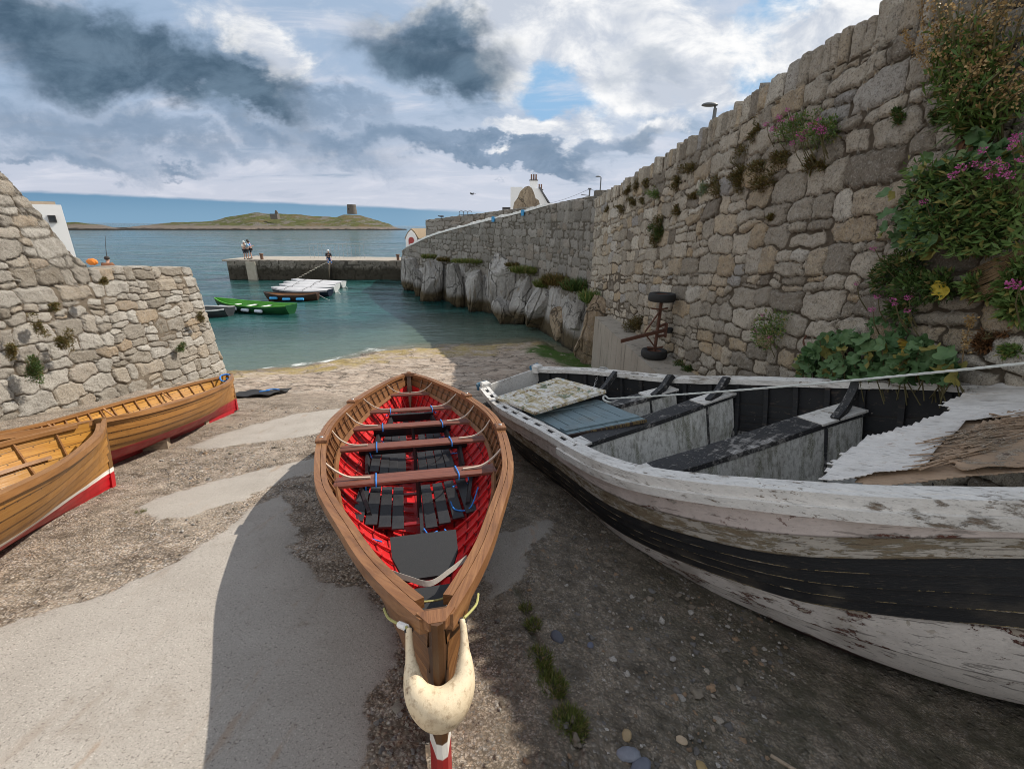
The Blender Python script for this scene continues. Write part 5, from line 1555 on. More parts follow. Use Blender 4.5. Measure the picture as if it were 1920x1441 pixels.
def m_tower(t):
    p = t.obj(); n = t.noise(t.sc(p, 1, 1, 2), .9, 6, .65)
    return {'c': t.mix(n, (.075, .062, .052), (.17, .145, .12)), 'n': t.bump(n, .5, .3)}


TOW = mat('tower_stone', m_tower, .9)
px_ = onY(660, 396, 590); tw = empty('martello_tower', (px_[0], px_[1], px_[2] - 1.5), label='squat round stone tower on the crest of the green island', cat='tower'); tw.scale = (.8, .8, .85)
mb = MB(); mb.lathe([(0, -2), (7.3, -2), (6.5, 8.2), (6.75, 8.25), (6.75, 8.8), (6.5, 8.85), (6.4, 10.6), (5.6, 10.6), (5.6, 9.6), (0, 9.6)], 40); mb.build('wall', TOW, tw)
mb = MB(); mb.box((-2.5, -6.75, 4.6), (1.1, .3, 2.0)); mb.build('doorway', BLK, tw)
px_ = onY(516, 409, 440); ru = empty('ruined_church', (px_[0], px_[1], px_[2] - .8), label='small roofless stone ruin with a bell gable on the island', cat='ruin')
mb = MB(); mb.box((0, 0, 2.2), (6.4, 4.6, 4.6)); mb.build('wall', TOW, ru)
mb = MB(); mb.sweep([[(.2, -.5, 4.4), (3.2, -.5, 4.4), (3.2, -.5, 5.6), (2.1, -.5, 7.6), (1.3, -.5, 7.6)], [(.2, .5, 4.4), (3.2, .5, 4.4), (3.2, .5, 5.6), (2.1, .5, 7.6), (1.3, .5, 7.6)]]); mb.build('bell_gable', TOW, ru)

# ------------------------------------------------------------------ pier with steps
PIERM = mat('pier_stone', m_stone([(0, (.07, .062, .05)), (.5, (.13, .115, .09)), (1, (.19, .165, .13))], ((.04, .036, .03), (.09, .08, .065)), 1.35, lich=.3, dark=.6), .9, .25)
pr = empty('pier', (0, 0, 0), label='low dark stone pier with a flight of steps across the harbour mouth', cat='pier')
me = stone_wall('pier_wall', [(-26.6, 49), (-26.3, 43.1), (-24.9, 42.9), (-9.0, 44.2)], lambda s: -1.2, lambda s: 1.72, dz=.13, ds=.11, seed=61, hr=(.35, .6), wr=(.5, 1.4), side=-1, depth=.08, joint=.03, thick=.4, jag=.02, cop_w=(1.2, 2.4))
o = link('pier_wall', me, pr, [PIERM], 180)


def m_conc(t):
    p = t.gpos(); n = t.noise(p, 1.2, 7, .65); n2 = t.noise(p, 20, 4, .6); v = t.noise(t.sc(p, 5, 5, .6), 1.0, 6, .65)
    c = t.mix(n, (.24, .205, .165), (.40, .365, .31)); c = t.mix(t.mul(t.step(.52, .72, v), .7), c, (.075, .062, .045)); c = t.mix(t.mul(t.step(.6, .75, n2), .5), c, (.10, .09, .07))
    return {'c': c, 'n': t.bump(n2, .5, .02)}


CONCM = mat('old_concrete', m_conc, .9, .25)
mb = MB(); n = 30
mb.sweep([[(x, 42.85 + (x + 26.5) * .075, 1.62), (x, 48.8, 1.62), (x, 48.8, 1.76 + .03*noise3(x, 0)), (x, 42.85 + (x + 26.5) * .075, 1.76 + .03*noise3(x, 3))] for x in np.linspace(-26.6, -8.6, n)]); mb.build('pier_deck', mat('pier_deck', m_conc, .9), pr)
mb = MB(); mb.box((-24.0, 42.85, .3), (.85, .22, 2.6)); mb.build('pier_buttress', mat('pale_concrete', lambda t: t.mix(t.noise(t.obj(), 3, 6, .65), (.26, .23, .17), (.50, .46, .38)), .9), pr)  # paler colour paints in the sunlit look of this pillar
mb = MB()
for k in range(13):
    x = -20.0 + k * .245; z = .05 + k * .128
    mb.box((x, 42.55 + (x + 26) * .075, z/2 - .5), (.26, .85, z + 1.0 - .001*k))
o = mb.build('steps', PIERM, pr)
for k in range(13):
    x = -20.0 + k * .245; z = .05 + k * .128
    mb = MB(); mb.box((x, 42.52 + (x + 26) * .075, z + .015), (.255, .86, .05)); mb.build('tread', MATS['pale_concrete'], pr)
for k in range(2):
    mb = MB(); mb.lathe([(0, .55), (.16, .55), (.20, .48), (.14, .42), (.13, 0), (.2, -.02)], 14, (-23.3 + k*12.4, 43.6 + k*.9, 1.76)); mb.build('bollard', simple('rust', (.13, .07, .045), .8, .4, 9), pr)
fr_ = empty('pier_railing', (-17.3, 46.2, 1.76), label='thin grey rail of wire mesh on the pier behind the seated figure', cat='railing')
mb = MB()
mb.bar([(-2.6, 0, 1.35), (2.6, .3, 1.35)], (0, 1, 0), (0, 0, 1), .035, .035); mb.build('top_rail', METAL, fr_)
for x in np.linspace(-2.6, 2.6, 14):
    mb = MB(); mb.tube([(x, (x + 2.6) * .058, 0), (x, (x + 2.6) * .058, 1.35)], .014, 5); mb.build('baluster', METAL, fr_)

# ------------------------------------------------------------------ boulders and cliff under the ramp wall


def m_rock(warm, tide, lich=.4):
    def f(t):
        p = t.gpos(); n1 = t.noise(t.sc(p, 1, 1, .55), 1.3, 9, .68, .4); n2 = t.noise(p, 9, 7, .7); n3 = t.noise(p, 40, 4, .65)
        a = (.46, .445, .42) if not warm else (.40, .32, .225); b = (.20, .19, .175) if not warm else (.16, .115, .075)
        c = t.mix(t.step(.36, .64, t.add(t.mul(n1, .55), t.mul(n2, .45))), a, b)
        c = t.mix(t.mul(t.step(.54, .66, n2), lich), c, (.50, .49, .46)); c = t.mix(t.mul(t.step(.56, .70, n3), .6), c, (.075, .07, .06))
        c = t.mix(t.mul(t.step(.56, .68, t.noise(t.sc(p, 2, 2, .5), 1.2, 6, .65)), .6), c, (.17, .12, .06))
        z = t.add(t.sep(p)[2], t.mul(t.sub(n1, .5), .9))
        c = t.mix(t.step(tide + .25, tide - .25, z), c, t.mix(n2, (.045, .036, .02), (.12, .09, .05)))
        c = t.mix(t.step(tide - .5, tide - .8, z), c, (.018, .016, .010))
        ck = t.voro(t.vm('ADD', t.sc(p, 1, 1, .55), t.vm('SCALE', t.noise(p, 1.5, 5, .6, out='Color'), .6)), .85, 'DISTANCE_TO_EDGE'); ckm = t.step(.018, .004, ck); c = t.mix(t.mul(ckm, .6), c, (.03, .026, .02))
        h = t.add(t.add(t.mul(n1, .025), t.mul(ckm, -.05)), t.add(t.mul(n2, .055), t.mul(n3, .014)))
        return {'c': c, 'n': t.bump(h, 1.0, 1.0)}
    return f


RGREY = mat('grey_granite', m_rock(False, .75), .92, .25); RWARM = mat('brown_granite', m_rock(True, -2), .92, .25)
foot_px = spline([(-.26, -.09), (-.20, -.075), (-.13, -.062), (-.08, -.07), (0.0, -.09), (.06, -.105), (.11, -.125), (.19, -.15)])
N = 150; G = np.zeros((N, 22, 3)); S_ = np.linspace(0, rl[-1], N)
for i, s in enumerate(S_):
    x = np.interp(s, rl, [p[0] for p in RAMP]); y = np.interp(s, rl, [p[1] for p in RAMP])
    x2 = np.interp(min(s + .3, rl[-1]), rl, [p[0] for p in RAMP]); y2 = np.interp(min(s + .3, rl[-1]), rl, [p[1] for p in RAMP]); x1 = np.interp(max(s - .3, 0), rl, [p[0] for p in RAMP]); y1 = np.interp(max(s - .3, 0), rl, [p[1] for p in RAMP])
    d = np.array([x2 - x1, y2 - y1]); d /= np.linalg.norm(d); nn = np.array([-d[1], d[0]])
    zf = CZ + float(foot_px(x / y)) * y
    for j in range(22):
        f = j / 21; z = -1.2 + (zf + 1.2) * f
        o_ = .40 * (1 - f)**.7 + .10 * (1 - f**6) - .15
        G[i, j] = (x + nn[0]*o_, y + nn[1]*o_, z)
dsp = .45 * fbm(G[..., 0]*.9 + G[..., 1]*.6, G[..., 2]*.35, oct=4, seed=33) + .5 * np.abs(fbm(G[..., 0]*.7 - G[..., 1]*.5, G[..., 2]*.2, oct=3, seed=38))
G[..., 0] -= dsp * .30; G[..., 1] -= dsp * .2
tag(link('cliff', grid_mesh('cliff', G[::-1]), None, [RGREY], 60), kind='structure')


def boulder(px0, px1, py0, py1, Y, label, seed, m=None, lean=0.0, depth=.9, rz=0, cuts=16, boxy=.55, sink=.6, tall=1.0):
    c0 = onY(px0, (py0 + py1)/2, Y); c1 = onY(px1, (py0 + py1)/2, Y); zt = onY((px0 + px1)/2, py0, Y)[2]; zb = onY((px0 + px1)/2, py1, Y)[2] - sink
    w = c1[0] - c0[0]; h = zt - zb
    V = ICO[5][0].copy() if w > .8 else ICO[4][0].copy()
    fc = ICO[5][1] if w > .8 else ICO[4][1]
    V = np.sign(V) * np.abs(V)**boxy; V /= np.abs(V).max()
    rg = np.random.default_rng(seed)
    for k in range(cuts):
        n = rg.normal(size=3) * (1, 1, .7); n /= np.linalg.norm(n); d = rg.uniform(.42, .80)
        e = V @ n - d; V = V - np.maximum(e, 0)[:, None] * n * .97
    V = V / np.abs(V).max(0)
    st_ = np.round(V[:, 2]*2.2 + .5*noise3(V[:, 0]*1.3 + seed, V[:, 1]*1.3, seed=seed)); V[:, :2] *= (1 + .07 * np.sin(st_*7.3 + seed))[:, None]
    V = V * (1 + .05 * fbm(V[:, 0]*2 + seed, V[:, 1]*2, V[:, 2]*1.6, 5, seed) + .045 * np.round(2.5*fbm(V[:, 0]*1.7 + seed, V[:, 1]*1.7, V[:, 2]*1.3, 2, seed + 6)) + .03 * fbm(V[:, 0]*7, V[:, 1]*7 + seed, V[:, 2]*6, 3, seed + 2))[:, None]
    # vertical fissures
    a = V[:, 0] * 3.1 + seed + .4 * noise3(V[:, 2]*2, V[:, 1]*2, seed=seed); V[:, 1] += .10 * np.exp(-(np.sin(a) / .10)**2) * (V[:, 1] < 0)
    V = V * np.array([w/2 * 1.06, w/2 * depth, h/2])
    c, s = math.cos(rz), math.sin(rz); V = np.stack([V[:, 0]*c - V[:, 1]*s + lean * V[:, 2], V[:, 0]*s + V[:, 1]*c, V[:, 2]], -1)
    mb = MB(); mb.add(V, fc); o = mb.build('boulder', m or RGREY, None, None)
    o.location = ((c0[0] + c1[0])/2, Y + w/2 * depth * .6, (zt + zb)/2)
    return tag(o, label, 'boulder', 'granite boulders at the foot of the harbour walls')


for i, a in enumerate([(744, 796, 480, 553, 36.2, 'weathered grey rock at the seaward end of the boulders, beside the pier', 1, None, .0),
                       (789, 838, 476, 570, 31.0, 'tall flat grey slab, first of the upright slabs counting from the pier', 2, None, .02),
                       (836, 872, 490, 580, 29.0, 'narrow upright grey slab, second counting from the pier', 3, None, .04),
                       (864, 910, 484, 594, 27.2, 'smooth pale upright slab, third counting from the pier', 4, None, -.03),
                       (904, 966, 476, 604, 25.3, 'broad grey boulder, largest and tallest at the water under the ramp wall', 5, None, .10),
                       (952, 1012, 502, 612, 23.6, 'sharp edged grey boulder leaning on the largest boulder by the water', 6, None, .25),
                       (966, 1054, 516, 620, 21.8, 'wide grey boulder with a slanting crack where the water ends', 7, None, .35),
                       (1044, 1092, 534, 606, 20.2, 'small round topped grey boulder below the grassy bank', 8, None, .0),
                       (1030, 1072, 578, 632, 19.6, 'low reddish boulder sitting at the waterline near the green weed', 9, RWARM, .0),
                       (1064, 1102, 566, 645, 18.6, 'dark wedge shaped boulder next to the big brown boulder', 10, None, .1),
                       (772, 800, 500, 560, 33.5, 'low grey slab between the seaward rock and the first upright slab', 12, None, .05), (1012, 1050, 500, 560, 23.0, 'upper grey block behind the wide cracked boulder', 13, None, .1), (925, 985, 560, 618, 23.9, 'low dark block at the foot of the largest boulder', 14, None, -.1), (1068, 1112, 540, 590, 17.6, 'upper pale block in the corner behind the big brown boulder', 15, None, .1),
                       (1082, 1158, 556, 676, 14.8, 'big brown boulder standing against the end of the concrete ledge', 11, RWARM, .03)]):
    boulder(*a)

# ------------------------------------------------------------------ concrete ledge, trailer axle
mb = MB(); rings = []
for y in np.linspace(14.3, 5.6, 24):
    xf = 2.60 + (13.86 - y) * .036 + .015 * noise3(y, 0); xw = RWX(y) + .1; zb = -.2 + (2.8 - SL*y) * .5
    rings.append([(xf, y, -.3), (xw, y, -.3), (xw, y, 2.2 + .02), (xf + .02, y, 2.2 + .012 * noise3(y * 2, 5))])
mb.sweep(rings); o = mb.build('concrete_ledge', CONCM, None, 30); tag(o, 'stained concrete ledge along the foot of the tall wall, carrying a rusty axle', 'ledge')
RUST = simple('rusty_steel', (.10, .042, .025), .85, .5, 14)
TYRE = simple('tyre_rubber', (.014, .014, .014), .75, .4, 30)
b_ = onz(1228, 672, 2.21); ax = empty('trailer_axle', (b_[0], b_[1] + .1, 2.2), label='rusty trailer axle with two black tyres, stood on end on the concrete ledge', cat='axle')
for z, dx in ((.10, 0), (1.30, .03)):
    wroot = MB(); prof = [(.155, -.07), (.20, -.085), (.255, -.080), (.272, -.05), (.276, 0), (.272, .05), (.255, .080), (.20, .085), (.155, .07), (.15, 0)]
    wroot.lathe(prof, 28, (dx, 0, z), loop=True); wh = wroot.build('tyre', TYRE, ax)
    mb = MB(); mb.lathe([(0, .03), (.05, .05), (.06, .02), (.13, .02), (.158, .06), (.158, -.06), (.13, -.04), (0, -.04)], 20, (dx, 0, z)); mb.build('rim', RUST, wh)
mb = MB(); mb.tube([(0, 0, .05), (.02, 0, .7), (.03, 0, 1.33)], .034, 10); mb.build('axle_tube', RUST, ax)
for nm, P, w, h in (('drawbar', [(-.80, -.25, .42), (-.3, -.12, .52), (.17, .02, .60)], .05, .07), ('brace', [(.0, -.03, 1.0), (-.14, -.08, .80), (-.28, -.1, .58)], .05, .04), ('brace', [(-.28, -.1, .56), (-.14, -.08, .40), (-.02, -.04, .26)], .05, .04),
                    ('cross_bar', [(.03, 0, .68), (.2, .05, .74)], .05, .05), ('cross_bar', [(.0, 0, .47), (.2, .04, .49)], .05, .05), ('end_plate', [(.2, .03, .45), (.2, .03, .76)], .12, .03)):
    mb = MB(); mb.bar(P, (0, 1, 0) if nm != 'end_plate' else (0, 1, 0), (0, 0, 1) if nm != 'end_plate' else (1, 0, 0), w, h); mb.build(nm, RUST, ax)
for z in (.23, 1.06):
    mb = MB(); mb.bar(cubic_pts([(-.17, -.02, z + .01), (-.06, -.03, z + .0), (.05, -.03, z - .0), (.17, -.02, z + .02)], 4), (0, 1, 0), (0, 0, 1), .05, .028); mb.build('leaf_spring', RUST, ax)
mb = MB(); mb.lathe([(0, .06), (.08, .05), (.08, -.05), (0, -.06)], 12, (.27, .04, .60)); mb.build('buffer', TYRE, ax)

# ------------------------------------------------------------------ land behind the walls, buildings
mb = MB(); poly = [(4.5, -10), (4.35, 17.6), (3.6, 21), (2.6, 24), (1.3, 27), (-.5, 31), (-3.5, 36.5), (-6.8, 38.8), (-7.4, 44), (-6, 90), (90, 90), (90, -10)]
mb.sweep([[(x, y, z) for x, y in poly] for z in (2.0, 4.75)]); o = mb.build('land', simple('roadside', (.16, .15, .13), .9, .3, 1)); tag(o, kind='structure')
HWALL = simple('white_render', (.80, .79, .77), .75, .06, 1.5); SLATE = simple('slate', (.11, .11, .115), .7, .3, 5); POTS = simple('clay_pot', (.18, .10, .07), .8, .3, 5); DARKT = simple('dark_trim', (.06, .055, .055), .6, .3, 5)
hs = empty('white_house', (1.35, 60, 4.7), label='white gabled house with two chimney stacks behind the ruined gable', cat='house')
mb = MB(); mb.box((-1.05, 1.5, 2.3), (1.4, 6, 4.6)); mb.build('side_wing', HWALL, hs)
mb = MB(); mb.sweep([[(-.6, y, 0), (3.2, y, 0), (3.2, y, 2.4), (2.9, y, 2.8), (1.7, y, 4.6), (-.6, y, 4.6)] for y in (0, 7)]); mb.build('wall', HWALL, hs)
mb = MB(); mb.sweep([[(1.65, y, 4.62), (3.35, y, 2.35), (3.45, y, 2.45), (1.75, y, 4.8)] for y in (-.2, 7)]); mb.build('roof', SLATE, hs)
for x, z0, n_, y in ((1.05, 4.4, 3, .6), (2.05, 3.6, 2, 4)):
    c = MB(); c.box((x, y, z0 + .45), (.28*n_ + .1, .5, 1.3)); ck = c.build('chimney', HWALL, hs)
    c = MB(); c.box((x, y, z0 + 1.12), (.28*n_ + .22, .6, .10)); c.build('chimney_cap', DARKT, ck)
    for k in range(n_):
        c = MB(); c.lathe([(0, .6), (.09, .62), (.10, .5), (.085, .45), (.105, 0)], 10, (x + (k - (n_-1)/2)*.28, y, z0 + 1.17)); c.build('chimney_pot', POTS, ck)
mb = MB(); mb.box((-2.25, 1.0, 1.1), (1.0, 3, 2.6)); mb.build('flat_roofed_wing', DARKT, hs)
# ruined gable in front
gp = onY(988, 372, 45); 
mb = MB(); prof = []
for q in ((958, 400), (962, 390), (964, 380), (970, 372), (975, 360), (984, 351), (991, 349), (997, 353), (1001, 362), (1004, 372), (1010, 376), (1013, 388), (1014, 400)):
    w_ = onY(q[0], q[1], 45); prof.append((w_[0], w_[2] if q[1] < 399 else 4.6))
mb.sweep([[(x, y, z) for x, z in prof] for y in (44.7, 45.5)]); o = mb.build('ruined_gable', mat('gable_stone', m_rock(True, -9, .25), .95)); tag(o, 'brown ruined stone gable in front of the white chimney house', 'ruin')
# boathouse
p0, p1 = onY(760, 445, 50), onY(782, 445, 50); bw = p1[0] - p0[0]
bh = empty('boathouse', ((p0[0] + p1[0])/2, 50, 1.2), label='small white boathouse with a red arched door behind the end of the ramp wall', cat='boathouse', rz=-.12)
ht = onY(772, 431, 50)[2] - 1.2
mb = MB(); W = bw/2
mb.sweep([[(-W, y, 0), (W, y, 0), (W, y, ht - .85), (.55*W, y, ht - .32), (0, y, ht), (-.55*W, y, ht - .32), (-W, y, ht - .85)] for y in (0, 5)]); mb.build('wall', HWALL, bh)
mb = MB(); mb.sweep([[(W + .1, y, ht - .92), (.55*W, y, ht - .28), (0, y, ht + .04), (0, y, ht + .14), (.6*W, y, ht - .18), (W + .16, y, ht - .84)] for y in (.12, 5.1)]); mb.sweep([[(-W - .16, y, ht - .84), (-.6*W, y, ht - .18), (0, y, ht + .14), (0, y, ht + .04), (-.55*W, y, ht - .28), (-W - .1, y, ht - .92)] for y in (.12, 5.1)])
mb.build('roof', simple('brown_tiles', (.20, .145, .085), .8, .3, 6), bh)
mb = MB(); a_ = [(-.30, 0)] + [(.30*math.cos(a)*-1, ht - 1.05 + .34*math.sin(a)) for a in np.linspace(0, PI, 12)] + [(.30, 0)]
mb.sweep([[(x, y, z) for x, z in a_] for y in (-.06, .0)]); mb.build('door', simple('red_door', (.33, .05, .045), .6, .2, 4), bh)
tag(link('headland', grid_mesh('headland', np.array([[[x, y, .2 + 1.3 * math.sin(PI * min(1, max(0, (x + 17) / 14)))**.6 * sstep(44, 47.5, y) * sstep(60, 55, y) + .25 * float(noise3(x, y)) - .5] for y in np.linspace(44, 60, 20)] for x in np.linspace(-17, -3, 30)])), None, [RGREY]), kind='structure')
# white building beyond the quay wall
wb = empty('white_building', (-12.55, 13.5, 2.0), rz=.80, label='plain white building with one small window rising behind the quay wall', cat='building')
zt = onY(105, 384, 13.5)[2] - 2.0
mb = MB(); mb.box((-2.6, 2.0, zt/2), (5.2, 4, zt)); mb.build('wall', HWALL, wb)
w_ = onY(108, 410.5, 13.5); wx, wz = -.26, w_[2] - 2.0
mb = MB()
for d in ((-.07, 0, .02, .17), (.07, 0, .02, .17), (0, .085, .16, .02), (0, -.085, .16, .02)): mb.box((wx + d[0], -.012, wz + d[1]), (d[2], .05, d[3]))
wf_ = mb.build('window', DARKT, wb); mb = MB(); mb.box((wx, -.004, wz), (.12, .02, .15)); mb.build('pane', simple('dark_glass', (.03, .035, .04), .15, .2, 3), wf_)
zu = onY(50, 350, 15.6)[2] - 2.0
mb = MB(); xr = -.95; mb.box((xr - 1.6, 3.6, zu/2), (3.2, 3, zu)); mb.build('upper_block', HWALL, wb)
mb = MB(); mb.box((-2.4, 1.2, zt + .03), (4.6, 2.2, .10)); mb.build('roof_rubble', BLOCKW, wb)

# ------------------------------------------------------------------ lamps, pole, wires, railing, signs, bird
LGREY = simple('lamp_grey', (.10, .105, .11), .5, .2, 9)


def lamp(loc, h, arm, label, head=.55, rz=PI):
    r = empty('street_lamp', loc, label=label, cat='street lamp', group='street lamps behind the harbour wall', rz=rz)
    mb = MB(); mb.tube([(0, 0, 0), (0, 0, h*.6), (0, 0, h)], [.075, .06, .045], 10); mb.build('post', LGREY, r)
    mb = MB(); mb.tube([(0, 0, h - .02), (arm*.5, 0, h + .05), (arm, 0, h + .06)], .028, 8); mb.build('arm', LGREY, r)
    mb = MB(); V = ICO[3][0] * np.array([head/2, .13, .065]); V[:, 2] = np.where(V[:, 2] < 0, V[:, 2]*.5, V[:, 2]); mb.add(V + np.array([arm + head*.3, 0, h + .07]), ICO[3][1]); mb.build('lamp_head', LGREY, r)
    return r


q = onY(1341, 205, 13.5); lamp((q[0], q[1], 4.75), q[2] - 4.75 + .02, .03, 'grey lamp head peeping over the tall wall, close to the pink valerian', .42)
q = onY(1127, 333, 40); lamp((q[0], q[1], 4.75), q[2] - 4.75, .12, 'slim street lamp standing above the far corner of the tall wall', .42)
q = onY(1106, 353, 45); pl = empty('telegraph_pole', (q[0], q[1], 4.75), label='short pole with a lamp arm and wires left of the slim street lamp', cat='pole')
hp = q[2] - 4.75
mb = MB(); mb.tube([(0, 0, 0), (0, 0, hp)], .07, 8); mb.build('post', LGREY, pl)
mb = MB(); mb.tube([(0, 0, hp - .62), (-.4, 0, hp - .58), (-.75, 0, hp - .55)], .035, 6); mb.build('lamp_arm', LGREY, pl)
mb = MB(); mb.box((0, 0, hp - .05), (.28, .1, .14)); mb.build('insulator', DARKT, pl)
a, b = Vector((q[0], q[1], q[2] - .05)), Vector(onY(1030, 381, 60)); c = Vector(onY(1160, 372, 38))
mb = MB(); mb.tube([a.lerp(b, s) + Vector((0, 0, -.35*4*s*(1-s)*.4)) for s in np.linspace(0, 1, 14)], .014, 5); mb.build('wire', DARKT, pl).matrix_parent_inverse = pl.matrix_basis.inverted()
mb = MB(); mb.tube([a, a.lerp(c, .5) - Vector((0, 0, .1)), c], .014, 5); mb.build('wire', DARKT, pl).matrix_parent_inverse = pl.matrix_basis.inverted()
# gate pier at the corner
q = onY(1121, 357, 17.9); mb = MB(); mb.box((q[0] + .12, 17.95, (q[2] + 5.0)/2), (.42, .5, q[2] - 5.0)); o = mb.build('gate_pier', MRW); tag(o, 'square stone pier at the corner where the two walls meet', 'pier')
# blue signs on the ramp wall
BLUE = simple('blue_plate', (.03, .25, .50), .5, .15, 8)
for px, py, lab in ((929, 411, 'small blue plate under the white coping, further down the ramp'), (985.5, 399, 'small blue plate under the white coping, higher up the ramp')):
    r_ = ray(px, py); k = r_[0]/r_[1]
    ss_ = np.linspace(0, rl[-1], 900); xx = np.interp(ss_, rl, [p[0] for p in RAMP]); yy = np.interp(ss_, rl, [p[1] for p in RAMP]); i = int(np.argmin(np.abs(xx/yy - k)))
    d = np.array([xx[i+3] - xx[i-3], yy[i+3] - yy[i-3]]); d /= np.linalg.norm(d); nn = np.array([-d[1], d[0]])
    z = CZ + r_[2]/r_[1]*yy[i]; sgn = empty('blue_plate', (xx[i] + nn[0]*.16, yy[i] + nn[1]*.16, z), label=lab, cat='sign', group='blue plates on the ramp wall', rz=math.atan2(d[1], d[0]))
    mb = MB(); mb.sweep([[(-.11, y, -.14), (.11, y, -.14), (.13, y, .02), (.11, y, .14), (-.11, y, .14), (-.13, y, .02)] for y in (.0, .04)]); mb.build('plate', BLUE, sgn)
    mb = MB(); mb.box((0, .0, -.02), (.03, .09, .03)); mb.build('bracket', METAL, sgn)
# bench like rail and small lamp on the upper wall
q = onY(872, 402, 37.2); r_ = empty('bike_rack', (q[0], q[1], q[2] - .1), label='low dark hooped rail on top of the upper wall', cat='rail', rz=-.1)
for k in range(3):
    mb = MB(); mb.tube(cubic_pts([(k*.33 - .45, 0, 0), (k*.33 - .45, 0, .26), (k*.33 - .36, 0, .33), (k*.33 - .2, 0, .33), (k*.33 - .14, 0, .26)], 4), .022, 6); mb.build('hoop', DARKT, r_)
mb = MB(); mb.tube([(-.5, 0, .05), (.6, 0, .12)], .02, 6); mb.build('bar', DARKT, r_)


def bird(loc, sc_, label, rz, fly=True):
    r = empty('bird', loc, label=label, cat='bird', rz=rz)
    V = ICO[2][0] * np.array([.22, .07, .06]); V[:, 1] *= np.where(V[:, 0] < 0, np.clip(1.3 + V[:, 0]*4, .3, 1), 1)
    mb = MB(); mb.add(V * sc_, ICO[2][1]); mb.blob((.22*sc_, 0, .03*sc_), (.06*sc_, .05*sc_, .05*sc_), 2); mb.add([(.27*sc_, -.01*sc_, .03*sc_), (.27*sc_, .01*sc_, .03*sc_), (.27*sc_, 0, .05*sc_), (.33*sc_, 0, .025*sc_)], [(0, 1, 3), (1, 2, 3), (2, 0, 3)])
    if fly:
        for s in (1, -1):
            mb.bar([(.05*sc_, s*.05*sc_, .02*sc_), (.08*sc_, s*.22*sc_, .13*sc_), (-.06*sc_, s*.46*sc_, .05*sc_)], (1, 0, 0), (0, 0, 1), [.16*sc_, .12*sc_, .03*sc_], .015*sc_)
    else:
        for s in (1, -1): mb.tube([(0, s*.03*sc_, -.05*sc_), (.02*sc_, s*.03*sc_, -.16*sc_)], .008*sc_, 5)
    mb.build('body', simple('dark_feathers', (.05, .05, .055), .8, .4, 20), r); return r


bird(onY(886, 364, 30), .62, 'dark gull in flight over the ramp wall', 2.6)
q = onY(828, 405, 37.6); bird((q[0], q[1], q[2] - .02), 1.0, 'dark bird perched on the upper wall near its seaward end', 2.9, False)
# quay rocks beyond the left wall that carry the sitting angler
G = np.array([[[x, y, 2.30 * sstep(0, 1.2, x + 34) * sstep(-19.2, -20.2, x) * sstep(19, 21, y) * sstep(29, 28, y) + .12*float(noise3(x, y)) - .5] for y in np.linspace(18, 30, 26)] for x in np.linspace(-35, -18.5, 34)])
tag(link('outer_rocks', grid_mesh('outer_rocks', G), None, [RGREY]), kind='structure')


# ------------------------------------------------------------------ people (a few pixels each)
SKIN = simple('skin', (.42, .24, .17), .6, .1, 9); HAIR = simple('dark_hair', (.03, .022, .018), .8, .3, 30)


def skin_mesh(name, V, E_, R_, m, parent, root=0):
    me = bpy.data.meshes.new(name); me.from_pydata([tuple(v) for v in V], E_, []); o = link(name, me, parent, [m], None)
    md = o.modifiers.new('skin', 'SKIN'); md.use_smooth_shade = True
    for i, r in enumerate(R_):
        me.skin_vertices[0].data[i].radius = (r, r) if not hasattr(r, '__len__') else r; me.skin_vertices[0].data[i].use_root = i == root
    o.modifiers.new('sub', 'SUBSURF').render_levels = 1; o.modifiers['sub'].levels = 1
    return o


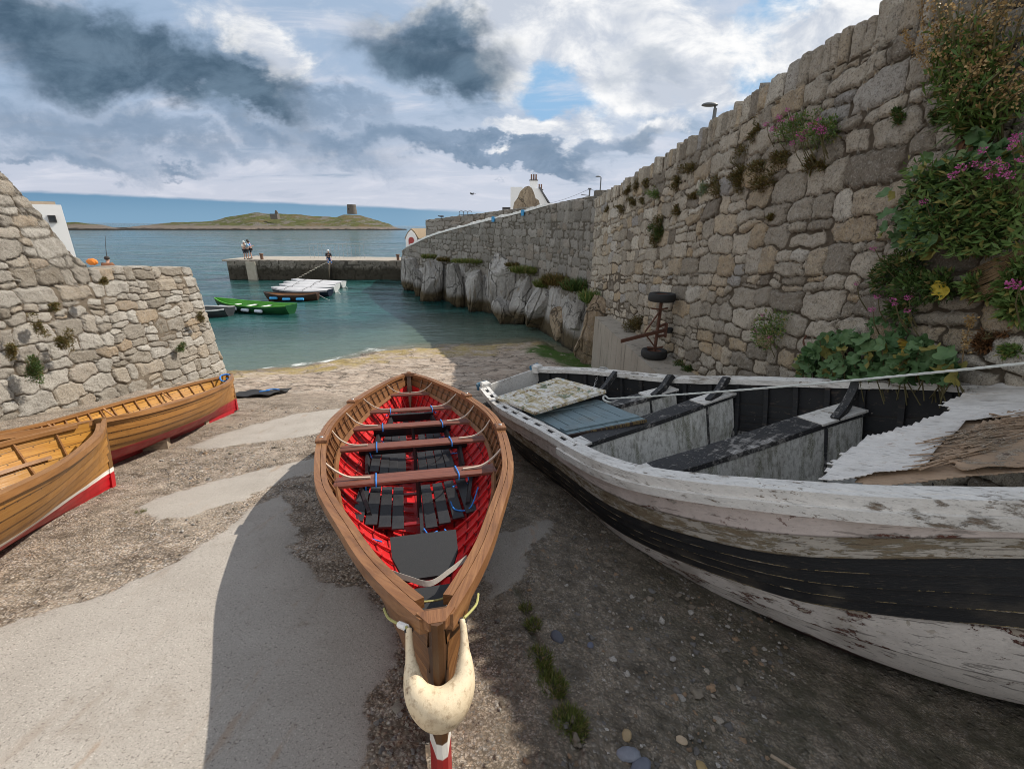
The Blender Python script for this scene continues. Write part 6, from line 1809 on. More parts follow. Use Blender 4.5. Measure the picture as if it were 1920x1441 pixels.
def person(loc, rz, J, label, shirt, legs, hat=None, sc_=1.0, long_=False, sleeves=False):
    """J: joint name -> position in metres, person faces +y"""
    r = empty('person', loc, label=label, cat='person', rz=rz); r.scale = (sc_,)*3
    n = ['pel', 'chest', 'neck', 'chin', 'head', 'shL', 'elL', 'wrL', 'shR', 'elR', 'wrR', 'hipL', 'knL', 'anL', 'toL', 'hipR', 'knR', 'anR', 'toR']
    V = [np.array(J[k], float) for k in n]; ix = {k: i for i, k in enumerate(n)}
    E_ = [('pel', 'chest'), ('chest', 'neck'), ('neck', 'chin'), ('chin', 'head'), ('chest', 'shL'), ('shL', 'elL'), ('elL', 'wrL'), ('chest', 'shR'), ('shR', 'elR'), ('elR', 'wrR'), ('pel', 'hipL'), ('hipL', 'knL'), ('knL', 'anL'), ('anL', 'toL'), ('pel', 'hipR'), ('hipR', 'knR'), ('knR', 'anR'), ('anR', 'toR')]
    E_ = [(ix[a], ix[b]) for a, b in E_]
    R_ = [.12, .14, .055, .085, .10, .06, .042, .03, .06, .042, .03, .09, .058, .04, .035, .09, .058, .04, .035]
    for s in ('L', 'R'):
        d = V[ix['wr'+s]] - V[ix['el'+s]]; d /= np.linalg.norm(d); sx = np.cross(d, (0, 1, .2)); sx /= np.linalg.norm(sx)
        b = len(V); V.append(V[ix['wr'+s]] + d*.08); R_.append((.035, .02)); E_.append((ix['wr'+s], b))
        for k, (o_, l) in enumerate(((-.03, .06), (-.01, .075), (.01, .07), (.028, .055))):
            V.append(V[b] + sx*o_ + d*.02); R_.append(.009); E_.append((b, len(V)-1)); V.append(V[b] + sx*o_*1.1 + d*(.02 + l) + np.array([0, .015, 0])); R_.append(.007); E_.append((len(V)-2, len(V)-1))
        V.append(V[b] - sx*.05 - d*.02); R_.append(.011); E_.append((b, len(V)-1))
    skin_mesh('body', V, E_, R_, SKIN, r)
    P = {k: np.array(v, float) for k, v in J.items()}
    e = 1.0 if sleeves else .85
    sv = [P['pel'] + (P['chest'] - P['pel'])*.1, P['chest'], P['neck']*.75 + P['chest']*.25, P['shL'], P['shL']*(1-e) + P['elL']*e, P['shR'], P['shR']*(1-e) + P['elR']*e]
    se = [(0, 1), (1, 2), (1, 3), (3, 4), (1, 5), (5, 6)]; sr = [.155, .175, .07, .085, .066, .085, .066]
    if sleeves:
        sv += [P['wrL']*.9 + P['elL']*.1, P['wrR']*.9 + P['elR']*.1]; se += [(4, 7), (6, 8)]; sr += [.048, .048]
    skin_mesh('shirt', sv, se, sr, shirt, r)
    k = .97 if long_ else 0
    tv = [P['pel'], P['hipL'], P['knL']*.9 + P['hipL']*.1, P['hipR'], P['knR']*.9 + P['hipR']*.1]; te = [(0, 1), (1, 2), (0, 3), (3, 4)]; tr = [.145, .112, .085, .112, .085]
    if long_: tv += [P['anL'], P['anR']]; te += [(2, 5), (4, 6)]; tr += [.06, .06]
    skin_mesh('trousers', tv, te, tr, legs, r)
    mb = MB(); hd = P['head']; mb.blob((hd[0], hd[1] - .015, hd[2] + .035), (.108, .115, .095), 2, .06); mb.build('hat' if hat else 'hair', hat or HAIR, r)
    for s in (-1, 1):
        mb = MB(); mb.blob(P['to' + 'LR'[s > 0]] + np.array([0, -.06, -.005]), (.05, .13, .045), 2, 0); mb.build('shoe', BLK, r)
    return r


def stand(bend=0.0, arm=.2, hy=.12):
    b = bend; return dict(pel=(0, 0, .95), chest=(0, .10*b, 1.32 - .04*b), neck=(0, .20*b, 1.50 - .08*b), chin=(0, .05 + .25*b, 1.58 - .1*b), head=(0, .03 + .28*b, 1.67 - .12*b), shL=(-.19, .14*b, 1.43 - .06*b), elL=(-.25, .08 + .2*b, 1.17), wrL=(-.16, .22 + arm, 1.08 + arm*.5), shR=(.19, .14*b, 1.43 - .06*b), elR=(.25, .08 + .2*b, 1.17), wrR=(.16, .22 + arm, 1.08 + arm*.5),
                                   hipL=(-.09, 0, .88), knL=(-.10, .04, .50), anL=(-.11, 0, .09), toL=(-.12, .13, .05), hipR=(.09, 0, .88), knR=(.11, .05 + hy*.3, .50), anR=(.12, hy - .1, .09), toR=(.13, hy + .03, .05))


def sit(lean=.1, zseat=0.0):
    z = zseat; return dict(pel=(0, 0, z + .12), chest=(0, lean, z + .48), neck=(0, lean*1.7, z + .66), chin=(0, lean*1.9 + .05, z + .74), head=(0, lean*1.9 + .03, z + .83), shL=(-.19, lean*1.3, z + .60), elL=(-.24, lean + .16, z + .38), wrL=(-.12, lean + .36, z + .36), shR=(.19, lean*1.3, z + .60), elR=(.24, lean + .16, z + .38), wrR=(.12, lean + .36, z + .36),
                           hipL=(-.10, .02, z + .10), knL=(-.14, .44, z + .14), anL=(-.14, .50, z - .28), toL=(-.15, .63, z - .32), hipR=(.10, .02, z + .10), knR=(.14, .44, z + .14), anR=(.14, .50, z - .28), toR=(.15, .63, z - .32))


C_ = lambda n, c: simple(n, c, .85, .15, 10)
pa = onY(461, 486, 43.8); pb = onY(467.5, 486, 43.9); pc = onY(473, 485, 44.3)
person((pa[0], pa[1], 1.77), -2.2, stand(.4, .18), 'person in a pale top and white cap standing at the head of the pier', C_('pale_top', (.55, .55, .50)), C_('dark_trousers', (.04, .04, .05)), C_('white_cap', (.7, .7, .68)), .93)
person((pb[0], pb[1] - .1, 1.77), -1.2, stand(.7, .25), 'person in a light blue top bending between two others on the pier', C_('light_blue_top', (.25, .42, .55)), C_('black_shorts', (.02, .02, .025)), None, .95)
person((pc[0], pc[1], 1.77), 1.9, stand(.5, .2), 'person in a bright blue T-shirt and black shorts on the pier', C_('bright_blue_top', (.02, .18, .62)), C_('black_shorts', (.02, .02, .025)), None, 1.0)
ps = onY(617, 489, 43.4); person((ps[0], ps[1] - .05, 1.77), PI + .5, sit(.16), 'person in a dark jacket and white cap sitting at the top of the pier steps', C_('dark_jacket', (.02, .022, .028)), C_('blue_jeans', (.04, .13, .32)), C_('white_cap', (.7, .7, .68)), 1.0, True, True)
pm = onY(196, 487, 25.5); ang = person((pm[0], pm[1], 2.02), .3, sit(.12), 'angler in a brown jacket sitting with his back turned beyond the quay wall', C_('brown_jacket', (.20, .085, .04)), C_('dark_trousers', (.04, .04, .05)), HAIR, 1.15, True, True)
q1, q2 = onY(199, 485, 25.9), onY(197.5, 442, 25.9)
mb = MB(); mb.tube([(q1[0], q1[1], q1[2] - .3), tuple((q1 + q2)/2), tuple(q2)], [.02, .013, .006], 6); o = mb.build('fishing_rod', DARKT); tag(o, 'thin upright fishing rod beside the angler in brown', 'fishing rod')
q = onY(172, 489, 25); mb = MB(); mb.blob((0, 0, .2), (.26, .16, .17), 3, .25, 2.2, 4); o = mb.build('orange_bag', simple('orange_cloth', (.70, .20, .02), .7, .2, 8)); o.location = (q[0], q[1], q[2] - .25); tag(o, 'orange bag on the rocks beside the angler in brown', 'bag')


# ------------------------------------------------------------------ boats afloat
def afloat(name, a, b, beam, free, label, out, inn, rim, cover=None, group=None, tran=True, fend=None, thw=0, sheer=.12, seed=1):
    a = np.asarray(a, float); b = np.asarray(b, float); d = (b - a)[:2]; L = float(np.linalg.norm(d)); d /= L
    e1 = np.array([d[0], d[1], 0]); e3 = np.array([0, 0, 1.0]); e2 = np.cross(e3, e1)
    r = empty(name, (a[0], a[1], -.22), (e1, e2, e3), label, 'boat', group)
    h0 = free + .22
    H = Hull(L, [(0, .02), (.15, beam*.27), (.35, beam*.45), (.6, beam/2), (.85, beam*.44), (1, beam*.30 if tran else .02)], [(0, h0 + sheer), (.35, h0 + .02), (.7, h0), (1, h0 + sheer*.5)], n=6, lap=.012, rake=(.35, .05), nt=32, seed=seed, ef=[(0, 1), (.25, .5), (.6, .1), (1, .4)])
    H.shell('hull', [out], r, sub=3); H.shell('lining', [inn], r, True, sub=3)
    if tran:
        P = [np.array(H.pt(np.array(1.0), np.array(v), 1, .0)) for v in np.linspace(0, 1, 8)]; ring = P + [p * (1, -1, 1) for p in P[::-1]]
        mb = MB(); mb.sweep([[(p[0] + k, p[1], p[2]) for p in ring] for k in (-.01, .025)]); mb.build('transom', out, r)
    for s in (1, -1): H.rail('gunwale', rim, r, s, -.03, .03, -.04, .015, n=24)
    if cover is not None:
        N, M_ = 24, 9; G = np.zeros((N, M_, 3))
        for i, t in enumerate(np.linspace(.0, 1, N)):
            x, bb, z = [float(q) for q in H.sec(t, 1.0)]
            for j in range(M_):
                s = j / (M_-1) * 2 - 1; G[i, j] = (x, s * (bb + .035), z + .02 + .13 * (1 - s*s) * math.sin(PI*min(1, t*1.05))**.5 - (.10 if abs(s) == 1 else 0) + .015*noise3(t*14, s*3))
        o = link('cover', grid_mesh('cover', G), r, [cover]); 
        for t in (.3, .62):
            x, bb, z = [float(q) for q in H.sec(t, 1.0)]; mb = MB(); mb.tube([(x, s*(bb + .05), z + .03 + .135*(1 - s*s) - (.1 if abs(s) > .99 else 0)) for s in np.linspace(-1, 1, 9)], .012, 5); mb.build('tie_cord', DARKT, r)
    for k in range(thw):
        t = .25 + .55 * k / max(1, thw - 1); bb, _ = H.width_at(t, h0 - .16); mb = MB(); plank(mb, (H.L*t, 0, h0 - .16), (.22, 2*bb - .04, .03)); mb.build('thwart', WHITE if thw > 3 else RAILW, r)
    if fend:
        m_, n_, s = fend
        for k in range(n_):
            t = .22 + .5 * k / max(1, n_ - 1); x, bb, z = [float(q) for q in H.sec(t, 1.0)]
            mb = MB(); mb.tube([(x - .26, s*(bb + .06), z - .24), (x - .22, s*(bb + .07), z - .24), (x + .22, s*(bb + .07), z - .24), (x + .26, s*(bb + .06), z - .24)], [.03, .09, .09, .03], 10); fe = mb.build('fender', m_, r)
    return r, H


GRN_O = simple('dark_green_paint', (.010, .075, .022), .4, .3, 3); GRN_I = simple('bright_green_paint', (.07, .30, .022), .45, .45, 2); BRN = simple('dark_brown_hull', (.05, .022, .012), .45, .4, 4)
NAVY = simple('navy_hull', (.012, .018, .035), .4, .3, 3); TARP = simple('pale_tarpaulin', (.44, .44, .45), .75, .3, 2); LTB = simple('light_blue_fender', (.05, .35, .68), .5, .2, 6); PFEN = simple('pale_blue_fender', (.55, .60, .68), .5, .15, 6); GREYH = simple('grey_white_hull', (.50, .52, .52), .45, .2, 3)
w = lambda px, py: onz(px, py, 0)
gb, GH = afloat('moored_skiff', w(406, 577), w(548, 588), 1.55, .42, 'bright green open boat with pale fenders moored off the quay wall', GRN_O, GRN_I, GRN_I, None, 'boats moored in the harbour', True, (PFEN, 4, -1), 4, .20)
for k in range(4):
    pass
br, _ = afloat('moored_skiff', w(497, 563), w(597, 562), 1.4, .40, 'dark brown open boat with blue fenders, nearest of the moored row', BRN, RAILW, BRN, None, 'boats moored in the harbour', True, (LTB, 3, -1), 2, .16, 3)
for i, (a, b, lab) in enumerate(((w(511, 552), w(620, 555), 'navy hulled boat under a pale cover, just behind the brown boat'), (w(526, 546), w(631, 548), 'pale covered boat, second behind the brown boat in the moored row'), (w(534, 541), w(634, 543), 'pale covered boat, third behind the brown boat in the moored row'), (w(548, 536), w(645, 539), 'pale covered boat, farthest of the moored row and nearest the pier'))):
    afloat('covered_boat', a, b, 1.5, .40, lab, NAVY if i == 0 else GREYH, RAILW, TARP, TARP, 'boats moored in the harbour', True, None, 0, .14, 5 + i)
afloat('moored_dinghy', w(352, 590), w(433, 592), 1.5, .40, 'dark grey dinghy with a white rim half hidden by the quay wall', simple('dark_grey_hull', (.03, .034, .038), .5, .3, 3), simple('dark_grey_inside', (.06, .065, .065), .6, .3, 3), WHITE, None, 'boats moored in the harbour', True, None, 1, .1, 9)
# mooring lines
for a, b, lab in (((598, 553), (620, 562), 'pale mooring line from the stern of the brown boat into the water'), ((645, 531), (652, 540), 'short mooring line from the stern of the farthest covered boat'), ((632, 543), (640, 552), 'mooring line from the stern of a pale covered boat')):
    p = w(b[0], b[1]); q = onY(a[0], a[1], p[1] + .2)
    mb = MB(); mb.tube([tuple(q), tuple((q + p)/2 - np.array([0, 0, .06])), (p[0], p[1], -.05)], .018, 5); o = mb.build('mooring_line', ROPE_W); tag(o, lab, 'rope', 'mooring lines of the boats afloat')
# ------------------------------------------------------------------ plants


def m_leaf(a, b, dry=None, trans=.25):
    def f(t):
        c4 = t.node('ShaderNodeAttribute'); c4.attribute_name = 'lc'
        r = t.sep(c4.outputs['Vector'])
        c = t.mix(r[0], a, b)
        if dry: c = t.mix(t.step(.80, .86, r[1]), c, dry)
        p = t.obj(); c = t.mix(t.mul(t.noise(p, 25, 4, .6), .45), c, tuple(q * .45 for q in a))
        return {'c': c, 'Subsurface Weight': 0.0, 'r': .55}
    return mat_leaf(f, trans)


def mat_leaf(f, trans):
    name = 'leaf_%d' % len(MATS)
    m = mat(name, f, .6, .3); nt = m.node_tree; b = nt.nodes['Principled BSDF']
    tr = nt.nodes.new('ShaderNodeBsdfTranslucent'); mx = nt.nodes.new('ShaderNodeMixShader'); out = nt.nodes['Material Output']
    l = b.inputs['Base Color'].links[0].from_socket
    nt.links.new(l, tr.inputs[0]); mx.inputs[0].default_value = trans
    nt.links.new(b.outputs[0], mx.inputs[1]); nt.links.new(tr.outputs[0], mx.inputs[2]); nt.links.new(mx.outputs[0], out.inputs[0])
    return m


LF_VAL = m_leaf((.085, .165, .035), (.20, .29, .085), (.32, .27, .08)); LF_DARK = m_leaf((.040, .085, .020), (.115, .18, .045), (.22, .16, .06))
LF_MOSS = m_leaf((.085, .062, .018), (.24, .165, .052), (.10, .12, .028)); LF_TREE = m_leaf((.065, .13, .028), (.15, .23, .05), (.30, .22, .08))
LF_MAL = m_leaf((.060, .135, .045), (.14, .235, .10), (.30, .26, .07)); LF_DRY = m_leaf((.36, .23, .09), (.60, .42, .20), (.20, .12, .05)); LF_GRS = m_leaf((.085, .13, .022), (.19, .22, .05), (.34, .26, .12))
LF_PINK = m_leaf((.55, .09, .33), (.75, .25, .52), (.45, .07, .25)); LF_GREY = m_leaf((.14, .20, .11), (.28, .36, .21), (.30, .27, .10)); STEMM = simple('plant_stem', (.10, .085, .035), .8, .4, 14); LF_YEL = m_leaf((.42, .33, .03), (.58, .45, .06), (.3, .2, .05))
LF_BRN = m_leaf((.10, .050, .022), (.20, .10, .04), (.26, .12, .05))


class LeafMB:
    def __init__(s, rng): s.v = []; s.f = []; s.c = []; s.r = rng

    def leaf(s, p, d, n, l, w, bend=.25, c=None, fold=.15):
        d = np.asarray(d, float); d /= np.linalg.norm(d) + 1e-9; n = np.asarray(n, float); sd = np.cross(d, n); sd /= np.linalg.norm(sd) + 1e-9; n = np.cross(sd, d)
        p = np.asarray(p, float); b = len(s.v)
        m = p + d*l*.5 + n*l*bend*.25; t = p + d*l - n*l*bend*.25
        s.v += [tuple(p), tuple(m + sd*w/2 + n*w*fold), tuple(t), tuple(m - sd*w/2 + n*w*fold), tuple(m)]
        s.f += [(b, b+1, b+4), (b+1, b+2, b+4), (b+2, b+3, b+4), (b+3, b, b+4)]
        c = c or (s.r.random(), s.r.random(), 0); s.c += [c] * 5

    def disc(s, p, n, r, lobes=5, cup=.2, rot=0.0):
        n = np.asarray(n, float); n /= np.linalg.norm(n); a = np.cross(n, (0.3, .2, 1)); a /= np.linalg.norm(a) + 1e-9; b_ = np.cross(n, a)
        p = np.asarray(p, float); b = len(s.v); k = lobes * 6; c = (s.r.random(), s.r.random(), 0); ph = s.r.random()*6
        s.v.append(tuple(p)); s.c.append(c)
        for ring, q in ((.55, .5), (1.0, 1.0)):
            for i in range(k):
                an = 2*PI*i/k; rr = r*ring*(1 - (q*.30)*(.5 - .5*math.cos(lobes*an))**1.5) * (.55 if (ring == 1 and i in (0,)) else 1)
                hh = r*(cup*ring**2*(.6 + .5*math.cos(lobes*an)) + .13*ring*math.sin(3*an + ph))
                s.v.append(tuple(p + (a*math.cos(an + rot) + b_*math.sin(an + rot))*rr + n*hh)); s.c.append(c if ring < 1 else (min(1, c[0] + .15), c[1], 0))
        for i in range(k):
            j = (i+1) % k; s.f.append((b, b+1+i, b+1+j)); s.f.append((b+1+i, b+1+k+i, b+1+k+j, b+1+j))

    def build(s, name, m, parent=None):
        me = bpy.data.meshes.new(name); me.from_pydata(s.v, [], s.f)
        a = me.attributes.new('lc', 'FLOAT_COLOR', 'POINT'); c = np.ones((len(s.v), 4), np.float32); c[:, :3] = s.c; a.data.foreach_set('color', c.reshape(-1))
        return link(name, me, parent, [m], 180)


def rvec(r): return np.array([r.gauss(0, 1), r.gauss(0, 1), r.gauss(0, 1)])


def foliage(lm, blobs, n, l, w, up=.3, out=.8, droop=0.0, nrm=None):
    """leaves through the volume of ellipsoids; denser near the skin, uneven"""
    r = lm.r; tot = sum(b[1][0]*b[1][1]*b[1][2] for b in blobs)
    for c, rad in blobs:
        k = int(n * rad[0]*rad[1]*rad[2] / tot) + 3; c = np.array(c, float); rad = np.array(rad, float)
        for _ in range(k):
            q = rvec(r); q /= np.linalg.norm(q); rr = r.random()**.45
            p = c + q*rad*rr
            if float(noise3(p[0]*6, p[1]*6, p[2]*6, 5)) < -.35: continue
            d = q*out + np.array([0, 0, up - droop]) + rvec(r)*.45
            if nrm is not None: d = d + nrm*.5
            ll = l*r.uniform(.6, 1.25); lm.leaf(p, d, rvec(r)*.5 + np.array([0, 0, 1]) + (nrm*.8 if nrm is not None else 0), ll, w*r.uniform(.7, 1.2), r.uniform(0, .5))


def tuft_on_wall(px, py, wpx, hpx, label, m=LF_MOSS, name='wall_tuft', dense=1.0, group='brown tufts rooted in the tall wall', pw=None, nr=None, depth=.5, leaf=.05):
    pw = pw or (lambda a, b, o=0.0: onwall(a, b, o)); nr = RN if nr is None else nr
    p = np.array(pw(px, py, .05)); a = np.array(pw(px + wpx/2, py, .05)); b = np.array(pw(px, py - hpx/2, .05))
    ra = max(.05, np.linalg.norm(a - p)); rb = max(.05, abs(b[2] - p[2])); al = (a - p) / (np.linalg.norm(a - p) + 1e-9)
    lm = LeafMB(random.Random(int(px*7 + py*13)))
    rd = min(ra, rb)*depth + .04; r = lm.r; sub = []
    for k in range(6):
        u, v = r.uniform(-.75, .75), r.uniform(-.8, .8); q = r.uniform(.25, .62)
        c = al*ra*u + np.array([0, 0, rb*v]) + nr*r.uniform(0, rd*.5); sub.append((c, (ra*q, max(.04, rd*q), rb*q)))
    foliage(lm, sub, int((500 + 22000 * ra * rb) * dense), leaf*.95, leaf*.26, .35, .8, nrm=nr)
    root = empty(name, tuple(p - nr*.03), label=label, cat='plant', group=group)
    lm.build('leaves', m, root)
    mb = MB()
    for k in range(5):
        e = al*ra*r.uniform(-.6, .6) + np.array([0, 0, rb*r.uniform(-.3, .8)]) + nr*rd*.6
        mb.tube([(0, 0, 0), tuple(e*.5 + nr*rd*.5), tuple(e)], [.008, .006, .003], 5)
    mb.build('stem', STEMM, root)
    return root


for a in [(1388, 318, 46, 84, 'tallest brown tuft in the middle of the cluster below the pink valerian'), (1352, 352, 40, 44, 'low brown tuft at the left end of the cluster below the pink valerian'), (1442, 326, 56, 58, 'wide brown tuft right of the tallest one in the cluster'),
          (1466, 298, 30, 44, 'upper right brown tuft of the cluster below the pink valerian'), (1532, 312, 32, 36, 'single round brown tuft below the pink valerian'), (1420, 240, 24, 40, 'olive brown tuft just left of the pink valerian'),
          (1293, 317, 24, 34, 'oval brown tuft halfway along the wall, left of the cluster'), (1268, 339, 14, 30, 'small narrow brown tuft left of the oval one'), (1236, 435, 20, 62, 'long dark green tuft hanging low in the middle of the wall'),
          (1218, 343, 14, 26, 'small brown tuft below the coping of the far part of the wall'), (1194, 348, 10, 30, 'thin upright brown tuft on the far part of the wall'), (1180, 352, 10, 24, 'small brown tuft nearest the far corner, under the coping'), (1187, 380, 12, 18, 'small brown tuft on the far part of the wall, beneath two thinner ones'),
          (1166, 392, 12, 14, 'tiny brown tuft low on the far part of the wall'), (1141, 391, 9, 14, 'tiny dark tuft beside the far corner of the wall'), (1299, 368, 14, 18, 'small brown tuft beneath the oval one'), (1268, 390, 16, 24, 'brown tuft left of the cluster at half height'), (1446, 408, 20, 16, 'small brown tuft alone under the cluster'), (1208, 375, 10, 16, 'little tuft right of the small far tufts')]:
    tuft_on_wall(*a)
tuft_on_wall(1236, 436, 16, 40, 'dark green fern drooping from the long hanging tuft', LF_DARK, leaf=.06)
tuft_on_wall(1228, 362, 24, 20, 'small green plant with a few pink flowers on the far part of the wall', LF_VAL, 'valerian', group='valerian plants on the tall wall'); tuft_on_wall(1320, 352, 18, 24, 'small pale green sprig left of the brown cluster', LF_GREY, 'sprig', group='green sprigs on the tall wall')
tuft_on_wall(1684, 218, 24, 30, 'small dark green plant in a joint right of the pink valerian', LF_DARK, 'sprig', group='green sprigs on the tall wall'); tuft_on_wall(1756, 216, 24, 28, 'dark green sprig left of the dried weeds', LF_DARK, 'sprig', group='green sprigs on the tall wall')
tuft_on_wall(1195, 606, 26, 50, 'brown green bush growing behind the rusty axle', LF_MOSS, group='weeds along the ledge', name='weed'); tuft_on_wall(1284, 684, 40, 30, 'small green weed on the ledge right of the axle', LF_DARK, group='weeds along the ledge', name='weed')
tuft_on_wall(1900, 655, 30, 26, 'bright green weed at the right edge above the rope', LF_VAL, group='weeds along the ledge', name='weed'); tuft_on_wall(1858, 632, 50, 44, 'dry brown moss patch on the right part of the wall', LF_BRN, group='weeds along the ledge', name='weed')
lwp = lambda a, b, o=0.0: onplane(a, b, (LX - .18 + o, 0, 0), np.array([1.0, 0, -.10]))
LN = np.array([1.0, 0, .1])
for a in [(74, 612, 26, 44, 'upper left brown tuft on the sunlit quay wall'), (124, 640, 34, 46, 'round brown tuft in the middle of the quay wall tufts'), (55, 690, 44, 60, 'largest dark green tuft on the quay wall, low above the varnished boats'), (18, 652, 24, 44, 'rust brown tuft at the left edge of the quay wall'),
          (192, 528, 14, 14, 'small brown tuft under the top course of the quay wall'), (338, 650, 16, 22, 'small green tuft toward the seaward end of the quay wall'), (372, 590, 12, 24, 'thin brown tuft near the end of the quay wall'), (102, 575, 22, 16, 'flat brown tuft above the round one on the quay wall')]:
    tuft_on_wall(*a, m=LF_DARK if 'green' in a[4] else LF_MOSS, group='tufts on the sunlit quay wall', pw=lwp, nr=LN)

# valerian with pink heads
def flower(parent, p, r, nr, seed, m=LF_PINK, name='flower_head'):
    lm = LeafMB(random.Random(seed))
    for k in range(34):
        q = rvec(lm.r); q /= np.linalg.norm(q); q = q + nr*.6; lm.leaf(np.asarray(p) + q*r*np.array([1, 1, .7])*lm.r.uniform(.3, .9), q, rvec(lm.r), r*.42, r*.34, 0)
    return lm.build(name, m, parent)


def valerian(px, py, blobs, flowers, label, n, leaf, mats=LF_VAL, rF=.06, off=.24):
    """blobs and flowers given on the photo's wall, set on the wall plane"""
    o = np.array(onwall(px, py, 0)); root = empty('valerian', tuple(o), label=label, cat='plant', group='valerian plants on the tall wall')
    lm = LeafMB(random.Random(int(px)))
    al = np.array([-RN[1], RN[0], 0])
    for bx, by, rx, ry, dep, k in blobs:
        c = np.array(onwall(bx, by, dep)) - o; a = np.linalg.norm(np.array(onwall(bx + rx, by, dep)) - o - c); b = abs(onwall(bx, by - ry, dep)[2] - o[2] - c[2])
        foliage(lm, [(c, (a*.5 + dep*.3, a*.85, b))], k, leaf, leaf*.36, .35, .75, nrm=RN)
    lm.build('leaves', mats, root)
    mb = MB()
    for i, (fx, fy) in enumerate(flowers):
        p = np.array(onwall(fx, fy, off)) - o; flower(root, p, rF*random.uniform(.75, 1.2), RN, i + int(px))
        q = p + np.array([random.uniform(-.05, .05), random.uniform(-.1, .1), -.28]); q = q - RN*np.dot(q - np.zeros(3), RN)*.6
        mb.tube([tuple(q), tuple((p + q)/2 + RN*.03), tuple(p)], [.006, .005, .003], 5)
    mb.build('stem', STEMM, root)
    return root


valerian(1522, 245, [(1490, 242, 34, 26, .10, 900), (1540, 250, 46, 26, .10, 1000), (1572, 236, 26, 22, .08, 500), (1515, 228, 30, 20, .08, 500)],
         [(1478, 206), (1488, 222), (1462, 218), (1468, 224), (1438, 233), (1454, 242), (1508, 256), (1500, 252), (1512, 246), (1506, 262), (1524, 234), (1538, 224), (1536, 238), (1545, 240), (1538, 248), (1488, 268), (1512, 250), (1547, 246)], 'pale green valerian with pink flower heads high in the middle of the tall wall', 0, .045, LF_VAL, .042)
big = valerian(1800, 440, [(1730, 380, 36, 34, .16, 700), (1770, 350, 52, 45, .22, 1100), (1840, 330, 60, 44, .28, 1300), (1900, 345, 50, 56, .30, 1200), (1795, 408, 66, 34, .25, 1000), (1880, 415, 60, 34, .30, 1000), (1720, 420, 34, 24, .16, 420), (1905, 470, 50, 40, .25, 700), (1830, 455, 60, 25, .2, 700)],
         [(1846, 281), (1832, 307), (1806, 316), (1855, 312), (1872, 302), (1888, 312), (1900, 328), (1858, 330), (1792, 328), (1735, 378), (1906, 262), (1898, 276), (1912, 258), (1885, 322), (1918, 300)], 'huge mound of valerian and leafy weeds spilling from the wall at the right edge', 0, .06, LF_DARK, .034, .55)
lm = LeafMB(random.Random(8)); o = np.array(onwall(1800, 440, 0))
for k in range(120):
    bx, by = random.choice([(1735, 345), (1760, 325), (1700, 400), (1690, 430), (1790, 320), (1720, 460), (1850, 300), (1880, 300)]); c = np.array(onwall(bx + random.gauss(0, 22), by + random.gauss(0, 22), .18 + random.uniform(0, .22))) - o
    lm.disc(c, RN + rvec(random)*.5 + np.array([0, 0, .5]), random.uniform(.045, .085), 5, .25)
lm.build('round_leaves', LF_MAL, big)
lm = LeafMB(random.Random(18))
for k in range(1100):
    bx, by = random.uniform(1700, 1925), random.uniform(300, 480); c = np.array(onwall(bx, by, .3 + random.uniform(0, .2))) - o
    lm.leaf(c, RN*.6 + rvec(random)*.6, rvec(random), .08, .022, .2)
lm.build('light_leaves', LF_VAL, big)
valerian(1700, 545, [(1690, 505, 44, 34, .16, 800), (1720, 540, 52, 32, .20, 900), (1770, 535, 40, 30, .2, 500), (1660, 520, 26, 34, .10, 500), (1690, 580, 30, 24, .1, 400)], [(1640, 466), (1606, 532), (1646, 556), (1676, 562), (1703, 582), (1638, 580), (1705, 558), (1680, 570)], 'dark green valerian with narrow leaves hanging under the huge mound', 0, .06, LF_DARK, .028, .38)
valerian(1900, 540, [(1850, 540, 50, 22, .12, 500), (1905, 525, 34, 40, .14, 600), (1905, 575, 26, 30, .12, 300)], [(1911, 535), (1906, 531)], 'bright green leafy weed with one pink flower at the right edge', 0, .08, LF_VAL, .04, .35)
valerian(1448, 612, [(1450, 606, 36, 24, .08, 600), (1440, 630, 30, 26, .08, 500), (1475, 600, 20, 20, .06, 200)], [(1418, 620), (1432, 590), (1445, 632)], 'small green valerian low on the wall, left of the mallow', 0, .055, LF_VAL, .03, .22)
# dry roots under the mound
mb = MB(); o = np.array(onwall(1860, 500, 0)); rt = empty('dry_roots', tuple(o), label='tangle of dry brown stems under the huge mound of weeds', cat='plant')
for k in range(60):
    p = [np.array(onwall(1925 - 110*s + random.gauss(0, 3), 480 + 60*s**.8 + (k - 30)*1.0 + random.gauss(0, 4), .05 + .15*math.sin(PI*s))) - o for s in (0, .33, .66, 1)]
    mb.tube([tuple(q) for q in cubic_pts(p, 3)], .0045, 4)
mb.build('stems', mat('dry_stem', lambda t: t.mix(t.noise(t.obj(), 9, 3), (.10, .065, .03), (.30, .21, .11)), .9), rt)
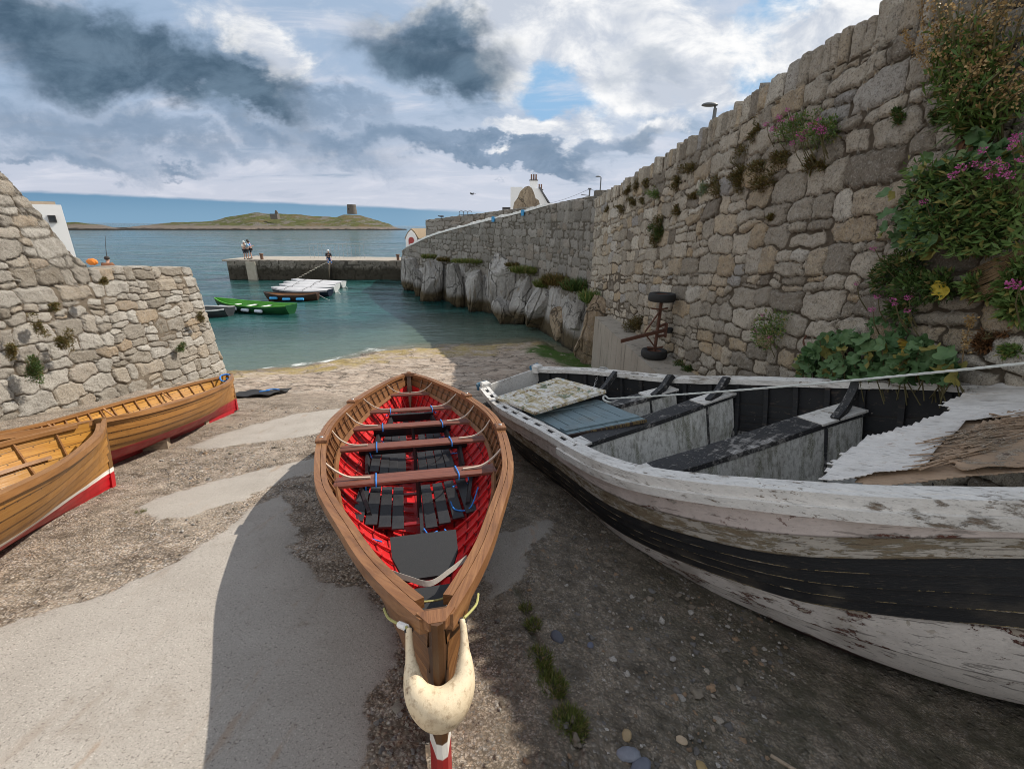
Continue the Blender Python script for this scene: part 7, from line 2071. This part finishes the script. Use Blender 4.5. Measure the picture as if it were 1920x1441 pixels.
# dried dock and tall green weed at the top right
o = np.array(onwall(1838, 268, 0)); tw_ = empty('tall_weed', tuple(o), label='tall green weed with dried brown flower heads at the top right of the wall', cat='plant')
lm = LeafMB(random.Random(3)); ld2 = LeafMB(random.Random(4)); mb = MB(); lb = LeafMB(random.Random(6))
rnd = random.Random(31)
for k in range(34):
    px = rnd.uniform(1745, 1965); py = rnd.uniform(-60, 150)
    if px < 1770 and py > 120: py -= 70
    tip = np.array(onwall(px, py, rnd.uniform(.15, .5))) - o; base = np.array(onwall(1838 + rnd.gauss(0, 24), 262 + rnd.gauss(0, 9), .05)) - o
    mid_ = (base + tip)/2 + RN*rnd.uniform(.05, .2) + np.array([0, 0, .04]); P = cubic_pts([base, mid_, tip], 5)
    mb.tube([tuple(q) for q in P], [.009]*(len(P)-3) + [.006, .005, .004], 4)
    for i, q in enumerate(P):
        s = i/(len(P)-1); q = np.array(q)
        if .15 < s < .62:
            for j in range(13): lm.leaf(q + rvec(rnd)*.045, rvec(rnd)*.7 + np.array([0, 0, .4]) + RN*.3, rvec(rnd), rnd.uniform(.06, .13), .020, .3)
        if s > .55 and rnd.random() < .75:
            for j in range(20):
                ld2.leaf(q + rvec(rnd)*.034*(1.4 - s*.5), rvec(rnd), rvec(rnd), .026, .020, .2)
for k in range(46):
    base = np.array(onwall(1836 + rnd.gauss(0, 22), 250 + rnd.gauss(0, 12), .06)) - o; d = rvec(rnd)*.5 + RN*.7 + np.array([0, 0, .5]); lm.leaf(base, d, np.array([0, 0, 1]), rnd.uniform(.22, .38), .06, .5)
for k in range(40):
    base = np.array(onwall(1838 + rnd.gauss(0, 22), 258 + rnd.gauss(0, 5), .08)) - o; lb.leaf(base, RN*.4 + np.array([0, rnd.gauss(0, .35), -1]), RN, rnd.uniform(.12, .26), .035, .3)
mb.build('stems', STEMM, tw_); lm.build('leaves', LF_TREE, tw_); ld2.build('dried_heads', LF_DRY, tw_); lb.build('dead_leaves', LF_BRN, tw_)
# lone dried stalks
for pts, lab in (([(1745, 140), (1735, 90), (1730, 40), (1728, -20)], 'lone dried stalk rising left of the tall weed'), ([(1762, 178), (1728, 112), (1706, 84), (1697, 62)], 'bent dried stalk with pale seeds reaching left of the tall weed'),
                 ([(1803, 690), (1808, 650), (1818, 610), (1820, 595)], 'pale dried seed stalk rising right of the mallow'), ([(1735, 700), (1733, 690), (1731, 682), (1732, 676)], 'short dried seed stalk in front of the mallow')):
    P = [np.array(onwall(a, b, .16)) for a, b in pts]; o = P[0]; r_ = empty('dried_stalk', tuple(o), label=lab, cat='plant', group='dried stalks by the tall wall')
    C2 = cubic_pts([p - o for p in P], 6); mb = MB(); mb.tube([tuple(q) for q in C2], .005, 5); mb.build('stem', MATS['dry_stem'], r_)
    l2 = LeafMB(random.Random(int(pts[0][0])))
    for i, q in enumerate(C2):
        if i > 4:
            for j in range(9): l2.leaf(np.array(q) + rvec(l2.r)*.014, rvec(l2.r), rvec(l2.r), .026, .018, .2)
    l2.build('seeds', LF_DRY, r_)
# mallow along the foot of the wall
o = np.array(onwall(1640, 680, 0)); ma = empty('mallow', tuple(o), label='broad leaved green mallow along the foot of the tall wall behind the derelict boat', cat='plant')
lm = LeafMB(random.Random(21)); mb = MB(); rnd = random.Random(5)
for k in range(250):
    px = rnd.uniform(1500, 1790); top = np.interp(px, [1500, 1540, 1590, 1660, 1740, 1790], [664, 632, 618, 634, 644, 668]); py = rnd.uniform(top, 715)
    p = np.array(onwall(px, py, rnd.uniform(.10, .42))) - o; lm.disc(p, RN*.9 + rvec(rnd)*.55 + np.array([0, 0, .75]), rnd.uniform(.05, .10), 5, .3, rnd.random()*6)
    if k % 2: mb.tube([tuple(p), tuple(p*np.array([1, 1, 1]) + np.array([.08, rnd.gauss(0, .1), -.25]))], .005, 4)
for px, py in ((1650, 600), (1640, 608), (1705, 610), (1690, 618), (1700, 606)): 
    for k in range(4): lm.disc(np.array(onwall(px + rnd.gauss(0, 8), py + rnd.gauss(0, 6), .15)) - o, RN + rvec(rnd)*.5, rnd.uniform(.035, .06), 5, .3)
mb.build('stems', STEMM, ma); lm.build('leaves', LF_MAL, ma)
ly = LeafMB(random.Random(2))
for px, py in ((1694, 640), (1700, 650), (1760, 540), (1770, 548)): ly.disc(np.array(onwall(px, py, .3)) - o, RN + rvec(rnd)*.4, .065, 5, .3)
ly.build('yellow_leaves', LF_YEL, ma)
# ferns, grass banks on the cliff, grass in the slab crack


def grass(lm, c, r, n, h, lean=.5, sq=(1, 1)):
    for k in range(n):
        a = lm.r.random()*2*PI; q = r*lm.r.random()**.5; p = np.array(c, float) + np.array([math.cos(a)*q*sq[0], math.sin(a)*q*sq[1], 0])
        lm.leaf(p, np.array([math.cos(a)*lean*lm.r.random(), math.sin(a)*lean*lm.r.random(), 1]) + rvec(lm.r)*.2, rvec(lm.r), h*lm.r.uniform(.5, 1.2), h*.075, .6)


def ramp_at(px):
    r_ = ray(px, 450); k = r_[0]/r_[1]; ss_ = np.linspace(0, rl[-1], 800); xx = np.interp(ss_, rl, [p[0] for p in RAMP]); yy = np.interp(ss_, rl, [p[1] for p in RAMP]); i = int(np.argmin(np.abs(xx/yy - k))); return xx[i], yy[i]


for px, py, wpx, n, h, m, lab in ((806, 472, 26, 700, .40, LF_GRS, 'grass tuft on the rocks below the lower end of the ramp wall'), (832, 478, 18, 500, .40, LF_MOSS, 'brown grass tuft beside the first upright slab'), (880, 480, 56, 1600, .35, LF_GRS, 'long bright grass bank on top of the upright slabs'), (985, 498, 44, 1300, .45, LF_GRS, 'green and brown grass bank above the sharp edged boulder'),
                               (960, 486, 20, 500, .3, LF_MOSS, 'small brown grass tuft on the largest boulder'), (1050, 520, 50, 1700, .6, LF_MOSS, 'dark brown bracken bank in the corner under the tall wall'), (1085, 530, 40, 1400, .6, LF_DARK, 'dark green bracken against the far corner of the tall wall'), (1020, 525, 26, 600, .5, LF_GRS, 'thin green grass strip in the crack of the wide boulder'), (1106, 552, 16, 500, .55, LF_VAL, 'bright green fern at the foot of the tall wall behind the brown boulder'), (1150, 580, 14, 300, .3, LF_DARK, 'dark tuft between the brown boulder and the tall wall')):
    x, y = ramp_at(min(px, 1110)); y = y - .9; 
    if px > 1095: y = 15.6
    p = onY(px, py + 8, y); g_ = empty('grass_tuft', tuple(p), label=lab, cat='grass tuft', group='grass tufts on the rocks under the walls')
    lm = LeafMB(random.Random(px)); wr_ = wpx/F*y*.55
    grass(lm, (0, 0, -.15), wr_, n, h*.85, 1.1, (1, .6)); foliage(lm, [((-wr_*.4, 0, -.05), (wr_*.5, wr_*.4, h*.3)), ((wr_*.45, 0, -.1), (wr_*.45, wr_*.4, h*.35))], n//3, .10, .025, .1, droop=.4); lm.build('blades', m, g_)
for i, (px, py, r, n) in enumerate(((985, 1140, .035, 80), (1000, 1172, .05, 130), (1012, 1232, .07, 260), (1036, 1282, .075, 420), (1068, 1350, .085, 480), (1020, 1255, .04, 120), (1300, 1215, .0, 0), (265, 962, .03, 60), (870, 1290, .0, 0))):
    if not n: continue
    p = onslip(px, py); z = ground_at(p[0], p[1]); g_ = empty('grass_tuft', (p[0], p[1], z - .015), label=['tiny moss tuft at the top of the slab crack', 'small moss tuft, second from the top of the slab crack', 'dark green grass in the middle of the slab crack', 'dense grass tuft in the lower part of the slab crack', 'largest and lowest grass tuft of the slab crack, nearest the camera', 'thin grass between the middle and dense tufts of the crack', '', 'small flat grass tuft on the sunlit gravel beside the boats'][i], cat='grass tuft', group='grass tufts in the slip')
    lm = LeafMB(random.Random(i + 40)); grass(lm, (0, 0, 0), r, n*2, .05, 1.0); lm.build('blades', LF_GRS, g_)

# ------------------------------------------------------------------ loose stones on the slip


def pebbles():
    rnd = np.random.default_rng(77); vs, fs = ICO[1]; V, Fc, C = [], [], []; nV = 0
    fs = np.array(fs); col = np.array([(.30, .24, .18), (.42, .37, .30), (.19, .18, .175), (.13, .13, .14), (.36, .22, .12), (.55, .52, .48), (.24, .20, .15)])
    polys = [np.array(p) for p in CONC]
    N = 14000
    Y = 1.0 + 8.0 * rnd.random(N)**1.8; X = -.62*Y*1.4 + rnd.random(N) * (1.15*Y*1.5)
    X = np.clip(X, -8, 3.6)
    d = np.max([inside(X, Y, p) for p in polys], 0)
    keep = (d < -.02) & (fbm(X*1.1, Y*1.1, oct=3, seed=88) + rnd.normal(size=N)*.25 > -.05)
    X, Y = X[keep], Y[keep]; Z = ground_z(X, Y)[0]
    for x, y, z in zip(X, Y, Z):
        s = min(.034, .0045 + rnd.exponential(.0042)) * (1 + .05*y)
        R = rnd.normal(size=3); q = vs * (1 + .25*rnd.normal(size=(len(vs), 1))) * s * np.array([1, rnd.uniform(.6, 1), rnd.uniform(.35, .7)])
        a = rnd.random()*6.28; c, sn = math.cos(a), math.sin(a); q = np.stack([q[:, 0]*c - q[:, 1]*sn, q[:, 0]*sn + q[:, 1]*c, q[:, 2]], 1) + (x, y, z + s*.12)
        V.append(q); Fc.append(fs + nV); nV += len(vs); cc = col[rnd.integers(len(col))] * rnd.uniform(.55, 1.15); C.append(np.tile(np.append(cc, 1), (len(vs), 1)))
    me = bpy.data.meshes.new('gravel'); me.from_pydata(np.concatenate(V).tolist(), [], np.concatenate(Fc).tolist())
    a = me.attributes.new('pc', 'FLOAT_COLOR', 'POINT'); a.data.foreach_set('color', np.concatenate(C).astype(np.float32).reshape(-1))
    o = link('gravel', me, None, [mat('pebble', lambda t: {'c': t.mix(t.noise(t.gpos(), 150, 3), t.attr('pc'), (.10, .085, .065)), 'r': .8}, .8)], 60)
    tag(o, 'small loose stones and grit set in the worn slip', 'gravel', kind='stuff')


pebbles()
for i, (px, py, s, lab, c) in enumerate(((1182, 1395, .050, 'blue grey cobble beside a pale one, near the bottom of the photo', (.17, .18, .21)), (1205, 1418, .052, 'dark blue cobble lowest of the pair near the bottom', (.11, .12, .15)), (1178, 1358, .03, 'flat ochre and grey stone above the blue cobbles', (.30, .22, .12)), (1045, 1190, .045, 'smooth dark blue flat stone beside the grassy crack', (.07, .075, .095)),
                                     (1285, 1352, .026, 'rounded tan pebble right of the blue cobbles', (.36, .28, .19)), (1268, 1197, .020, 'small round grey pebble in the middle of the dark slab', (.24, .22, .2)), (1108, 1195, .024, 'flat slate blue chip beside the smooth blue stone', (.10, .11, .15)), (1325, 1400, .03, 'ochre lichened stone toward the lower right', (.30, .21, .09)))):
    p = onslip(px, py); z = ground_at(p[0], p[1]); mb = MB(); mb.blob((0, 0, 0), (s*1.15, s*.8, s*.38), 3, .22, 1.4, i + 3)
    o = mb.build('cobble', simple('cobble_%d' % i, c, .7, .3, 40), None, 60); o.location = (p[0], p[1], z + s*.18); o.rotation_euler = (-.18, 0, i*.7); tag(o, lab, 'stone', 'loose cobbles on the dark slab')
p = onslip(1545, 1400); z = ground_at(p[0], p[1]); mb = MB(); mb.tube(cubic_pts([(-.14, .12, .01), (-.05, .04, .02), (.06, -.04, .012), (.2, -.16, .01)], 6), [.010]*19, 6); o = mb.build('twig', BLOCKW); o.location = (p[0], p[1], z); tag(o, 'grey stick lying on the dark slab under the derelict boat', 'stick')
# iron ring on the wall, rag by the mallow
q = onwall(1517, 638, .05); mb = MB(); mb.tube([(.0, .07*math.cos(a), .085*math.sin(a)) for a in np.linspace(0, 2*PI, 20)], .012, 6, cap=False); o = mb.build('mooring_ring', RUST); o.location = tuple(q); o.rotation_euler = (0, .15, .3); tag(o, 'rusty iron ring hanging on the wall left of the mallow', 'ring')
